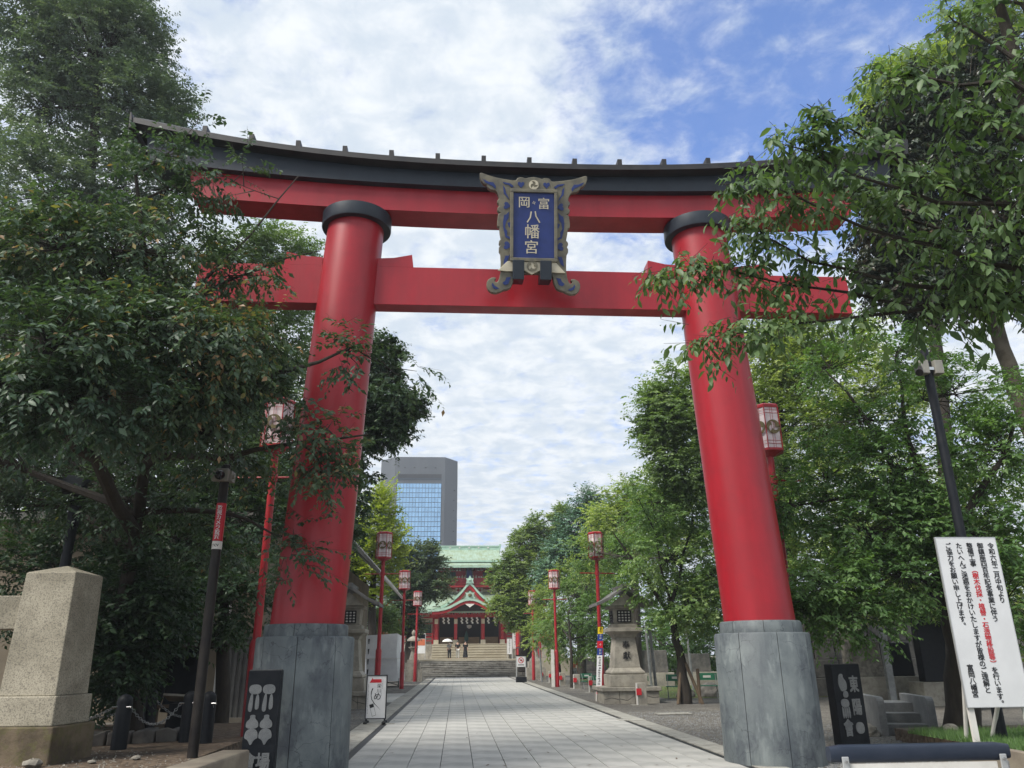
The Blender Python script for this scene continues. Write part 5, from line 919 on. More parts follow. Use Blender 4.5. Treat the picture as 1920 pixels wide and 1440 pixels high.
NEAR_BRANCHES = [
 [(4.98, 5.3, 4.92, 0.035), (4.45, 5.38, 5.25, 0.027), (3.93, 5.45, 5.5, 0.0191), (3.48, 5.52, 6.01, 0.0111), (3.13, 5.6, 6.35, 0.0032)],
 [(4.92, 5.2, 5.0, 0.035), (4.63, 5.32, 5.16, 0.0285), (4.06, 5.44, 5.23, 0.022), (3.51, 5.56, 5.54, 0.0156), (3.09, 5.68, 5.91, 0.0091), (2.82, 5.8, 6.12, 0.0026)],
 [(5.04, 5.5, 4.57, 0.035), (4.46, 5.68, 4.81, 0.0285), (3.99, 5.86, 5.11, 0.022), (3.44, 6.04, 5.48, 0.0156), (3.0, 6.22, 5.87, 0.0091), (2.52, 6.4, 6.01, 0.0026)],
 [(5.24, 5.8, 4.45, 0.035), (4.69, 6.03, 4.56, 0.0295), (4.25, 6.27, 4.67, 0.0241), (3.78, 6.5, 4.89, 0.0186), (3.27, 6.73, 5.08, 0.0131), (2.67, 6.97, 5.4, 0.0077), (2.02, 7.2, 5.39, 0.0022)],
 [(5.26, 5.8, 4.53, 0.035), (4.76, 6.04, 4.63, 0.0285), (4.14, 6.28, 4.6, 0.022), (3.54, 6.52, 4.61, 0.0156), (2.95, 6.76, 4.59, 0.0091), (2.32, 7.0, 4.57, 0.0026)],
 [(5.21, 5.8, 4.52, 0.035), (4.52, 6.02, 4.72, 0.0285), (3.86, 6.24, 4.93, 0.022), (3.38, 6.46, 5.2, 0.0156), (3.04, 6.68, 5.62, 0.0091), (2.94, 6.9, 6.0, 0.0026)],
 [(4.86, 4.8, 5.96, 0.035), (4.64, 4.93, 6.34, 0.0247), (4.44, 5.07, 6.77, 0.0144), (4.35, 5.2, 7.11, 0.0041)],
 [(4.8, 4.8, 5.74, 0.035), (4.53, 4.92, 6.1, 0.027), (4.2, 5.05, 6.14, 0.0191), (3.84, 5.17, 6.34, 0.0111), (3.64, 5.3, 6.5, 0.0032)],
 [(4.63, 4.8, 5.08, 0.035), (4.53, 4.93, 5.52, 0.0247), (4.36, 5.07, 5.75, 0.0144), (4.21, 5.2, 5.96, 0.0041)],
 [(5.19, 5.6, 4.84, 0.035), (4.87, 5.77, 5.25, 0.027), (4.39, 5.95, 5.29, 0.0191), (4.03, 6.12, 5.61, 0.0111), (3.66, 6.3, 6.08, 0.0032)],
 [(5.11, 4.9, 6.62, 0.035), (4.99, 5.03, 6.92, 0.0247), (4.91, 5.17, 7.24, 0.0144), (4.75, 5.3, 7.49, 0.0041)],
 [(4.99, 5.2, 5.26, 0.035), (4.71, 5.33, 5.45, 0.0247), (4.52, 5.47, 5.7, 0.0144), (4.23, 5.6, 5.84, 0.0041)],
 [(5.02, 5.4, 4.77, 0.035), (4.89, 5.53, 5.0, 0.0247), (4.67, 5.67, 4.91, 0.0144), (4.4, 5.8, 4.82, 0.0041)],
]
# ------------------------------------------------------------------ right foreground
def notice():
    o = (8.85, 13.1, .19); t = thing('notice_board', o, 'tall white notice board on two legs with black and red vertical writing', 'notice board')
    x0, x1, z0, z1, y = 8.335, 9.415, .76, 3.50, 13.1
    b = MB(o); b.box(x0, y, z0, x1, y+.03, z1); b.build('panel', M['white_board'], t)
    b = MB(o); b.box(x0-.012, y-.004, z0-.012, x0, y+.034, z1+.012); b.box(x1, y-.004, z0-.012, x1+.012, y+.034, z1+.012); b.box(x0, y-.004, z1, x1, y+.034, z1+.012); b.box(x0, y-.004, z0-.012, x1, y+.034, z0); b.build('edge_strip', M['alu'], t)
    for x in (x0+.07, x1-.07): b = MB(o); b.box(x-.05, y+.03, .1, x+.05, y+.075, 3.3); b.build('leg', M['white'], t)
    b = MB(o); b.tube([(x0+.14, y+.09, 1.6), (x0+.33, y+.75, .1)], .035, 8); b.tube([(x1-.14, y+.09, 1.6), (x1-.33, y+.75, .1)], .035, 8); b.build('brace', M['white'], t)
    cols = [(0.905, '令和六年二月中旬より', 3.36, 1), (0.725, '御鎮座四百年記念事業に伴う', 3.36, 1), (0.545, '整備工事（樹木伐採・植替・石造物移設等）を行います。', 3.36, 2), (0.365, 'たいへんご迷惑をおかけいたしますが皆様のご理解と', 3.36, 1), (0.185, 'ご協力をお願い申し上げます。', 3.36, 1), (.155, '富岡八幡宮', 1.36, 1)]
    sz = .102
    for f, s_, z, kind in cols:
        x = x0+f*(x1-x0); p = 1.0
        if kind == 1: lettering(s_, (x, y-.001, z), sz, M['ink'], t, o=o, bold=.02, pitch=p, xs=1.06)
        else:
            a, c, e = s_[:4], s_[4:20], s_[20:]
            for part, k0, m in ((a, 0, 'ink'), (c, 4, 'red_ink'), (e, 20, 'ink')): lettering(part, (x, y-.001, z-k0*p*sz), sz, M[m], t, o=o, bold=.02, pitch=p, xs=1.06)
notice()
def cam_pole_right():
    x, y = 9.22, 13.7; o = (x, y, .19); t = thing('camera_pole', o, 'tall black camera pole rising behind the white notice board', 'camera pole')
    b = MB(o); b.cyl((x, y, .1), (x, y, 7.30), .088, .082, 20); b.build('pole', M['black_paint'], t, True)
    for dx, lb in ((-.13, 'junction_box'), (.16, 'rear_box')): b = MB(o); b.box(x+dx-.09, y-.15, 6.76, x+dx+.08, y+.05, 7.04); b.build(lb, M['box_grey'], t, bevel=.012)
    b = MB(o); b.box(x-.17, y-.12, 6.84, x+.26, y+.12, 6.90); b.build('clamp', M['steel'], t)
    b = MB(o); b.tube([(x-.22, y-.1, 6.90), (x-.30, y-.16, 6.88)], .05, 12); b.tube([(x-.28, y-.14, 6.89), (x-.36, y-.26, 6.80), (x-.46, y-.42, 6.66)], [.05, .075, .07], 14); b.build('camera', M['dark_steel'], t, True)
cam_pole_right()
def barrier():
    x0, x1, y, zt = 3.46, 5.20, 7.7, .80; o = ((x0+x1)/2, y, 0); t = thing('padded_barrier', o, 'navy padded barrier with silver legs in the lower right foreground', 'barrier')
    b = MB(o); rows = []
    for i in range(15):
        f = i/14; x = x0+(x1-x0)*f; e = min(f, 1-f); k = 1 if e > .04 else .8+.2*(e/.04)**.5; rr = .055*k
        pw = lambda v: math.copysign(abs(v)**.55, v)
        rows.append([(x, y+.062*pw(math.cos(a))*k, zt-.078+.078*pw(math.sin(a))*k) for a in [2*math.pi*q/20 for q in range(20)]])
    b.loft(rows); b.build('pad', M['navy_pad'], t, True)
    for x in (x0+.12, x1-.10):
        b = MB(o); b.box(x-.032, y-.085, .02, x+.032, y-.068, .705); leg = b.build('leg', M['alu'], t, bevel=.006)
        b = MB(o); b.cyl((x, y-.105, .665), (x, y-.084, .665), .013, n=10); b.build('bolt', M['steel'], leg)
        b = MB(o); b.cyl((x, y-.45, .02), (x, y+.45, .02), .028, n=8); b.build('foot', M['alu'], t)
    b = MB(o); b.box(x0+.02, y-.03, .06, x0+.06, y+.03, .64); b.box(x1-.06, y-.03, .06, x1-.02, y+.03, .64); b.build('end_tube', M['steel'], t)
    b = MB(o); b.box(x0+.17, y-.05, .12, x1-.15, y-.035, .64); b.build('sheet', M['white'], t)
barrier()
def granite_stair():
    o = (9.2, 17, 0); t = thing('granite_steps', o, 'short flight of grey granite steps between two rounded side walls', 'steps')
    rot = Matrix.Translation((9.2, 17, 0)) @ Matrix.Rotation(R(-14), 4, 'Z') @ Matrix.Translation((-9.2, -17, 0)); fn = lambda v: rot @ Vector(v)
    prof = [(-.05, -.05), (-.05, .60)]+[(-.05+.13*(1-math.cos(a)), .60+.13*math.sin(a)) for a in (.4, .8, 1.2, 1.57)]+[(1.9, .73), (1.9, -.05)]
    for x, nm in ((8.86, 'side_wall'), (9.84, 'side_wall')):
        b = MB(o); n = len(prof); b.prism(prof, 0, .15, lambda v: fn((x+v[1], 17+v[0], v[2]))); b.build(nm, M['grey_stone'], t, bevel=.01)
    for k in range(3): b = MB(o); b.prism([(8.98, -.05), (9.85, -.05), (9.85, .19*(k+1)), (8.98, .19*(k+1))], 17.12+.42*k, 18.9, fn); b.build('step', M['grey_stone'], t, bevel=.008)
granite_stair()
def guardian():
    o = (9.95, 15.95, .19); t = thing('stone_beast', o, 'small weathered carved stone beast sitting beside the granite steps', 'statue'); r = random.Random(3)
    def lump(c, rx, ry, rz, nm, m):
        b = MB(o); rows = []
        for j in range(1, 8):
            a = math.pi*j/8; rows.append([(c[0]+rx*math.sin(a)*math.cos(q)*r.uniform(.9, 1.1), c[1]+ry*math.sin(a)*math.sin(q)*r.uniform(.9, 1.1), c[2]-rz*math.cos(a)) for q in [2*math.pi*i/10 for i in range(10)]])
        b.loft(rows); b.build(nm, M[m], t, True)
    lump((9.98, 16.05, .42), .20, .26, .26, 'body', 'rock'); lump((9.82, 15.85, .70), .15, .16, .14, 'head', 'rock_pale'); lump((9.84, 15.8, .36), .07, .08, .20, 'foreleg', 'rock'); lump((10.02, 15.78, .34), .07, .08, .19, 'foreleg', 'rock'); lump((9.72, 15.72, .66), .06, .07, .05, 'muzzle', 'rock_pale'); lump((10.2, 16.2, .32), .10, .12, .16, 'haunch', 'rock')
guardian()
for k, (x, y, z, s, lb) in enumerate(((8.35, 17.3, 0, .16, 'pale rock beside the black right stele'), (8.62, 17.15, 0, .22, 'rough pale boulder left of the granite steps'), (9.55, 15.4, .19, .10, 'small rock on the bank in front of the stone beast'), (9.2, 15.1, .19, .17, 'flat rock at the edge of the grass bank'),
                                   (10.5, 33.8, 0, .5, 'dark garden rock behind the left folding chair'), (11.4, 33.7, 0, .62, 'big dark garden rock behind the right folding chair'), (12.2, 33.9, 0, .6, 'dark garden rock beside the right torii base'), (9.5, 34.0, 0, .38, 'low dark rock right of the large stone lantern'))):
    b = MB((x, y, z)); r = random.Random(20+k); rows = []
    for j in range(6):
        a = .25+j*.25; rows.append([(x+s*math.cos(j*.25)*math.cos(q)*r.uniform(.8, 1.2), y+s*math.cos(j*.25)*math.sin(q)*r.uniform(.8, 1.2), z-.03+s*1.15*math.sin(j*.27)) for q in [2*math.pi*i/11 for i in range(11)]])
    b.loft(rows); tag(b.build('rock', M['rock_pale' if k < 4 else 'rock'], None, False, bevel=s*.08), lb, 'rock')
def chair(x, y, rz, label, scale=1.0):
    o = (x, y, 0); t = thing('folding_chair', o, label, 'chair', 'green folding chairs under the trees'); c, s_ = math.cos(R(rz)), math.sin(R(rz))
    f = lambda v: (x+(v[0]*c-v[1]*s_)*scale, y+(v[0]*s_+v[1]*c)*scale, v[2]*scale-.02)
    b = MB(o); b.prism([(-.36, .62), (.36, .62), (.36, .86), (-.36, .86)], .20, .225, f); b.build('backrest', M['chair_green'], t)
    b = MB(o); b.prism([(-.36, .42), (.36, .42), (.36, .45), (-.36, .45)], -.22, .2, f); b.build('seat', M['chair_green'], t)
    for sx in (-.3, .3):
        for p, q in (((sx, -.2, .42), (sx, .25, 0)), ((sx, .22, .85), (sx, -.25, 0))): b = MB(o); b.cyl(f(p), f(q), .014, n=6); b.build('leg', M['galv'], t)
    b = MB(o); b.prism([(-.14, .70), (.14, .70), (.14, .78), (-.14, .78)], .195, .198, f); b.build('print', M['white'], t)
chair(8.75, 32.6, -18, 'green folding chair left of the propped cherry trunk', 1.05); chair(10.0, 32.4, -14, 'green folding chair right of the propped cherry trunk', 1.1); chair(8.2, 36.5, -30, 'folding chair behind the large right stone lantern', .9); chair(6.9, 43.2, 10, 'folding chair far back under the young cherry tree', .9); chair(6.7, 38.4, 10, 'folding chair beside the leaning banner sign', .9)
t = thing('tree_support', (8.2, 29.2, 0), 'wooden props strapped to the path cherry trunk', 'tree support')
for p, q in (((7.82, 29.0, -.03), (8.08, 29.25, 1.15)), ((8.7, 28.95, -.03), (8.25, 29.2, 1.35)), ((8.62, 29.0, .0), (8.62, 29.0, 1.15))):
    b = MB((8.2, 29.2, 0)); b.cyl(p, q, .06, n=8); b.build('prop', M['wood_post'], t)
for k, (x, y, h, lb) in enumerate(((7.72, 31.6, 2.6, 'leaning grey pipe right of the large stone lantern'), (11.6, 40, 3.2, 'grey pipe standing behind the right folding chair'), (5.9, 57, 2.2, 'thin grey pipe between the right lantern poles'), (9.42, 39.5, 3.0, 'grey pipe on the lawn behind the large stone lantern'))):
    b = MB((x, y, 0)); b.cyl((x, y, -.03), (x-.12, y, h), .06, n=10); tag(b.build('metal_pipe', M['galv'], None, True), lb, 'pipe')
# stone memorials in the precinct on the right
def memorial(x0, x1, y, z0, z1, m, label, yb=.4, sub=True):
    o = ((x0+x1)/2, y, 0); t = thing('stone_memorial', o, label, 'memorial stone', 'memorial stones of the right precinct')
    b = MB(o); b.box(x0, y, z0, x1, y+yb, z1, .03, .03); b.build('slab', M[m], t, bevel=.03)
    b = MB(o); b.box(x0-.25, y-.25, -.05, x1+.25, y+yb+.25, z0); b.build('plinth', M['lantern_stone'], t, bevel=.02)
memorial(13.6, 14.75, 27.5, .85, 2.0, 'rock_pale', 'mottled pale memorial slab behind the black right stele'); memorial(14.9, 15.9, 27.6, .85, 1.95, 'black_paint', 'low black memorial slab beside the mottled pale one'); memorial(15.4, 16.6, 26.2, .7, 3.9, 'black_paint', 'tall dark memorial stone left of the notice board')
memorial(17.0, 19.5, 27.5, .8, 3.4, 'grey_stone', 'broad rough grey memorial wall behind the notice board'); memorial(14.2, 15.0, 29, .85, 2.9, 'rock_pale', 'white worn memorial slab above the mottled one'); memorial(10.4, 12.0, 46, .7, 1.9, 'rock', 'blocky stone memorial on the lawn under the cherry'); memorial(13.2, 14.8, 47, .7, 1.7, 'rock', 'stone block memorial farther right on the lawn')
b = MB((14.4, 26.6, 0)); b.box(14.28, 26.5, -.03, 14.50, 26.65, 2.75); tag(b.build('white_post', M['galv'], None), 'slim pale post standing before the memorial slabs', 'post')
t = thing('rock_wall', (17, 34, 0), 'rough grey rock faced wall behind the memorial slabs on the right', 'wall'); r = random.Random(8)
for j in range(5):
    x = 12.2
    while x < 27:
        w = r.uniform(.7, 1.5); b = MB((17, 34, 0)); b.box(x, 33.0+r.uniform(-.08, .08)+.08*j, -.05+j*.72, x+w-.03, 34.2, .66+j*.72, .03, .03); b.build('wall_stone', M['rock'], t, bevel=.03); x += w
t = thing('precinct_wall', (20, 32, 0), 'low dark stone wall closing the right precinct', 'wall')
for k in range(26):
    for j in range(3):
        b = MB((20, 32, 0)); x = 9.5+k*1.0+(.5 if j % 2 else 0); b.box(x, 66.0, -.05+j*.5, x+.98, 66.5, .43+j*.5); b.build('wall_stone', M['rock'], t)

# grey roofed building left of the path
t = thing('grey_roof_building', (-9, 40, 0), 'grey metal roofed building behind the left torii pillar', 'building'); o = (-9, 40, 0)
b = MB(o); b.box(-13, 35.0, -.05, -5.2, 47, 5.6); b.build('wall', M['office_wall'], t)
b = MB(o); b.prism([(-3.35, 5.02), (-3.35, 5.16), (-4.6, 6.5), (-9, 10.2), (-13.5, 6.0), (-13.5, 5.85), (-9, 10.0), (-4.65, 6.3)], 34.0, 48); rf = b.build('roof', M['metal_roof'], t)
for k in range(4): b = MB(o); y = 34.0; d = .22+k*.42; b.prism([(-3.4-d*.93, 5.18+d), (-3.36-d*.93, 5.22+d), (-3.40-d*.93, 5.27+d), (-3.44-d*.93, 5.23+d)], 33.9, 48.1); b.build('roof_batten', M['alu'], rf)
b = MB(o); b.cyl((-3.3, 34, 5.0), (-3.3, 48, 5.0), .07, n=8); b.build('gutter', M['alu'], rf)

# ------------------------------------------------------------------ shrine hall
HX = 1.28; HO = (HX, 87, 1.48)
sh = thing('shrine_hall', HO, 'two storey red shrine hall with green copper roofs at the end of the path', 'shrine')
def hp(nm, m, f, parent=sh, smooth=False, bevel=0):
    b = MB(HO); f(b); return b.build(nm, M[m], parent, smooth, bevel)
hp('podium', 'lantern_stone', lambda b: (b.box(-9, 86.9, 1.4, HX-4.3, 102, 2.98), b.box(HX+4.3, 86.9, 1.4, 11.5, 102, 2.98), b.box(HX-4.3, 86.92, 1.4, HX+4.3, 102, 2.975)))
for dx in (-3.55, -1.47, 1.47, 3.55):
    col = hp('column', 'shrine_red', lambda b: b.box(HX+dx-.17, 87.0, 3.4, HX+dx+.17, 87.34, 6.2))
    hp('column_base', 'cream', lambda b: b.box(HX+dx-.26, 86.93, 2.98, HX+dx+.26, 87.4, 3.42), col); hp('column_cap', 'cream', lambda b: b.box(HX+dx-.185, 86.98, 5.05, HX+dx+.185, 87.36, 5.55), col)
    hp('bracket_block', 'white', lambda b: (b.box(HX+dx-.3, 86.8, 6.22, HX+dx+.3, 87.0, 6.36), b.box(HX+dx-.2, 86.75, 6.42, HX+dx+.2, 87.0, 6.56)), col)
hp('porch_beam', 'shrine_red', lambda b: b.box(HX-4.3, 87.02, 5.72, HX+4.3, 87.3, 6.04)); hp('upper_beam', 'shrine_red', lambda b: b.box(HX-4.1, 87.04, 6.22, HX+4.1, 87.3, 6.46))
hp('beam_shadow_board', 'dark_wood_shade', lambda b: b.box(HX-4, 87.35, 6.0, HX+4, 87.5, 6.9))  # near-black board added to stand for the shadow behind the porch beams
for dx in (-2.5, -.75, .75, 2.5): hp('frog_leg_strut', 'lantern_stone', lambda b: b.prism([(HX+dx-.45, 6.05), (HX+dx-.3, 6.18), (HX+dx, 6.24), (HX+dx+.3, 6.18), (HX+dx+.45, 6.05)], 86.98, 87.02))
hp('inner_wall', 'dark_wood_shade', lambda b: b.box(HX-3.6, 91.2, 2.98, HX+3.6, 91.4, 6.4))
hp('inner_ceiling', 'dark_wood_shade', lambda b: b.box(HX-3.7, 87.5, 6.1, HX+3.7, 91.2, 6.2))
for x0, x1 in ((-3.2, -1.75), (-1.15, 1.15), (1.75, 3.2)): hp('offertory_panel', 'tan_wood', lambda b: b.box(HX+x0, 89.5, 2.98, HX+x1, 89.7, 3.75))
for dx in (-3.45, -1.45, 1.45, 3.45): hp('inner_post', 'shrine_red', lambda b: b.box(HX+dx-.15, 89.45, 2.98, HX+dx+.15, 89.75, 6.1))
hp('bell_drum', 'white', lambda b: b.lathe((HX, 88.6, 0), [(.1, 4.62), (.26, 4.75), (.28, 4.95), (.1, 5.0)], 12))
hp('altar_tree', 'green_slat', lambda b: b.lathe((HX-.3, 88.9, 0), [(.05, 3.1), (.24, 3.5), (.2, 3.9), (.02, 4.4)], 8))
for X in (-1.5, -1.0, .45, .98, 1.55, 2.1, 3.3, 4.0):
    def shide(b, X=X):
        z = 5.72
        for k in range(4): b.add([(X-.09+(.05 if k % 2 else -.03), 86.9, z), (X+.09+(.05 if k % 2 else -.03), 86.9, z), (X+.11+(.05 if k % 2 else -.05), 86.9, z-.17), (X-.07+(.05 if k % 2 else -.05), 86.9, z-.17)], [(0, 1, 2, 3)]); z -= .165
    hp('paper_streamer', 'white', shide)
for s in (-1, 1):   # side wings
    sx = lambda a, c: (HX+s*a, HX+s*c) if s > 0 else (HX-c, HX-a)
    x0, x1 = sx(3.8, 9.4); hp('wing_wall', 'cream', lambda b: b.box(x0, 89.2, 2.98, x1, 89.5, 6.2))
    for d in (3.9, 5.6, 7.3, 9.3): hp('wing_post', 'shrine_red', lambda b: b.box(HX+s*d-.13, 89.08, 2.98, HX+s*d+.13, 89.25, 6.25))
    for z in (3.75, 5.15, 5.75): hp('wing_rail', 'shrine_red', lambda b: b.box(x0, 89.1, z, x1, 89.22, z+.16))
    for d in (4.75, 6.45, 8.3):
        w = hp('wing_window', 'ink', lambda b: b.box(HX+s*d-.6, 89.15, 4.0, HX+s*d+.6, 89.19, 5.1))
        for k in range(7): hp('slat', 'green_slat', lambda b: b.box(HX+s*d-.56+k*.17, 89.11, 4.0, HX+s*d-.47+k*.17, 89.15, 5.1), w)
    x0, x1 = sx(3.9, 8.8)
    for z in (3.3, 3.65, 4.0): hp('fence_rail', 'shrine_red', lambda b: b.box(x0, 87.0, z, x1, 87.09, z+.09))
    for k in range(7): hp('fence_post', 'shrine_red', lambda b: b.box(HX+s*(3.95+.8*k)-.06, 86.98, 2.98, HX+s*(3.95+.8*k)+.06, 87.11, 4.16))
def slope_roof(nm, y0, z0, y1, z1, xa, xb, xa1, xb1, lift, th, parent=sh, n=24, m=6, sag=.35, seams=0):
    def f(b):
        top = []; 
        for j in range(m+1):
            v = j/m; row = []
            for i in range(n+1):
                u = i/n; x = (xa+(xa1-xa)*v)+((xb+(xb1-xb)*v)-(xa+(xa1-xa)*v))*u
                e = max(0, abs(u-.5)*2-.55)/.45
                row.append((x, y0+(y1-y0)*v, z0+(z1-z0)*(v-sag*v*(1-v))+lift*e**2*(1-v)))
            top.append(row)
        k = (n+1)*(m+1); vs = [p for r in top for p in r]+[(p[0], p[1], p[2]-th) for r in top for p in r]; fs = []
        for j in range(m):
            for i in range(n): a = j*(n+1)+i; fs += [(a, a+1, a+n+2, a+n+1), (k+a, k+a+n+1, k+a+n+2, k+a+1)]
        for i in range(n): fs += [(i, k+i, k+i+1, i+1), (m*(n+1)+i, m*(n+1)+i+1, k+m*(n+1)+i+1, k+m*(n+1)+i)]
        for j in range(m): a = j*(n+1); fs += [(a, a+n+1, k+a+n+1, k+a), (a+n, k+a+n, k+a+2*n+1, a+2*n+1)]
        b.add(vs, fs)
    r = hp(nm, 'verdigris', f, parent, True)
    return r
lr = slope_roof('lower_roof', 85.9, 6.35, 91.5, 8.75, HX-10.2, HX+10.2, HX-5, HX+5, .9, .14)
hp('lower_eave_edge', 'verdigris_edge', lambda b: b.box(HX-7.2, 85.86, 6.14, HX+7.2, 86.1, 6.26), lr)
hp('lower_rafters', 'shrine_red', lambda b: [b.box(HX-8.8+k*.3, 86.0, 6.02, HX-8.68+k*.3, 89, 6.13) for k in range(59)], lr)
def gable_roof(nm, prof, th, y0, y1, m, parent):
    up = [(HX-d, z) for d, z in reversed(prof)]+[(HX+d, z) for d, z in prof[1:]]; dn = [(HX+d, z-th) for d, z in reversed(prof)]+[(HX-d, z-th) for d, z in prof[1:]]
    return hp(nm, m, lambda b: b.prism(up+dn, y0, y1), parent)
chi = [(0, 9.45), (.35, 9.15), (.75, 8.65), (1.2, 8.18), (1.8, 7.65), (2.5, 7.2), (3.3, 6.8), (4.2, 6.52), (5.0, 6.42)]
gr = gable_roof('gable_roof', chi, .16, 86.3, 92.5, 'verdigris', sh)
gable_roof('gable_edge', [(d, z-.10) for d, z in chi], .26, 86.1, 86.6, 'verdigris_edge', gr)
bb = gable_roof('barge_board', [(d*.97, z-.40) for d, z in chi[:-1]], .42, 86.2, 86.4, 'shrine_red', gr)
hp('gable_panel', 'cream', lambda b: b.prism([(HX-3.2, 6.5), (HX+3.2, 6.5), (HX+2, 7.1), (HX+1.0, 7.8), (HX, 8.8), (HX-1, 7.8), (HX-2, 7.1)], 86.6, 86.7), gr)
hp('gable_strut', 'shrine_red', lambda b: (b.box(HX-.12, 86.5, 7.0, HX+.12, 86.62, 8.6), b.box(HX-2.2, 86.5, 7.0, HX+2.2, 86.61, 7.2)), gr)
hp('gable_finial', 'verdigris_edge', lambda b: (b.prism([(HX-.42, 9.2), (HX+.42, 9.2), (HX+.34, 9.5), (HX+.40, 9.75), (HX+.18, 9.72), (HX, 10.05), (HX-.18, 9.72), (HX-.40, 9.75), (HX-.34, 9.5)], 86.0, 86.5), b.lathe((HX, 86.0, 0), [(.1, 9.45), (.16, 9.5), (.16, 9.6), (.1, 9.65)], 10)), gr)
kar = [(0, 7.62), (.5, 7.56), (1.0, 7.38), (1.5, 7.12), (2.0, 6.86), (2.6, 6.66), (3.3, 6.54), (4.1, 6.50), (4.5, 6.53)]
kr = gable_roof('porch_roof', kar, .14, 84.9, 89, 'verdigris', sh); gable_roof('porch_roof_edge', [(d, z-.08) for d, z in kar], .22, 84.75, 85.1, 'verdigris_edge', kr); gable_roof('porch_barge_board', [(d*.97, z-.32) for d, z in kar[:-1]], .26, 84.85, 85.0, 'shrine_red', kr)
hp('porch_ornament', 'verdigris_edge', lambda b: b.prism([(HX-.6, 7.52), (HX+.6, 7.52), (HX+.42, 7.75), (HX+.40, 8.0), (HX+.52, 8.15), (HX+.2, 8.12), (HX, 8.35), (HX-.2, 8.12), (HX-.52, 8.15), (HX-.4, 8.0), (HX-.42, 7.75)], 84.8, 85.3), kr)
hp('porch_crest', 'crest', lambda b: b.lathe((HX, 84.78, 0), [(.14, 7.72), (.2, 7.8), (.2, 7.95), (.12, 8.02)], 10), kr)
hp('gable_pendant', 'white', lambda b: b.prism([(HX-.5, 6.98), (HX+.5, 6.98), (HX+.3, 6.82), (HX+.12, 6.7), (HX, 6.6), (HX-.12, 6.7), (HX-.3, 6.82)], 84.78, 84.86), kr); hp('porch_infill', 'dark_wood_shade', lambda b: b.prism([(HX-2.6, 6.3), (HX+2.6, 6.3), (HX+1.5, 6.75), (HX, 7.2), (HX-1.5, 6.75)], 85.6, 85.7), kr)
# upper storey
hp('upper_wall', 'shrine_red', lambda b: b.box(HX-3.5, 91.6, 8.2, HX+3.5, 98, 11.4))
for x0, x1 in ((-3.3, -1.25), (1.25, 3.3)):
    w = hp('upper_window', 'ink', lambda b: b.box(HX+x0+.35, 91.53, 10.0, HX+x1-.3, 91.598, 10.95))
    for k in range(8): hp('slat', 'green_slat', lambda b: b.box(HX+x0+.4+k*.17, 91.48, 10.0, HX+x0+.48+k*.17, 91.53, 10.95), w)
for dx in (-3.4, -1.25, 1.25, 3.4): hp('upper_post', 'shrine_red', lambda b: b.box(HX+dx-.14, 91.42, 8.3, HX+dx+.14, 91.6, 11.35))
for dx in (-1.25, 1.25, -3.4, 3.4):
    for z, w_ in ((11.05, .3), (10.3, .2), (9.0, .32), (8.62, .3)): hp('white_bracket_end', 'white', lambda b: (b.box(HX+dx-w_, 91.3, z, HX+dx-.06, 91.42, z+.15), b.box(HX+dx+.06, 91.3, z, HX+dx+w_, 91.42, z+.15)))
for dx in (-.8, -.45, .45, .8): hp('ornament', 'cream', lambda b: b.prism([(HX+dx-.14, 10.35), (HX+dx, 10.1), (HX+dx+.14, 10.35), (HX+dx, 10.65)], 91.5, 91.59))
hp('upper_plaque', 'plaque_blue', lambda b: b.box(HX-.3, 91.1, 10.25, HX+.3, 91.25, 11.3)); hp('upper_plaque_frame', 'gilt', lambda b: b.box(HX-.42, 91.26, 10.12, HX+.42, 91.3, 11.4))
hp('balcony_floor', 'shrine_red', lambda b: b.box(HX-4.2, 90.2, 9.15, HX+4.2, 91.5, 9.35)); hp('balcony_wall', 'cream', lambda b: b.box(HX-3.3, 91.5, 8.5, HX+3.3, 91.62, 9.0))
for z in (9.55, 9.8, 10.05): hp('balcony_rail', 'shrine_red', lambda b: b.box(HX-4.2, 90.25, z, HX+4.2, 90.33, z+.08))
for k in range(14): hp('baluster', 'shrine_red', lambda b: b.box(HX-4.15+k*.635, 90.23, 9.35, HX-4.05+k*.635, 90.35, 10.05))
ur = slope_roof('upper_skirt_roof', 89.2, 11.45, 91.8, 12.15, HX-4.9, HX+4.9, HX-3.9, HX+3.9, .35, .14)
hp('upper_eave_edge', 'verdigris_edge', lambda b: b.box(HX-3.6, 89.16, 11.22, HX+3.6, 89.4, 11.34), ur)
hp('upper_rafters', 'dark_wood_shade', lambda b: [b.box(HX-4.3+k*.3, 89.3, 11.1, HX-4.18+k*.3, 91.6, 11.21) for k in range(29)], ur)
mr_ = slope_roof('upper_roof', 91.2, 12.25, 95, 14.0, HX-3.75, HX+3.75, HX-3.6, HX+3.6, .12, .22, sag=.28)
slope_roof('rear_roof', 98.8, 12.2, 95, 13.9, HX-3.75, HX+3.75, HX-3.6, HX+3.6, .12, .2)
hp('roof_lower_edge', 'verdigris_edge', lambda b: b.box(HX-3.76, 91.14, 12.06, HX+3.76, 91.4, 12.24), mr_)
rd = hp('roof_ridge', 'verdigris_edge', lambda b: (b.box(HX-3.7, 94.8, 13.85, HX+3.7, 95.2, 14.05), b.box(HX-3.65, 94.85, 14.05, HX+3.65, 95.15, 14.3), b.box(HX-3.75, 94.78, 14.3, HX+3.75, 95.22, 14.42)))
for k in range(-2, 3): hp('ridge_crest', 'white', lambda b: b.tube([(HX+k*1.15, 94.74, 14.17), (HX+k*1.15, 94.86, 14.17)], .1, 10), rd)
for s in (-1, 1): hp('ridge_end', 'verdigris_edge', lambda b: b.prism([(HX+s*3.6-.14, 13.5), (HX+s*3.6+.14, 13.5), (HX+s*3.78+.12, 14.6), (HX+s*3.78-.12, 14.6)], 94.7, 95.3), rd)
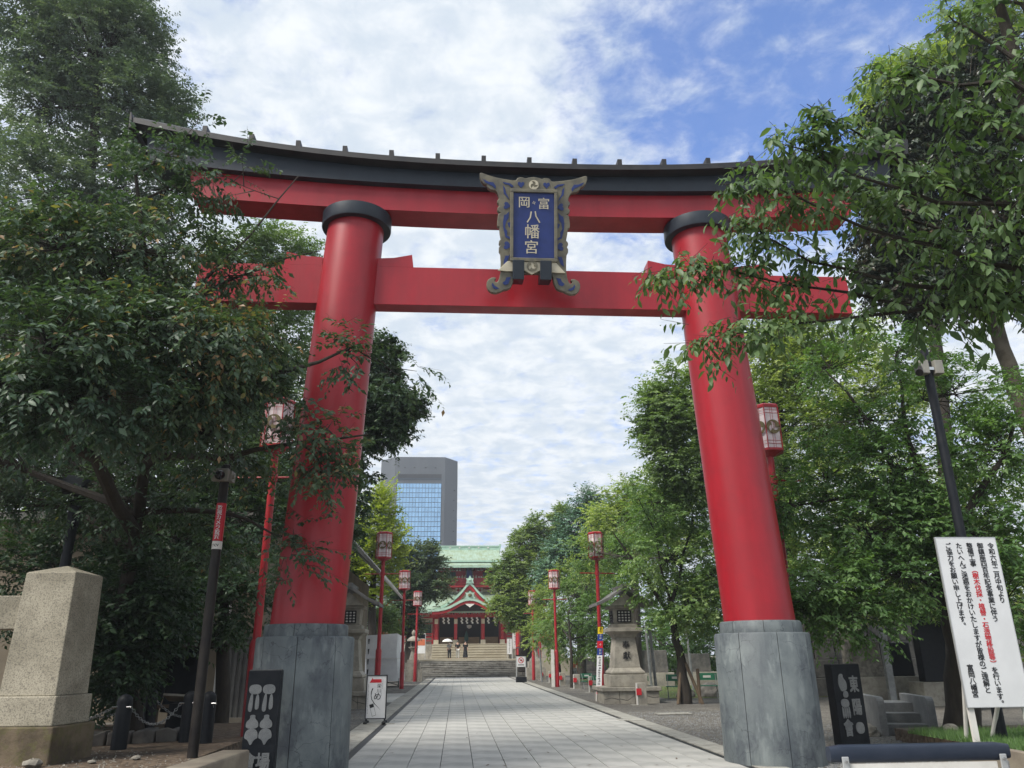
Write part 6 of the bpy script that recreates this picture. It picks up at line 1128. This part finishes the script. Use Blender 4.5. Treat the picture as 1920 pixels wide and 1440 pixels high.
# small curved roof pavilions at both sides
def pavilion(x, y, z, label, w):
    o = (x, y, 1.48 if y > 76 else 0); t = thing('small_pavilion', o, label, 'pavilion', 'small green roofed pavilions beside the shrine'); gz = o[2]
    prof = [(0, z), (.25*w, z-.28*w), (.55*w, z-.56*w), (.85*w, z-.72*w), (1.1*w, z-.74*w), (1.25*w, z-.68*w)]
    for nm, off, th, y0, y1, m in (('roof', 0, .12, y-1.3, y+1.3, 'verdigris'), ('roof_edge', -.06, .2, y-1.4, y-1.2, 'verdigris_edge'), ('barge_board', -.28, .25, y-1.35, y-1.22, 'shrine_red')):
        up = [(x-d, q+off) for d, q in reversed(prof)]+[(x+d, q+off) for d, q in prof[1:]]; dn = [(x+d, q+off-th) for d, q in reversed(prof)]+[(x-d, q+off-th) for d, q in prof[1:]]
        b = MB(o); b.prism(up+dn, y0, y1); b.build(nm, M[m], t)
    b = MB(o); b.prism([(x-.2, z), (x+.2, z), (x+.25, z+.35), (x, z+.5), (x-.25, z+.35)], y-1.4, y+1.3); b.build('ridge', M['verdigris_edge'], t)
    for sx in (-.75*w, .75*w):
        for sy in (-1, 1): b = MB(o); b.cyl((x+sx, y+sy, gz-.05), (x+sx, y+sy, z-.7*w), .13, n=10); b.build('post', M['shrine_red'], t)
    b = MB(o); b.box(x-.95*w, y-1.08, z-1.05*w, x+.95*w, y-.92, z-.85*w); b.build('beam', M['shrine_red'], t)
pavilion(-6.15, 75, 6.95, 'small green roofed pavilion with red posts left of the shrine', 1.15); pavilion(7.0, 80, 7.9, 'small green roofed pavilion half hidden right of the shrine', 1.4)
# notice boards and banners on the terrace
for (x, y, z0, z1, w, lb) in ((-3.65, 81.5, 2.05, 3.95, .48, 'printed poster board on legs left of the shrine steps'), (5.2, 81, 1.9, 3.35, .24, 'short white vertical banner right of the shrine steps'), (5.8, 81.5, 2.4, 4.05, .26, 'taller white vertical banner right of the shrine steps')):
    o = (x, y, 1.48); t = thing('sign_board', o, lb, 'sign'); b = MB(o); b.box(x-w, y, z0, x+w, y+.04, z1); b.build('panel', M['white_board'], t)
    for s in (-1, 1): b = MB(o); b.cyl((x+s*w, y+.02, 1.48), (x+s*w, y+.02, z1), .025, n=6); b.build('leg', M['alu'], t)
    if w > .4:
        b = MB(o); b.box(x-w+.04, y-.01, z0+.75, x+w-.04, y-.004, z1-.55); b.build('print', M['cloth_orange'], t)
        b = MB(o); b.box(x-w+.04, y-.01, z1-.5, x+w-.04, y-.004, z1-.08); b.build('print', M['glass'], t)
    else: print_marks(8, (x, y-.006, z1-.14), .16, M['ink'], t, o, 1.0, 5)
t = thing('white_fence', (6.4, 76, 0), 'white railing panel beside the right end of the stairs', 'fence')
for k in range(9): b = MB((6.4, 76, 0)); b.box(5.98+k*.12, 70.9, .0, 6.06+k*.12, 70.95, 1.35); b.build('slat', M['white'], t)
b = MB((6.4, 76, 0)); b.box(5.95, 70.96, 1.1, 7.05, 71.0, 1.2); b.build('rail', M['white'], t)
t = thing('hand_rail', (5.5, 75, 0), 'dark handrail along the right edge of the stairs', 'handrail')
b = MB((5.5, 75, 0)); b.tube([(5.8, 72.2, .9), (5.8, 76.5, 2.5), (5.8, 80, 2.5)], .04, 8); b.build('rail', M['dark_steel'], t)
for y, z in ((72.3, .9), (74.4, 1.7), (76.5, 2.5), (79.9, 2.5)): b = MB((5.5, 75, 0)); b.cyl((5.8, y, z-1), (5.8, y, z), .03, n=6); b.build('post', M['dark_steel'], t)

# ------------------------------------------------------------------ office tower
TO = (-14, 270, 0); tw = thing('office_tower', TO, 'grey office tower with a mirrored glass front far behind the shrine', 'tower')
fp = [(-22.0, 260), (-5.0, 260), (-.7, 266), (-.7, 292), (-27.3, 292), (-27.3, 266)]
b = MB(TO); H_ = 66.9
b.add([(x, y, -.05) for x, y in fp]+[(x, y, H_) for x, y in fp], [tuple(range(6)), tuple(range(6, 12))]+[(i, (i+1) % 6, (i+1) % 6+6, i+6) for i in range(6)])
b.build('wall', M['concrete_tower'], tw)
b = MB(TO); b.box(-20.9, 259.90, 59.0, -6.1, 259.98, 60.9); b.build('slot_window', M['ink'], tw)
b = MB(TO); b.box(-20.9, 259.78, 59.0, -6.1, 259.88, 59.45); b.build('slot_rail', M['mullion'], tw)
for x in (-18.6, -15.4, -11.6, -8.2): b = MB(TO); b.box(x-.3, 259.9, 63.0, x+.3, 259.98, 63.35); b.build('vent', M['ink'], tw)
for k in range(9): b = MB(TO); b.box(-1.9, 264.2, 56-k*3.5, -1.6, 264.5, 56.35-k*3.5); b.build('vent', M['ink'], tw)
b = MB(TO); b.box(-21.1, 259.90, 22, -6.05, 259.985, 57.8); cwall = b.build('curtain_wall', M['mullion'], tw)
pm = MB(); pm.box(-.485, -.04, 0, .485, .04, 1.46); pme = pm.mesh('pane', M['glass'])
for i in range(14):
    for j in range(20):
        link('pane', pme, cwall, Matrix.Translation((-21.1+.56+i*1.07-TO[0], 259.86-TO[1]+random.uniform(-.01, .01), 57.6-1.46-j*1.63)) @ Matrix.Rotation(random.gauss(0, .004), 4, 'X') @ Matrix.Rotation(random.gauss(0, .004), 4, 'Z'))

# ------------------------------------------------------------------ people
def skin_mesh(name, verts, edges, radii, m, o, parent, sub=1):
    me = bpy.data.meshes.new(name); me.from_pydata([Vector(v)-Vector(o) for v in verts], edges, []); ob = bpy.data.objects.new(name, me); COL.objects.link(ob)
    sk = ob.modifiers.new('skin', 'SKIN')
    if not me.skin_vertices: bpy.ops.mesh.customdata_skin_add({'object': ob}) if False else None
    for i, rr in enumerate(radii): me.skin_vertices[0].data[i].radius = (rr, rr)
    me.skin_vertices[0].data[0].use_root = True
    ob.modifiers.new('sub', 'SUBSURF').levels = sub; ob.modifiers['sub'].render_levels = sub
    dg = bpy.context.evaluated_depsgraph_get(); dg.update(); nm = bpy.data.meshes.new_from_object(ob.evaluated_get(dg)); bpy.data.objects.remove(ob)
    nm.materials.clear(); nm.materials.append(m); nm.polygons.foreach_set('use_smooth', [True]*len(nm.polygons))
    ob = bpy.data.objects.new(name, nm); COL.objects.link(ob); ob.parent = parent; return ob
def person(x, y, z, h, label, top, bottom, long=False, arm=None, face=1, group=None):
    o = (x, y, z); t = thing('person', o, label, 'person', group); s = h/1.7
    P = lambda a, c, e: (x+a*s, y+c*s*face, z+e*s)
    st_ = .10
    V = [P(0, 0, .95), P(0, 0, 1.2), P(0, -.01, 1.4), P(0, -.015, 1.5), P(0, -.02, 1.60), P(0, -.02, 1.67), P(-.17, 0, 1.40), P(-.23, .0, 1.14), P(-.23, -.05, .9), P(-.23, -.07, .80), P(.17, 0, 1.40)]
    V += [P(.22, -.05, 1.15), P(.20, -.2, 1.25), P(.18, -.24, 1.34)] if arm else [P(.23, 0, 1.14), P(.23, -.05, .9), P(.23, -.07, .80)]
    V += [P(-.09, 0, .88), P(-.10, -.02, .48), P(-.10, st_*.5, .07), P(-.10, st_*.5-.12, .03), P(.09, 0, .88), P(.10, -.02, .48), P(.10, -st_, .07), P(.10, -st_-.12, .03)]
    E = [(0, 1), (1, 2), (2, 3), (3, 4), (4, 5), (2, 6), (6, 7), (7, 8), (8, 9), (2, 10), (10, 11), (11, 12), (12, 13), (0, 14), (14, 15), (15, 16), (16, 17), (0, 18), (18, 19), (19, 20), (20, 21)]
    Rr = [.13, .12, .13, .055, .095, .07, .06, .045, .035, .04, .06, .045, .035, .04, .085, .06, .04, .035, .085, .06, .04, .035]
    skin_mesh('body', V, E, [r*s for r in Rr], M['skin'], o, t)
    b = MB(o); b.lathe(P(0, .02, 0), [(q*s, e*s) for q, e in ((.10, 1.56), (.112, 1.62), (.10, 1.70), (.05, 1.745))], 12); b.build('hair', M['hair'], t, True)
    ti = [0, 1, 2, 6, 7, 10, 11]; remap = {v: i for i, v in enumerate(ti)}
    skin_mesh('top', [V[i] for i in ti], [(remap[a], remap[c]) for a, c in E if a in remap and c in remap], [r*s for r in (.16, .145, .155, .085, .068, .085, .068)], M[top], o, t)
    if long:
        b = MB(o); b.lathe(P(0, 0, 0), [(q*s, e*s) for q, e in ((.26, .16), (.22, .5), (.18, .85), (.15, 1.12), (.16, 1.3))], 14); b.build('dress', M[bottom], t, True)
    else:
        bi = [0, 14, 15, 16, 18, 19, 20]; rm = {v: i for i, v in enumerate(bi)}
        skin_mesh('trousers', [V[i] for i in bi], [(rm[a], rm[c]) for a, c in E if a in rm and c in rm], [r*s for r in (.155, .115, .085, .062, .115, .085, .062)], M[bottom], o, t)
    return t, P
pg = 'visitors on the terrace'
person(-.75, 79.2, 1.48, 1.60, 'person in a light grey top and dark trousers under a white parasol', 'cloth_grey', 'cloth_black', arm=True, group=pg)
person(.05, 79.4, 1.48, 1.66, 'person in a black top and pale trousers, middle of three on the terrace', 'cloth_black', 'cloth_white', group=pg)
person(.80, 79.6, 1.48, 1.64, 'person in a long black dress, right of three on the terrace', 'cloth_black', 'cloth_black', long=True, group=pg)
person(7.3, 51, 0, 1.6, 'person in an orange top standing among the young trees on the right', 'cloth_orange', 'cloth_grey')
o = (-.95, 79.0, 2.7); t = thing('parasol', o, 'white parasol held up by the left visitor on the terrace', 'parasol')
b = MB(o); b.lathe((-.95, 79.0, 0), [(.52, 3.08), (.44, 3.20), (.26, 3.31), (.03, 3.36)], 12); b.build('canopy', M['cloth_white'], t, True)
b = MB(o); b.cyl((-.62, 78.97, 2.70), (-.95, 79.0, 3.34), .014, n=6); b.build('shaft', M['steel'], t)
for (x0, x1, z, lb) in ((-8, -4.9, 2.3, 'low white box by the left lantern poles'),):
    pass

# ------------------------------------------------------------------ trees
def norm(a): return a/np.maximum(np.linalg.norm(a, axis=-1, keepdims=True), 1e-9)
def sprays(C, out, tw_per, tw_len, lf_per, droop, r, flat=.45, shift=0):
    """leaf stations along little twigs that start at cluster centres"""
    n = len(C); T = n*tw_per
    c = np.repeat(C, tw_per, 0); o = np.repeat(out, tw_per, 0)
    d = r.normal(0, 1, (T, 3)); d[:, 2] *= flat; d = norm(norm(d)*.9+o*.7+np.array([0, 0, .05]))
    ln = tw_len*r.uniform(.6, 1.25, (T, 1)); st = c+r.normal(0, tw_len*.22, (T, 3)); en = st+d*ln-np.array([0, 0, 1])*ln*droop*.35
    t = np.tile(np.linspace(.12, 1.0, lf_per), T)[:, None]; k = np.tile(np.arange(lf_per), T)
    S_ = np.repeat(st, lf_per, 0); E_ = np.repeat(en, lf_per, 0); D_ = np.repeat(d, lf_per, 0)
    sag = -np.array([0, 0, 1])*(t*t)*tw_len*droop*.25
    P = S_+(E_-S_)*t+sag
    up = np.array([0, 0, 1.]); side = norm(np.cross(D_, up)+1e-6)*np.where(k % 2 == 0, 1, -1)[:, None]
    L = norm(D_*.55+side*.85+r.normal(0, .28, P.shape)-up*droop)
    Nn = norm(up*1.0+r.normal(0, .42, P.shape)+np.repeat(o, lf_per, 0)*.35); Nn = norm(Nn-L*(Nn*L).sum(1, keepdims=True))
    tint = np.clip(np.repeat(np.clip(r.uniform(.2, .75, n)+shift, .05, .9), tw_per*lf_per)+r.normal(0, .16, len(P)), 0, 1)
    return P, L, Nn, tint, st, en
def leaf_mesh(name, P, L, Nn, tint, size, m, fine, r, wid=.225):
    n = len(P); s = (size*np.clip(r.normal(.88, .22, n), .4, 1.4))[:, None]; B = np.cross(Nn, L)
    if fine:
        base = P; m1 = P+L*s*.33-Nn*s*.035; m2 = P+L*s*.68-Nn*s*.07; tip = P+L*s-Nn*s*.20
        V = np.stack([base, m1+B*s*wid*.85+Nn*s*.07, m2+B*s*wid*.75+Nn*s*.03, tip, m2-B*s*wid*.75+Nn*s*.03, m1-B*s*wid*.85+Nn*s*.07, m1, m2], 1)
        F = [(0, 1, 6), (1, 2, 7, 6), (2, 3, 7), (0, 6, 5), (6, 7, 4, 5), (7, 3, 4)]
    else:
        V = np.stack([P, P+L*s*.45+B*s*wid+Nn*s*.06, P+L*s-Nn*s*.12, P+L*s*.45-B*s*wid+Nn*s*.06], 1); F = [(0, 1, 2), (0, 2, 3)]
    k = V.shape[1]; me = bpy.data.meshes.new(name); me.vertices.add(n*k); me.vertices.foreach_set('co', V.reshape(-1).astype(np.float32))
    li = np.concatenate([np.array(f) for f in F]); off = np.concatenate([[0], np.cumsum([len(f) for f in F])[:-1]]); nl = len(li)
    me.loops.add(n*nl); me.loops.foreach_set('vertex_index', (np.arange(n)[:, None]*k+li[None]).ravel().astype(np.int32))
    me.polygons.add(n*len(F)); me.polygons.foreach_set('loop_start', (np.arange(n)[:, None]*nl+off[None]).ravel().astype(np.int32)); me.update()
    at = me.attributes.new('tint', 'FLOAT', 'FACE'); at.data.foreach_set('value', np.repeat(tint, len(F)).astype(np.float32)); me.materials.append(m)
    if fine: me.polygons.foreach_set('use_smooth', [True]*len(me.polygons))
    return me
def bend(p, q, r, k=.12, n=6):
    p, q = Vector(p), Vector(q); d = (q-p).length; a = Vector((r.normal(0, 1), r.normal(0, 1), r.normal(0, .6)))*d*k
    return [p.lerp(q, i/n)+a*math.sin(math.pi*i/n)+Vector((0, 0, d*.06*math.sin(math.pi*i/n))) for i in range(n+1)]
def twig_mesh(name, segs, rad, m, o):
    segs = np.array(segs, dtype=np.float32); n = len(segs)
    if not n: return None
    a, c = segs[:, 0], segs[:, 1]; d = norm(c-a); s = norm(np.cross(d, np.array([.3, .2, .93]))); t = np.cross(d, s)
    V = np.stack([a+s*rad, a-s*rad*.5+t*rad*.87, a-s*rad*.5-t*rad*.87, c+s*rad*.4, c-s*rad*.2+t*rad*.35, c-s*rad*.2-t*rad*.35], 1)-np.array(o)
    F = [(0, 1, 4, 3), (1, 2, 5, 4), (2, 0, 3, 5)]
    me = bpy.data.meshes.new(name); me.vertices.add(6*n); me.vertices.foreach_set('co', V.reshape(-1).astype(np.float32)); me.loops.add(12*n)
    me.loops.foreach_set('vertex_index', (np.arange(n)[:, None]*6+np.array(F).ravel()[None]).ravel().astype(np.int32)); me.polygons.add(3*n); me.polygons.foreach_set('loop_start', np.arange(0, 12*n, 4).astype(np.int32)); me.update()
    me.materials.append(m); return me
SPEC = {  # label, category, leaf material, leaf length, twigs, leaves per twig, twig length, droop, bark, fine, leaf objects, seed
 'cherry_left': ('broad cherry tree with sparse yellowing leaves overlapping the left torii pillar', 'cherry_dark', .112, 6, 12, .48, .6, 'bark', True, 280, 1),
 'zelkova_left_back': ('very tall small leaved tree at the upper left behind the gate end', 'zelkova', .135, 11, 15, .75, .25, 'bark', False, 0, 2),
 'chestnut_left_back': ('rounded tree showing between the two red beams at left', 'mid', .16, 10, 13, .8, .35, 'bark', False, 0, 3),
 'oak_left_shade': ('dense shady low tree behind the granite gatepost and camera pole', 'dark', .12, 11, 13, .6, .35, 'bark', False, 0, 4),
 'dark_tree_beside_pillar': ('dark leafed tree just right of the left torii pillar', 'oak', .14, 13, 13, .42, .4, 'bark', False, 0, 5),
 'ginkgo': ('yellow green ginkgo tree in front of the office tower', 'ginkgo', .24, 8, 12, 1.0, -.35, 'bark', False, 0, 6),
 'camphor_left': ('dark rounded camphor tree left of the shrine roof', 'camphor_dark', .24, 10, 13, .8, .1, 'bark', False, 0, 7),
 'bush_left_green': ('green bushy tree behind the white tarpaulin booth', 'mid', .17, 9, 12, .6, .2, 'bark', False, 0, 8),
 'camphor_right_mid': ('rounded light green tree just left of the right torii pillar', 'mid', .15, 11, 14, .7, .2, 'bark', False, 0, 9),
 'zelkova_right_back': ('bright feathery green tree behind the right torii pillar and beam', 'lime', .15, 10, 13, .8, .2, 'bark', False, 0, 10),
 'evergreen_right': ('dark glossy evergreen with bronze tinged leaves at the upper right', 'evergreen', .15, 10, 13, .55, .75, 'bark_pale', False, 0, 11),
 'maple_right_top': ('yellow green treetop showing above the dark evergreen', 'lime', .14, 10, 13, .7, .2, 'bark', False, 0, 12),
 'cherry_right': ('leafy cherry tree around the right camera pole and notice board', 'cherry', .115, 8, 12, .50, .4, 'bark', True, 220, 13),
 'hedge_tree_right_back': ('dense dark green tree filling the gap behind the right cherry', 'camphor', .15, 10, 13, .8, .3, 'bark', False, 0, 14),
 'cherry_path_right': ('spreading cherry tree with a propped trunk beside the large right stone lantern', 'path_cherry', .125, 9, 13, .62, .35, 'bark', False, 0, 15),
 'young_cherry_right': ('young cherry tree beside the third right lantern pole', 'path_cherry', .15, 9, 13, .65, .3, 'bark', False, 0, 16),
 'young_cherry_right_b': ('young tree nearest the small right stone lantern', 'lime', .16, 9, 12, .65, .3, 'bark', False, 0, 17),
 'cedar': ('blue green cedar with a pointed top among the right trees', 'cedar', .22, 12, 14, 1.1, .25, 'bark', False, 0, 18),
 'camphor_right_far': ('large clumpy camphor tree covering the right half of the shrine', 'camphor', .23, 12, 13, .72, .05, 'bark', False, 0, 19),
 'zelkova_right_far': ('light green tree behind the spreading path cherry', 'lime', .19, 10, 13, .9, .25, 'bark', False, 0, 20),
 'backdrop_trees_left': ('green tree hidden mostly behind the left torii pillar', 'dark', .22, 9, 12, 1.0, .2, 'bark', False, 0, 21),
 'backdrop_trees_right': ('dark trees closing the view behind the right stone lantern', 'cherry', .22, 9, 12, 1.0, .2, 'bark', False, 0, 22),
}
NAMES = {'cherry_left': 'cherry_tree', 'zelkova_left_back': 'zelkova_tree', 'chestnut_left_back': 'chestnut_tree', 'oak_left_shade': 'oak_tree', 'dark_tree_beside_pillar': 'oak_tree', 'ginkgo': 'ginkgo_tree', 'camphor_left': 'camphor_tree', 'bush_left_green': 'bushy_tree', 'camphor_right_mid': 'camphor_tree',
 'zelkova_right_back': 'zelkova_tree', 'evergreen_right': 'evergreen_tree', 'maple_right_top': 'maple_tree', 'cherry_right': 'cherry_tree', 'hedge_tree_right_back': 'broadleaf_tree', 'cherry_path_right': 'cherry_tree', 'young_cherry_right': 'cherry_tree', 'young_cherry_right_b': 'young_tree', 'cedar': 'cedar_tree', 'camphor_right_far': 'camphor_tree', 'zelkova_right_far': 'zelkova_tree', 'backdrop_trees_left': 'broadleaf_tree', 'backdrop_trees_right': 'broadleaf_tree'}
def single_leaves(t, o, P, L, Nn, tint, size, lm, n, r, key):
    """the leaves nearest the viewer as objects of their own, on four shared meshes"""
    meshes = []
    for q in (.2, .4, .6, .8):
        z = np.zeros((1, 3)); meshes.append(leaf_mesh('leaf', z, np.array([[1., 0, 0]]), np.array([[0, 0, 1.]]), np.array([q]), 1.0, LEAF[lm], True, np.random.default_rng(int(q*10))))
    view = np.array([math.sin(R(YAW))*math.cos(R(PITCH)), math.cos(R(YAW))*math.cos(R(PITCH)), math.sin(R(PITCH))]); c = P-np.array([0, 0, 1.6]); dist = np.linalg.norm(c, axis=1)
    rt = np.array([math.cos(R(YAW)), -math.sin(R(YAW)), 0]); upv = np.cross(rt, view); dz = c @ view; ins = (np.abs(c @ rt)/dz < .66) & (np.abs(c @ upv)/dz < .49) & (dz > 0)
    idx = np.where(ins)[0]; idx = idx[np.argsort(dist[idx])][:n*2]; idx = r.permutation(idx)[:n]
    for i in idx:
        s = size*r.uniform(.8, 1.15); B = np.cross(Nn[i], L[i]); mt = Matrix(((L[i][0]*s, B[0]*s, Nn[i][0]*s, P[i][0]-o[0]), (L[i][1]*s, B[1]*s, Nn[i][1]*s, P[i][1]-o[1]), (L[i][2]*s, B[2]*s, Nn[i][2]*s, P[i][2]-o[2]), (0, 0, 0, 1)))
        link('leaf', meshes[min(3, int(tint[i]*4))], t, mt)
    keep = np.ones(len(P), bool); keep[idx] = False; return keep
DENS = {'cherry_left': 1.75, 'cherry_right': 1.6, 'evergreen_right': 1.7, 'zelkova_left_back': 1.7, 'camphor_right_far': 1.5, 'oak_left_shade': 1.6}
def make_tree(key):
    label, lm, size, tw, lp, tl, droop, bark, fine, nobj, seed = SPEC[key]; d = TREES[key]; r = np.random.default_rng(seed*17)
    tr = d['trunk']; o = tuple(tr[0][:3]); t = thing(NAMES[key], o, label, 'tree')
    b = MB(o); pts = [Vector(p[:3]) for p in tr]; rad = [p[3] for p in tr]; pts[0] = pts[0]-Vector((0, 0, .08)); rad[0] *= 1.3
    fp_, fr_ = [pts[0]], [rad[0]]
    for i in range(len(pts)-1):
        for q in (.33, .67, 1): fp_.append(pts[i].lerp(pts[i+1], q)+(Vector(r.normal(0, rad[i]*.12, 3)) if q < 1 else Vector())); fr_.append(rad[i]+(rad[i+1]-rad[i])*q)
    b.tube(fp_, fr_, 10); b.build('trunk', M[bark], t, True)
    nodes = [(p, q) for p, q in zip(fp_[2:], fr_[2:])]
    for lb in d['limbs']:
        b = MB(o); lp_ = [Vector(p[:3]) for p in lb]; lr_ = [p[3] for p in lb]; q, qr = [lp_[0]], [lr_[0]]
        for i in range(len(lp_)-1):
            mid = lp_[i].lerp(lp_[i+1], .5)+Vector(r.normal(0, .06, 3)); q += [mid, lp_[i+1]]; qr += [(lr_[i]+lr_[i+1])/2, lr_[i+1]]
        b.tube(q, qr, 8); b.build('branch', M[bark], t, True); nodes += list(zip(q[1:], qr[1:]))
    CC, OO, segs, SH = [], [], [], []
    bb_ = MB(o); nb = 0
    for (cx, cy, cz, rx, ry, rz, n) in d['blobs']:
        n = int(n*DENS.get(key, 1.6))
        c = Vector((cx, cy, cz)); far_ = min(nodes, key=lambda a: (a[0]-c).length+max(0, a[0].z-c.z)*.8)
        lim = bend(far_[0], c, r, .10, 5); r0 = min(far_[1]*.7, .03+.02*(rx+rz)); bb_.tube(lim, [r0*(1-.75*i/5) for i in range(6)], 6); nb += 1
        u = norm(r.normal(0, 1, (n, 3))); rr = r.uniform(.15, 1, (n, 1))**.5; loc = u*rr*np.array([rx, ry, rz]); C = loc+np.array([cx, cy, cz])
        out = norm(u/np.array([rx, ry, rz])*min(rx, ry, rz)); CC.append(C); OO.append(out); SH.append(np.full(n, r.normal(0, .13)))
        la = np.array([tuple(v) for v in lim])
        for q in C: j = min(5, 2+int(r.integers(0, 4))); segs.append((la[j], q))
    bb_.build('branches', M[bark], t, True)['kind'] = 'stuff'
    C = np.concatenate(CC); Oo = np.concatenate(OO)
    P, L, Nn, tint, sa, sb = sprays(C, Oo, tw, tl, lp, droop, r, shift=np.concatenate(SH))
    me = twig_mesh('twigs', segs, max(.006, size*.10), M[bark], o); link('twigs', me, t)['kind'] = 'stuff'
    if fine: link('twigs', twig_mesh('fine_twigs', list(zip(sa, sb)), .0035, M[bark], o), t)['kind'] = 'stuff'
    if nobj:
        k = single_leaves(t, o, P, L, Nn, tint, size, lm, nobj, r, key); P, L, Nn, tint = P[k], L[k], Nn[k], tint[k]
    f = link('foliage', leaf_mesh('foliage', P-np.array(o), L, Nn, tint, size, LEAF[lm], fine and False, r, .25 if fine else .28), t); f['kind'] = 'stuff'
for key in TREES: make_tree(key)

def near_cherry():
    r = np.random.default_rng(5); o = (5.35, 5.3, 0); t = thing('cherry_tree', o, 'near cherry branches reaching in from the right edge across the gate', 'tree')
    b = MB(o); b.tube([(5.35, 5.3, -.05), (5.32, 5.3, 1.2), (5.25, 5.3, 2.6), (5.15, 5.35, 4.2), (5.0, 5.3, 5.8), (4.9, 5.2, 7.2)], [.22, .17, .15, .12, .09, .04], 12); b.build('trunk', M['bark'], t, True)
    tp = [Vector(v) for v in ((5.32, 5.3, 1.2), (5.25, 5.3, 2.6), (5.2, 5.33, 3.4), (5.15, 5.35, 4.2), (5.07, 5.32, 5.0), (5.0, 5.3, 5.8), (4.9, 5.2, 7.2))]
    Ps = []; segs = []
    for br in NEAR_BRANCHES:
        pts = [Vector(p[:3]) for p in br]; rad = [max(.004, p[3]*.8) for p in br]; a = min(tp, key=lambda v: (v-pts[0]).length+max(0, v.z-pts[0].z))
        q, qr = [a], [.045]
        for i, p in enumerate(pts):
            if i: q.append(pts[i-1].lerp(p, .5)+Vector(r.normal(0, .02, 3))); qr.append((rad[i]+rad[i-1])/2)
            q.append(p); qr.append(rad[i])
        b = MB(o); b.tube(q, qr, 7); b.build('branch', M['bark'], t, True)
        pts = q[1:]; n = len(pts); C = []
        for i in range(n-1):
            m = max(2, int((pts[i+1]-pts[i]).length/.06))
            for k in range(m):
                f = (i+k/m)/(n-1); p = pts[i].lerp(pts[i+1], k/m); spread = .115*(1-f)+.03
                for _ in range((0 if r.random() < (.45 if f > .35 else .25) else 1) if f < .7 else 2):
                    c = p+Vector(r.normal(0, 1, 3))*spread; C.append((tuple(p), tuple(c), f))
        Ps += C
    C = np.array([c[1] for c in Ps]); base = np.array([c[0] for c in Ps]); segs = [(c[0], c[1]) for c in Ps if (Vector(c[0])-Vector(c[1])).length > .04]
    out = norm(C-base+np.array([-.05, -.02, 0]))
    P, L, Nn, tint, sa, sb = sprays(C, out, 3, .26, 6, .9, r, .45)
    link('twigs', twig_mesh('twigs', segs+list(zip(sa, sb)), .004, M['bark'], o), t)['kind'] = 'stuff'
    k = single_leaves(t, o, P, L, Nn, tint, .112, 'near', 295, r, 'near'); P, L, Nn, tint = P[k], L[k], Nn[k], tint[k]
    f = link('foliage', leaf_mesh('foliage', P-np.array(o), L, Nn, tint, .112, LEAF['near'], True, r, .225), t); f['kind'] = 'stuff'
near_cherry()

# ------------------------------------------------------------------ thin haze, added to soften the dark tones like lens veil
hz = MB(); hz.box(-520, -80, -1.1, 520, 820, 69)
hm = bpy.data.materials.new('haze'); hm.use_nodes = True; ht = hm.node_tree; ht.nodes.clear()
ho = N(ht, 'ShaderNodeOutputMaterial'); pv = N(ht, 'ShaderNodeVolumePrincipled'); pv.inputs['Color'].default_value = (.86, .92, 1, 1); pv.inputs['Density'].default_value = 0.0007; pv.inputs['Anisotropy'].default_value = 0.2
ht.links.new(pv.outputs[0], ho.inputs['Volume'])
hzo = hz.build('haze', hm); tag(hzo, 'thin haze added over the whole precinct to soften the dark tones', 'haze', kind='stuff')
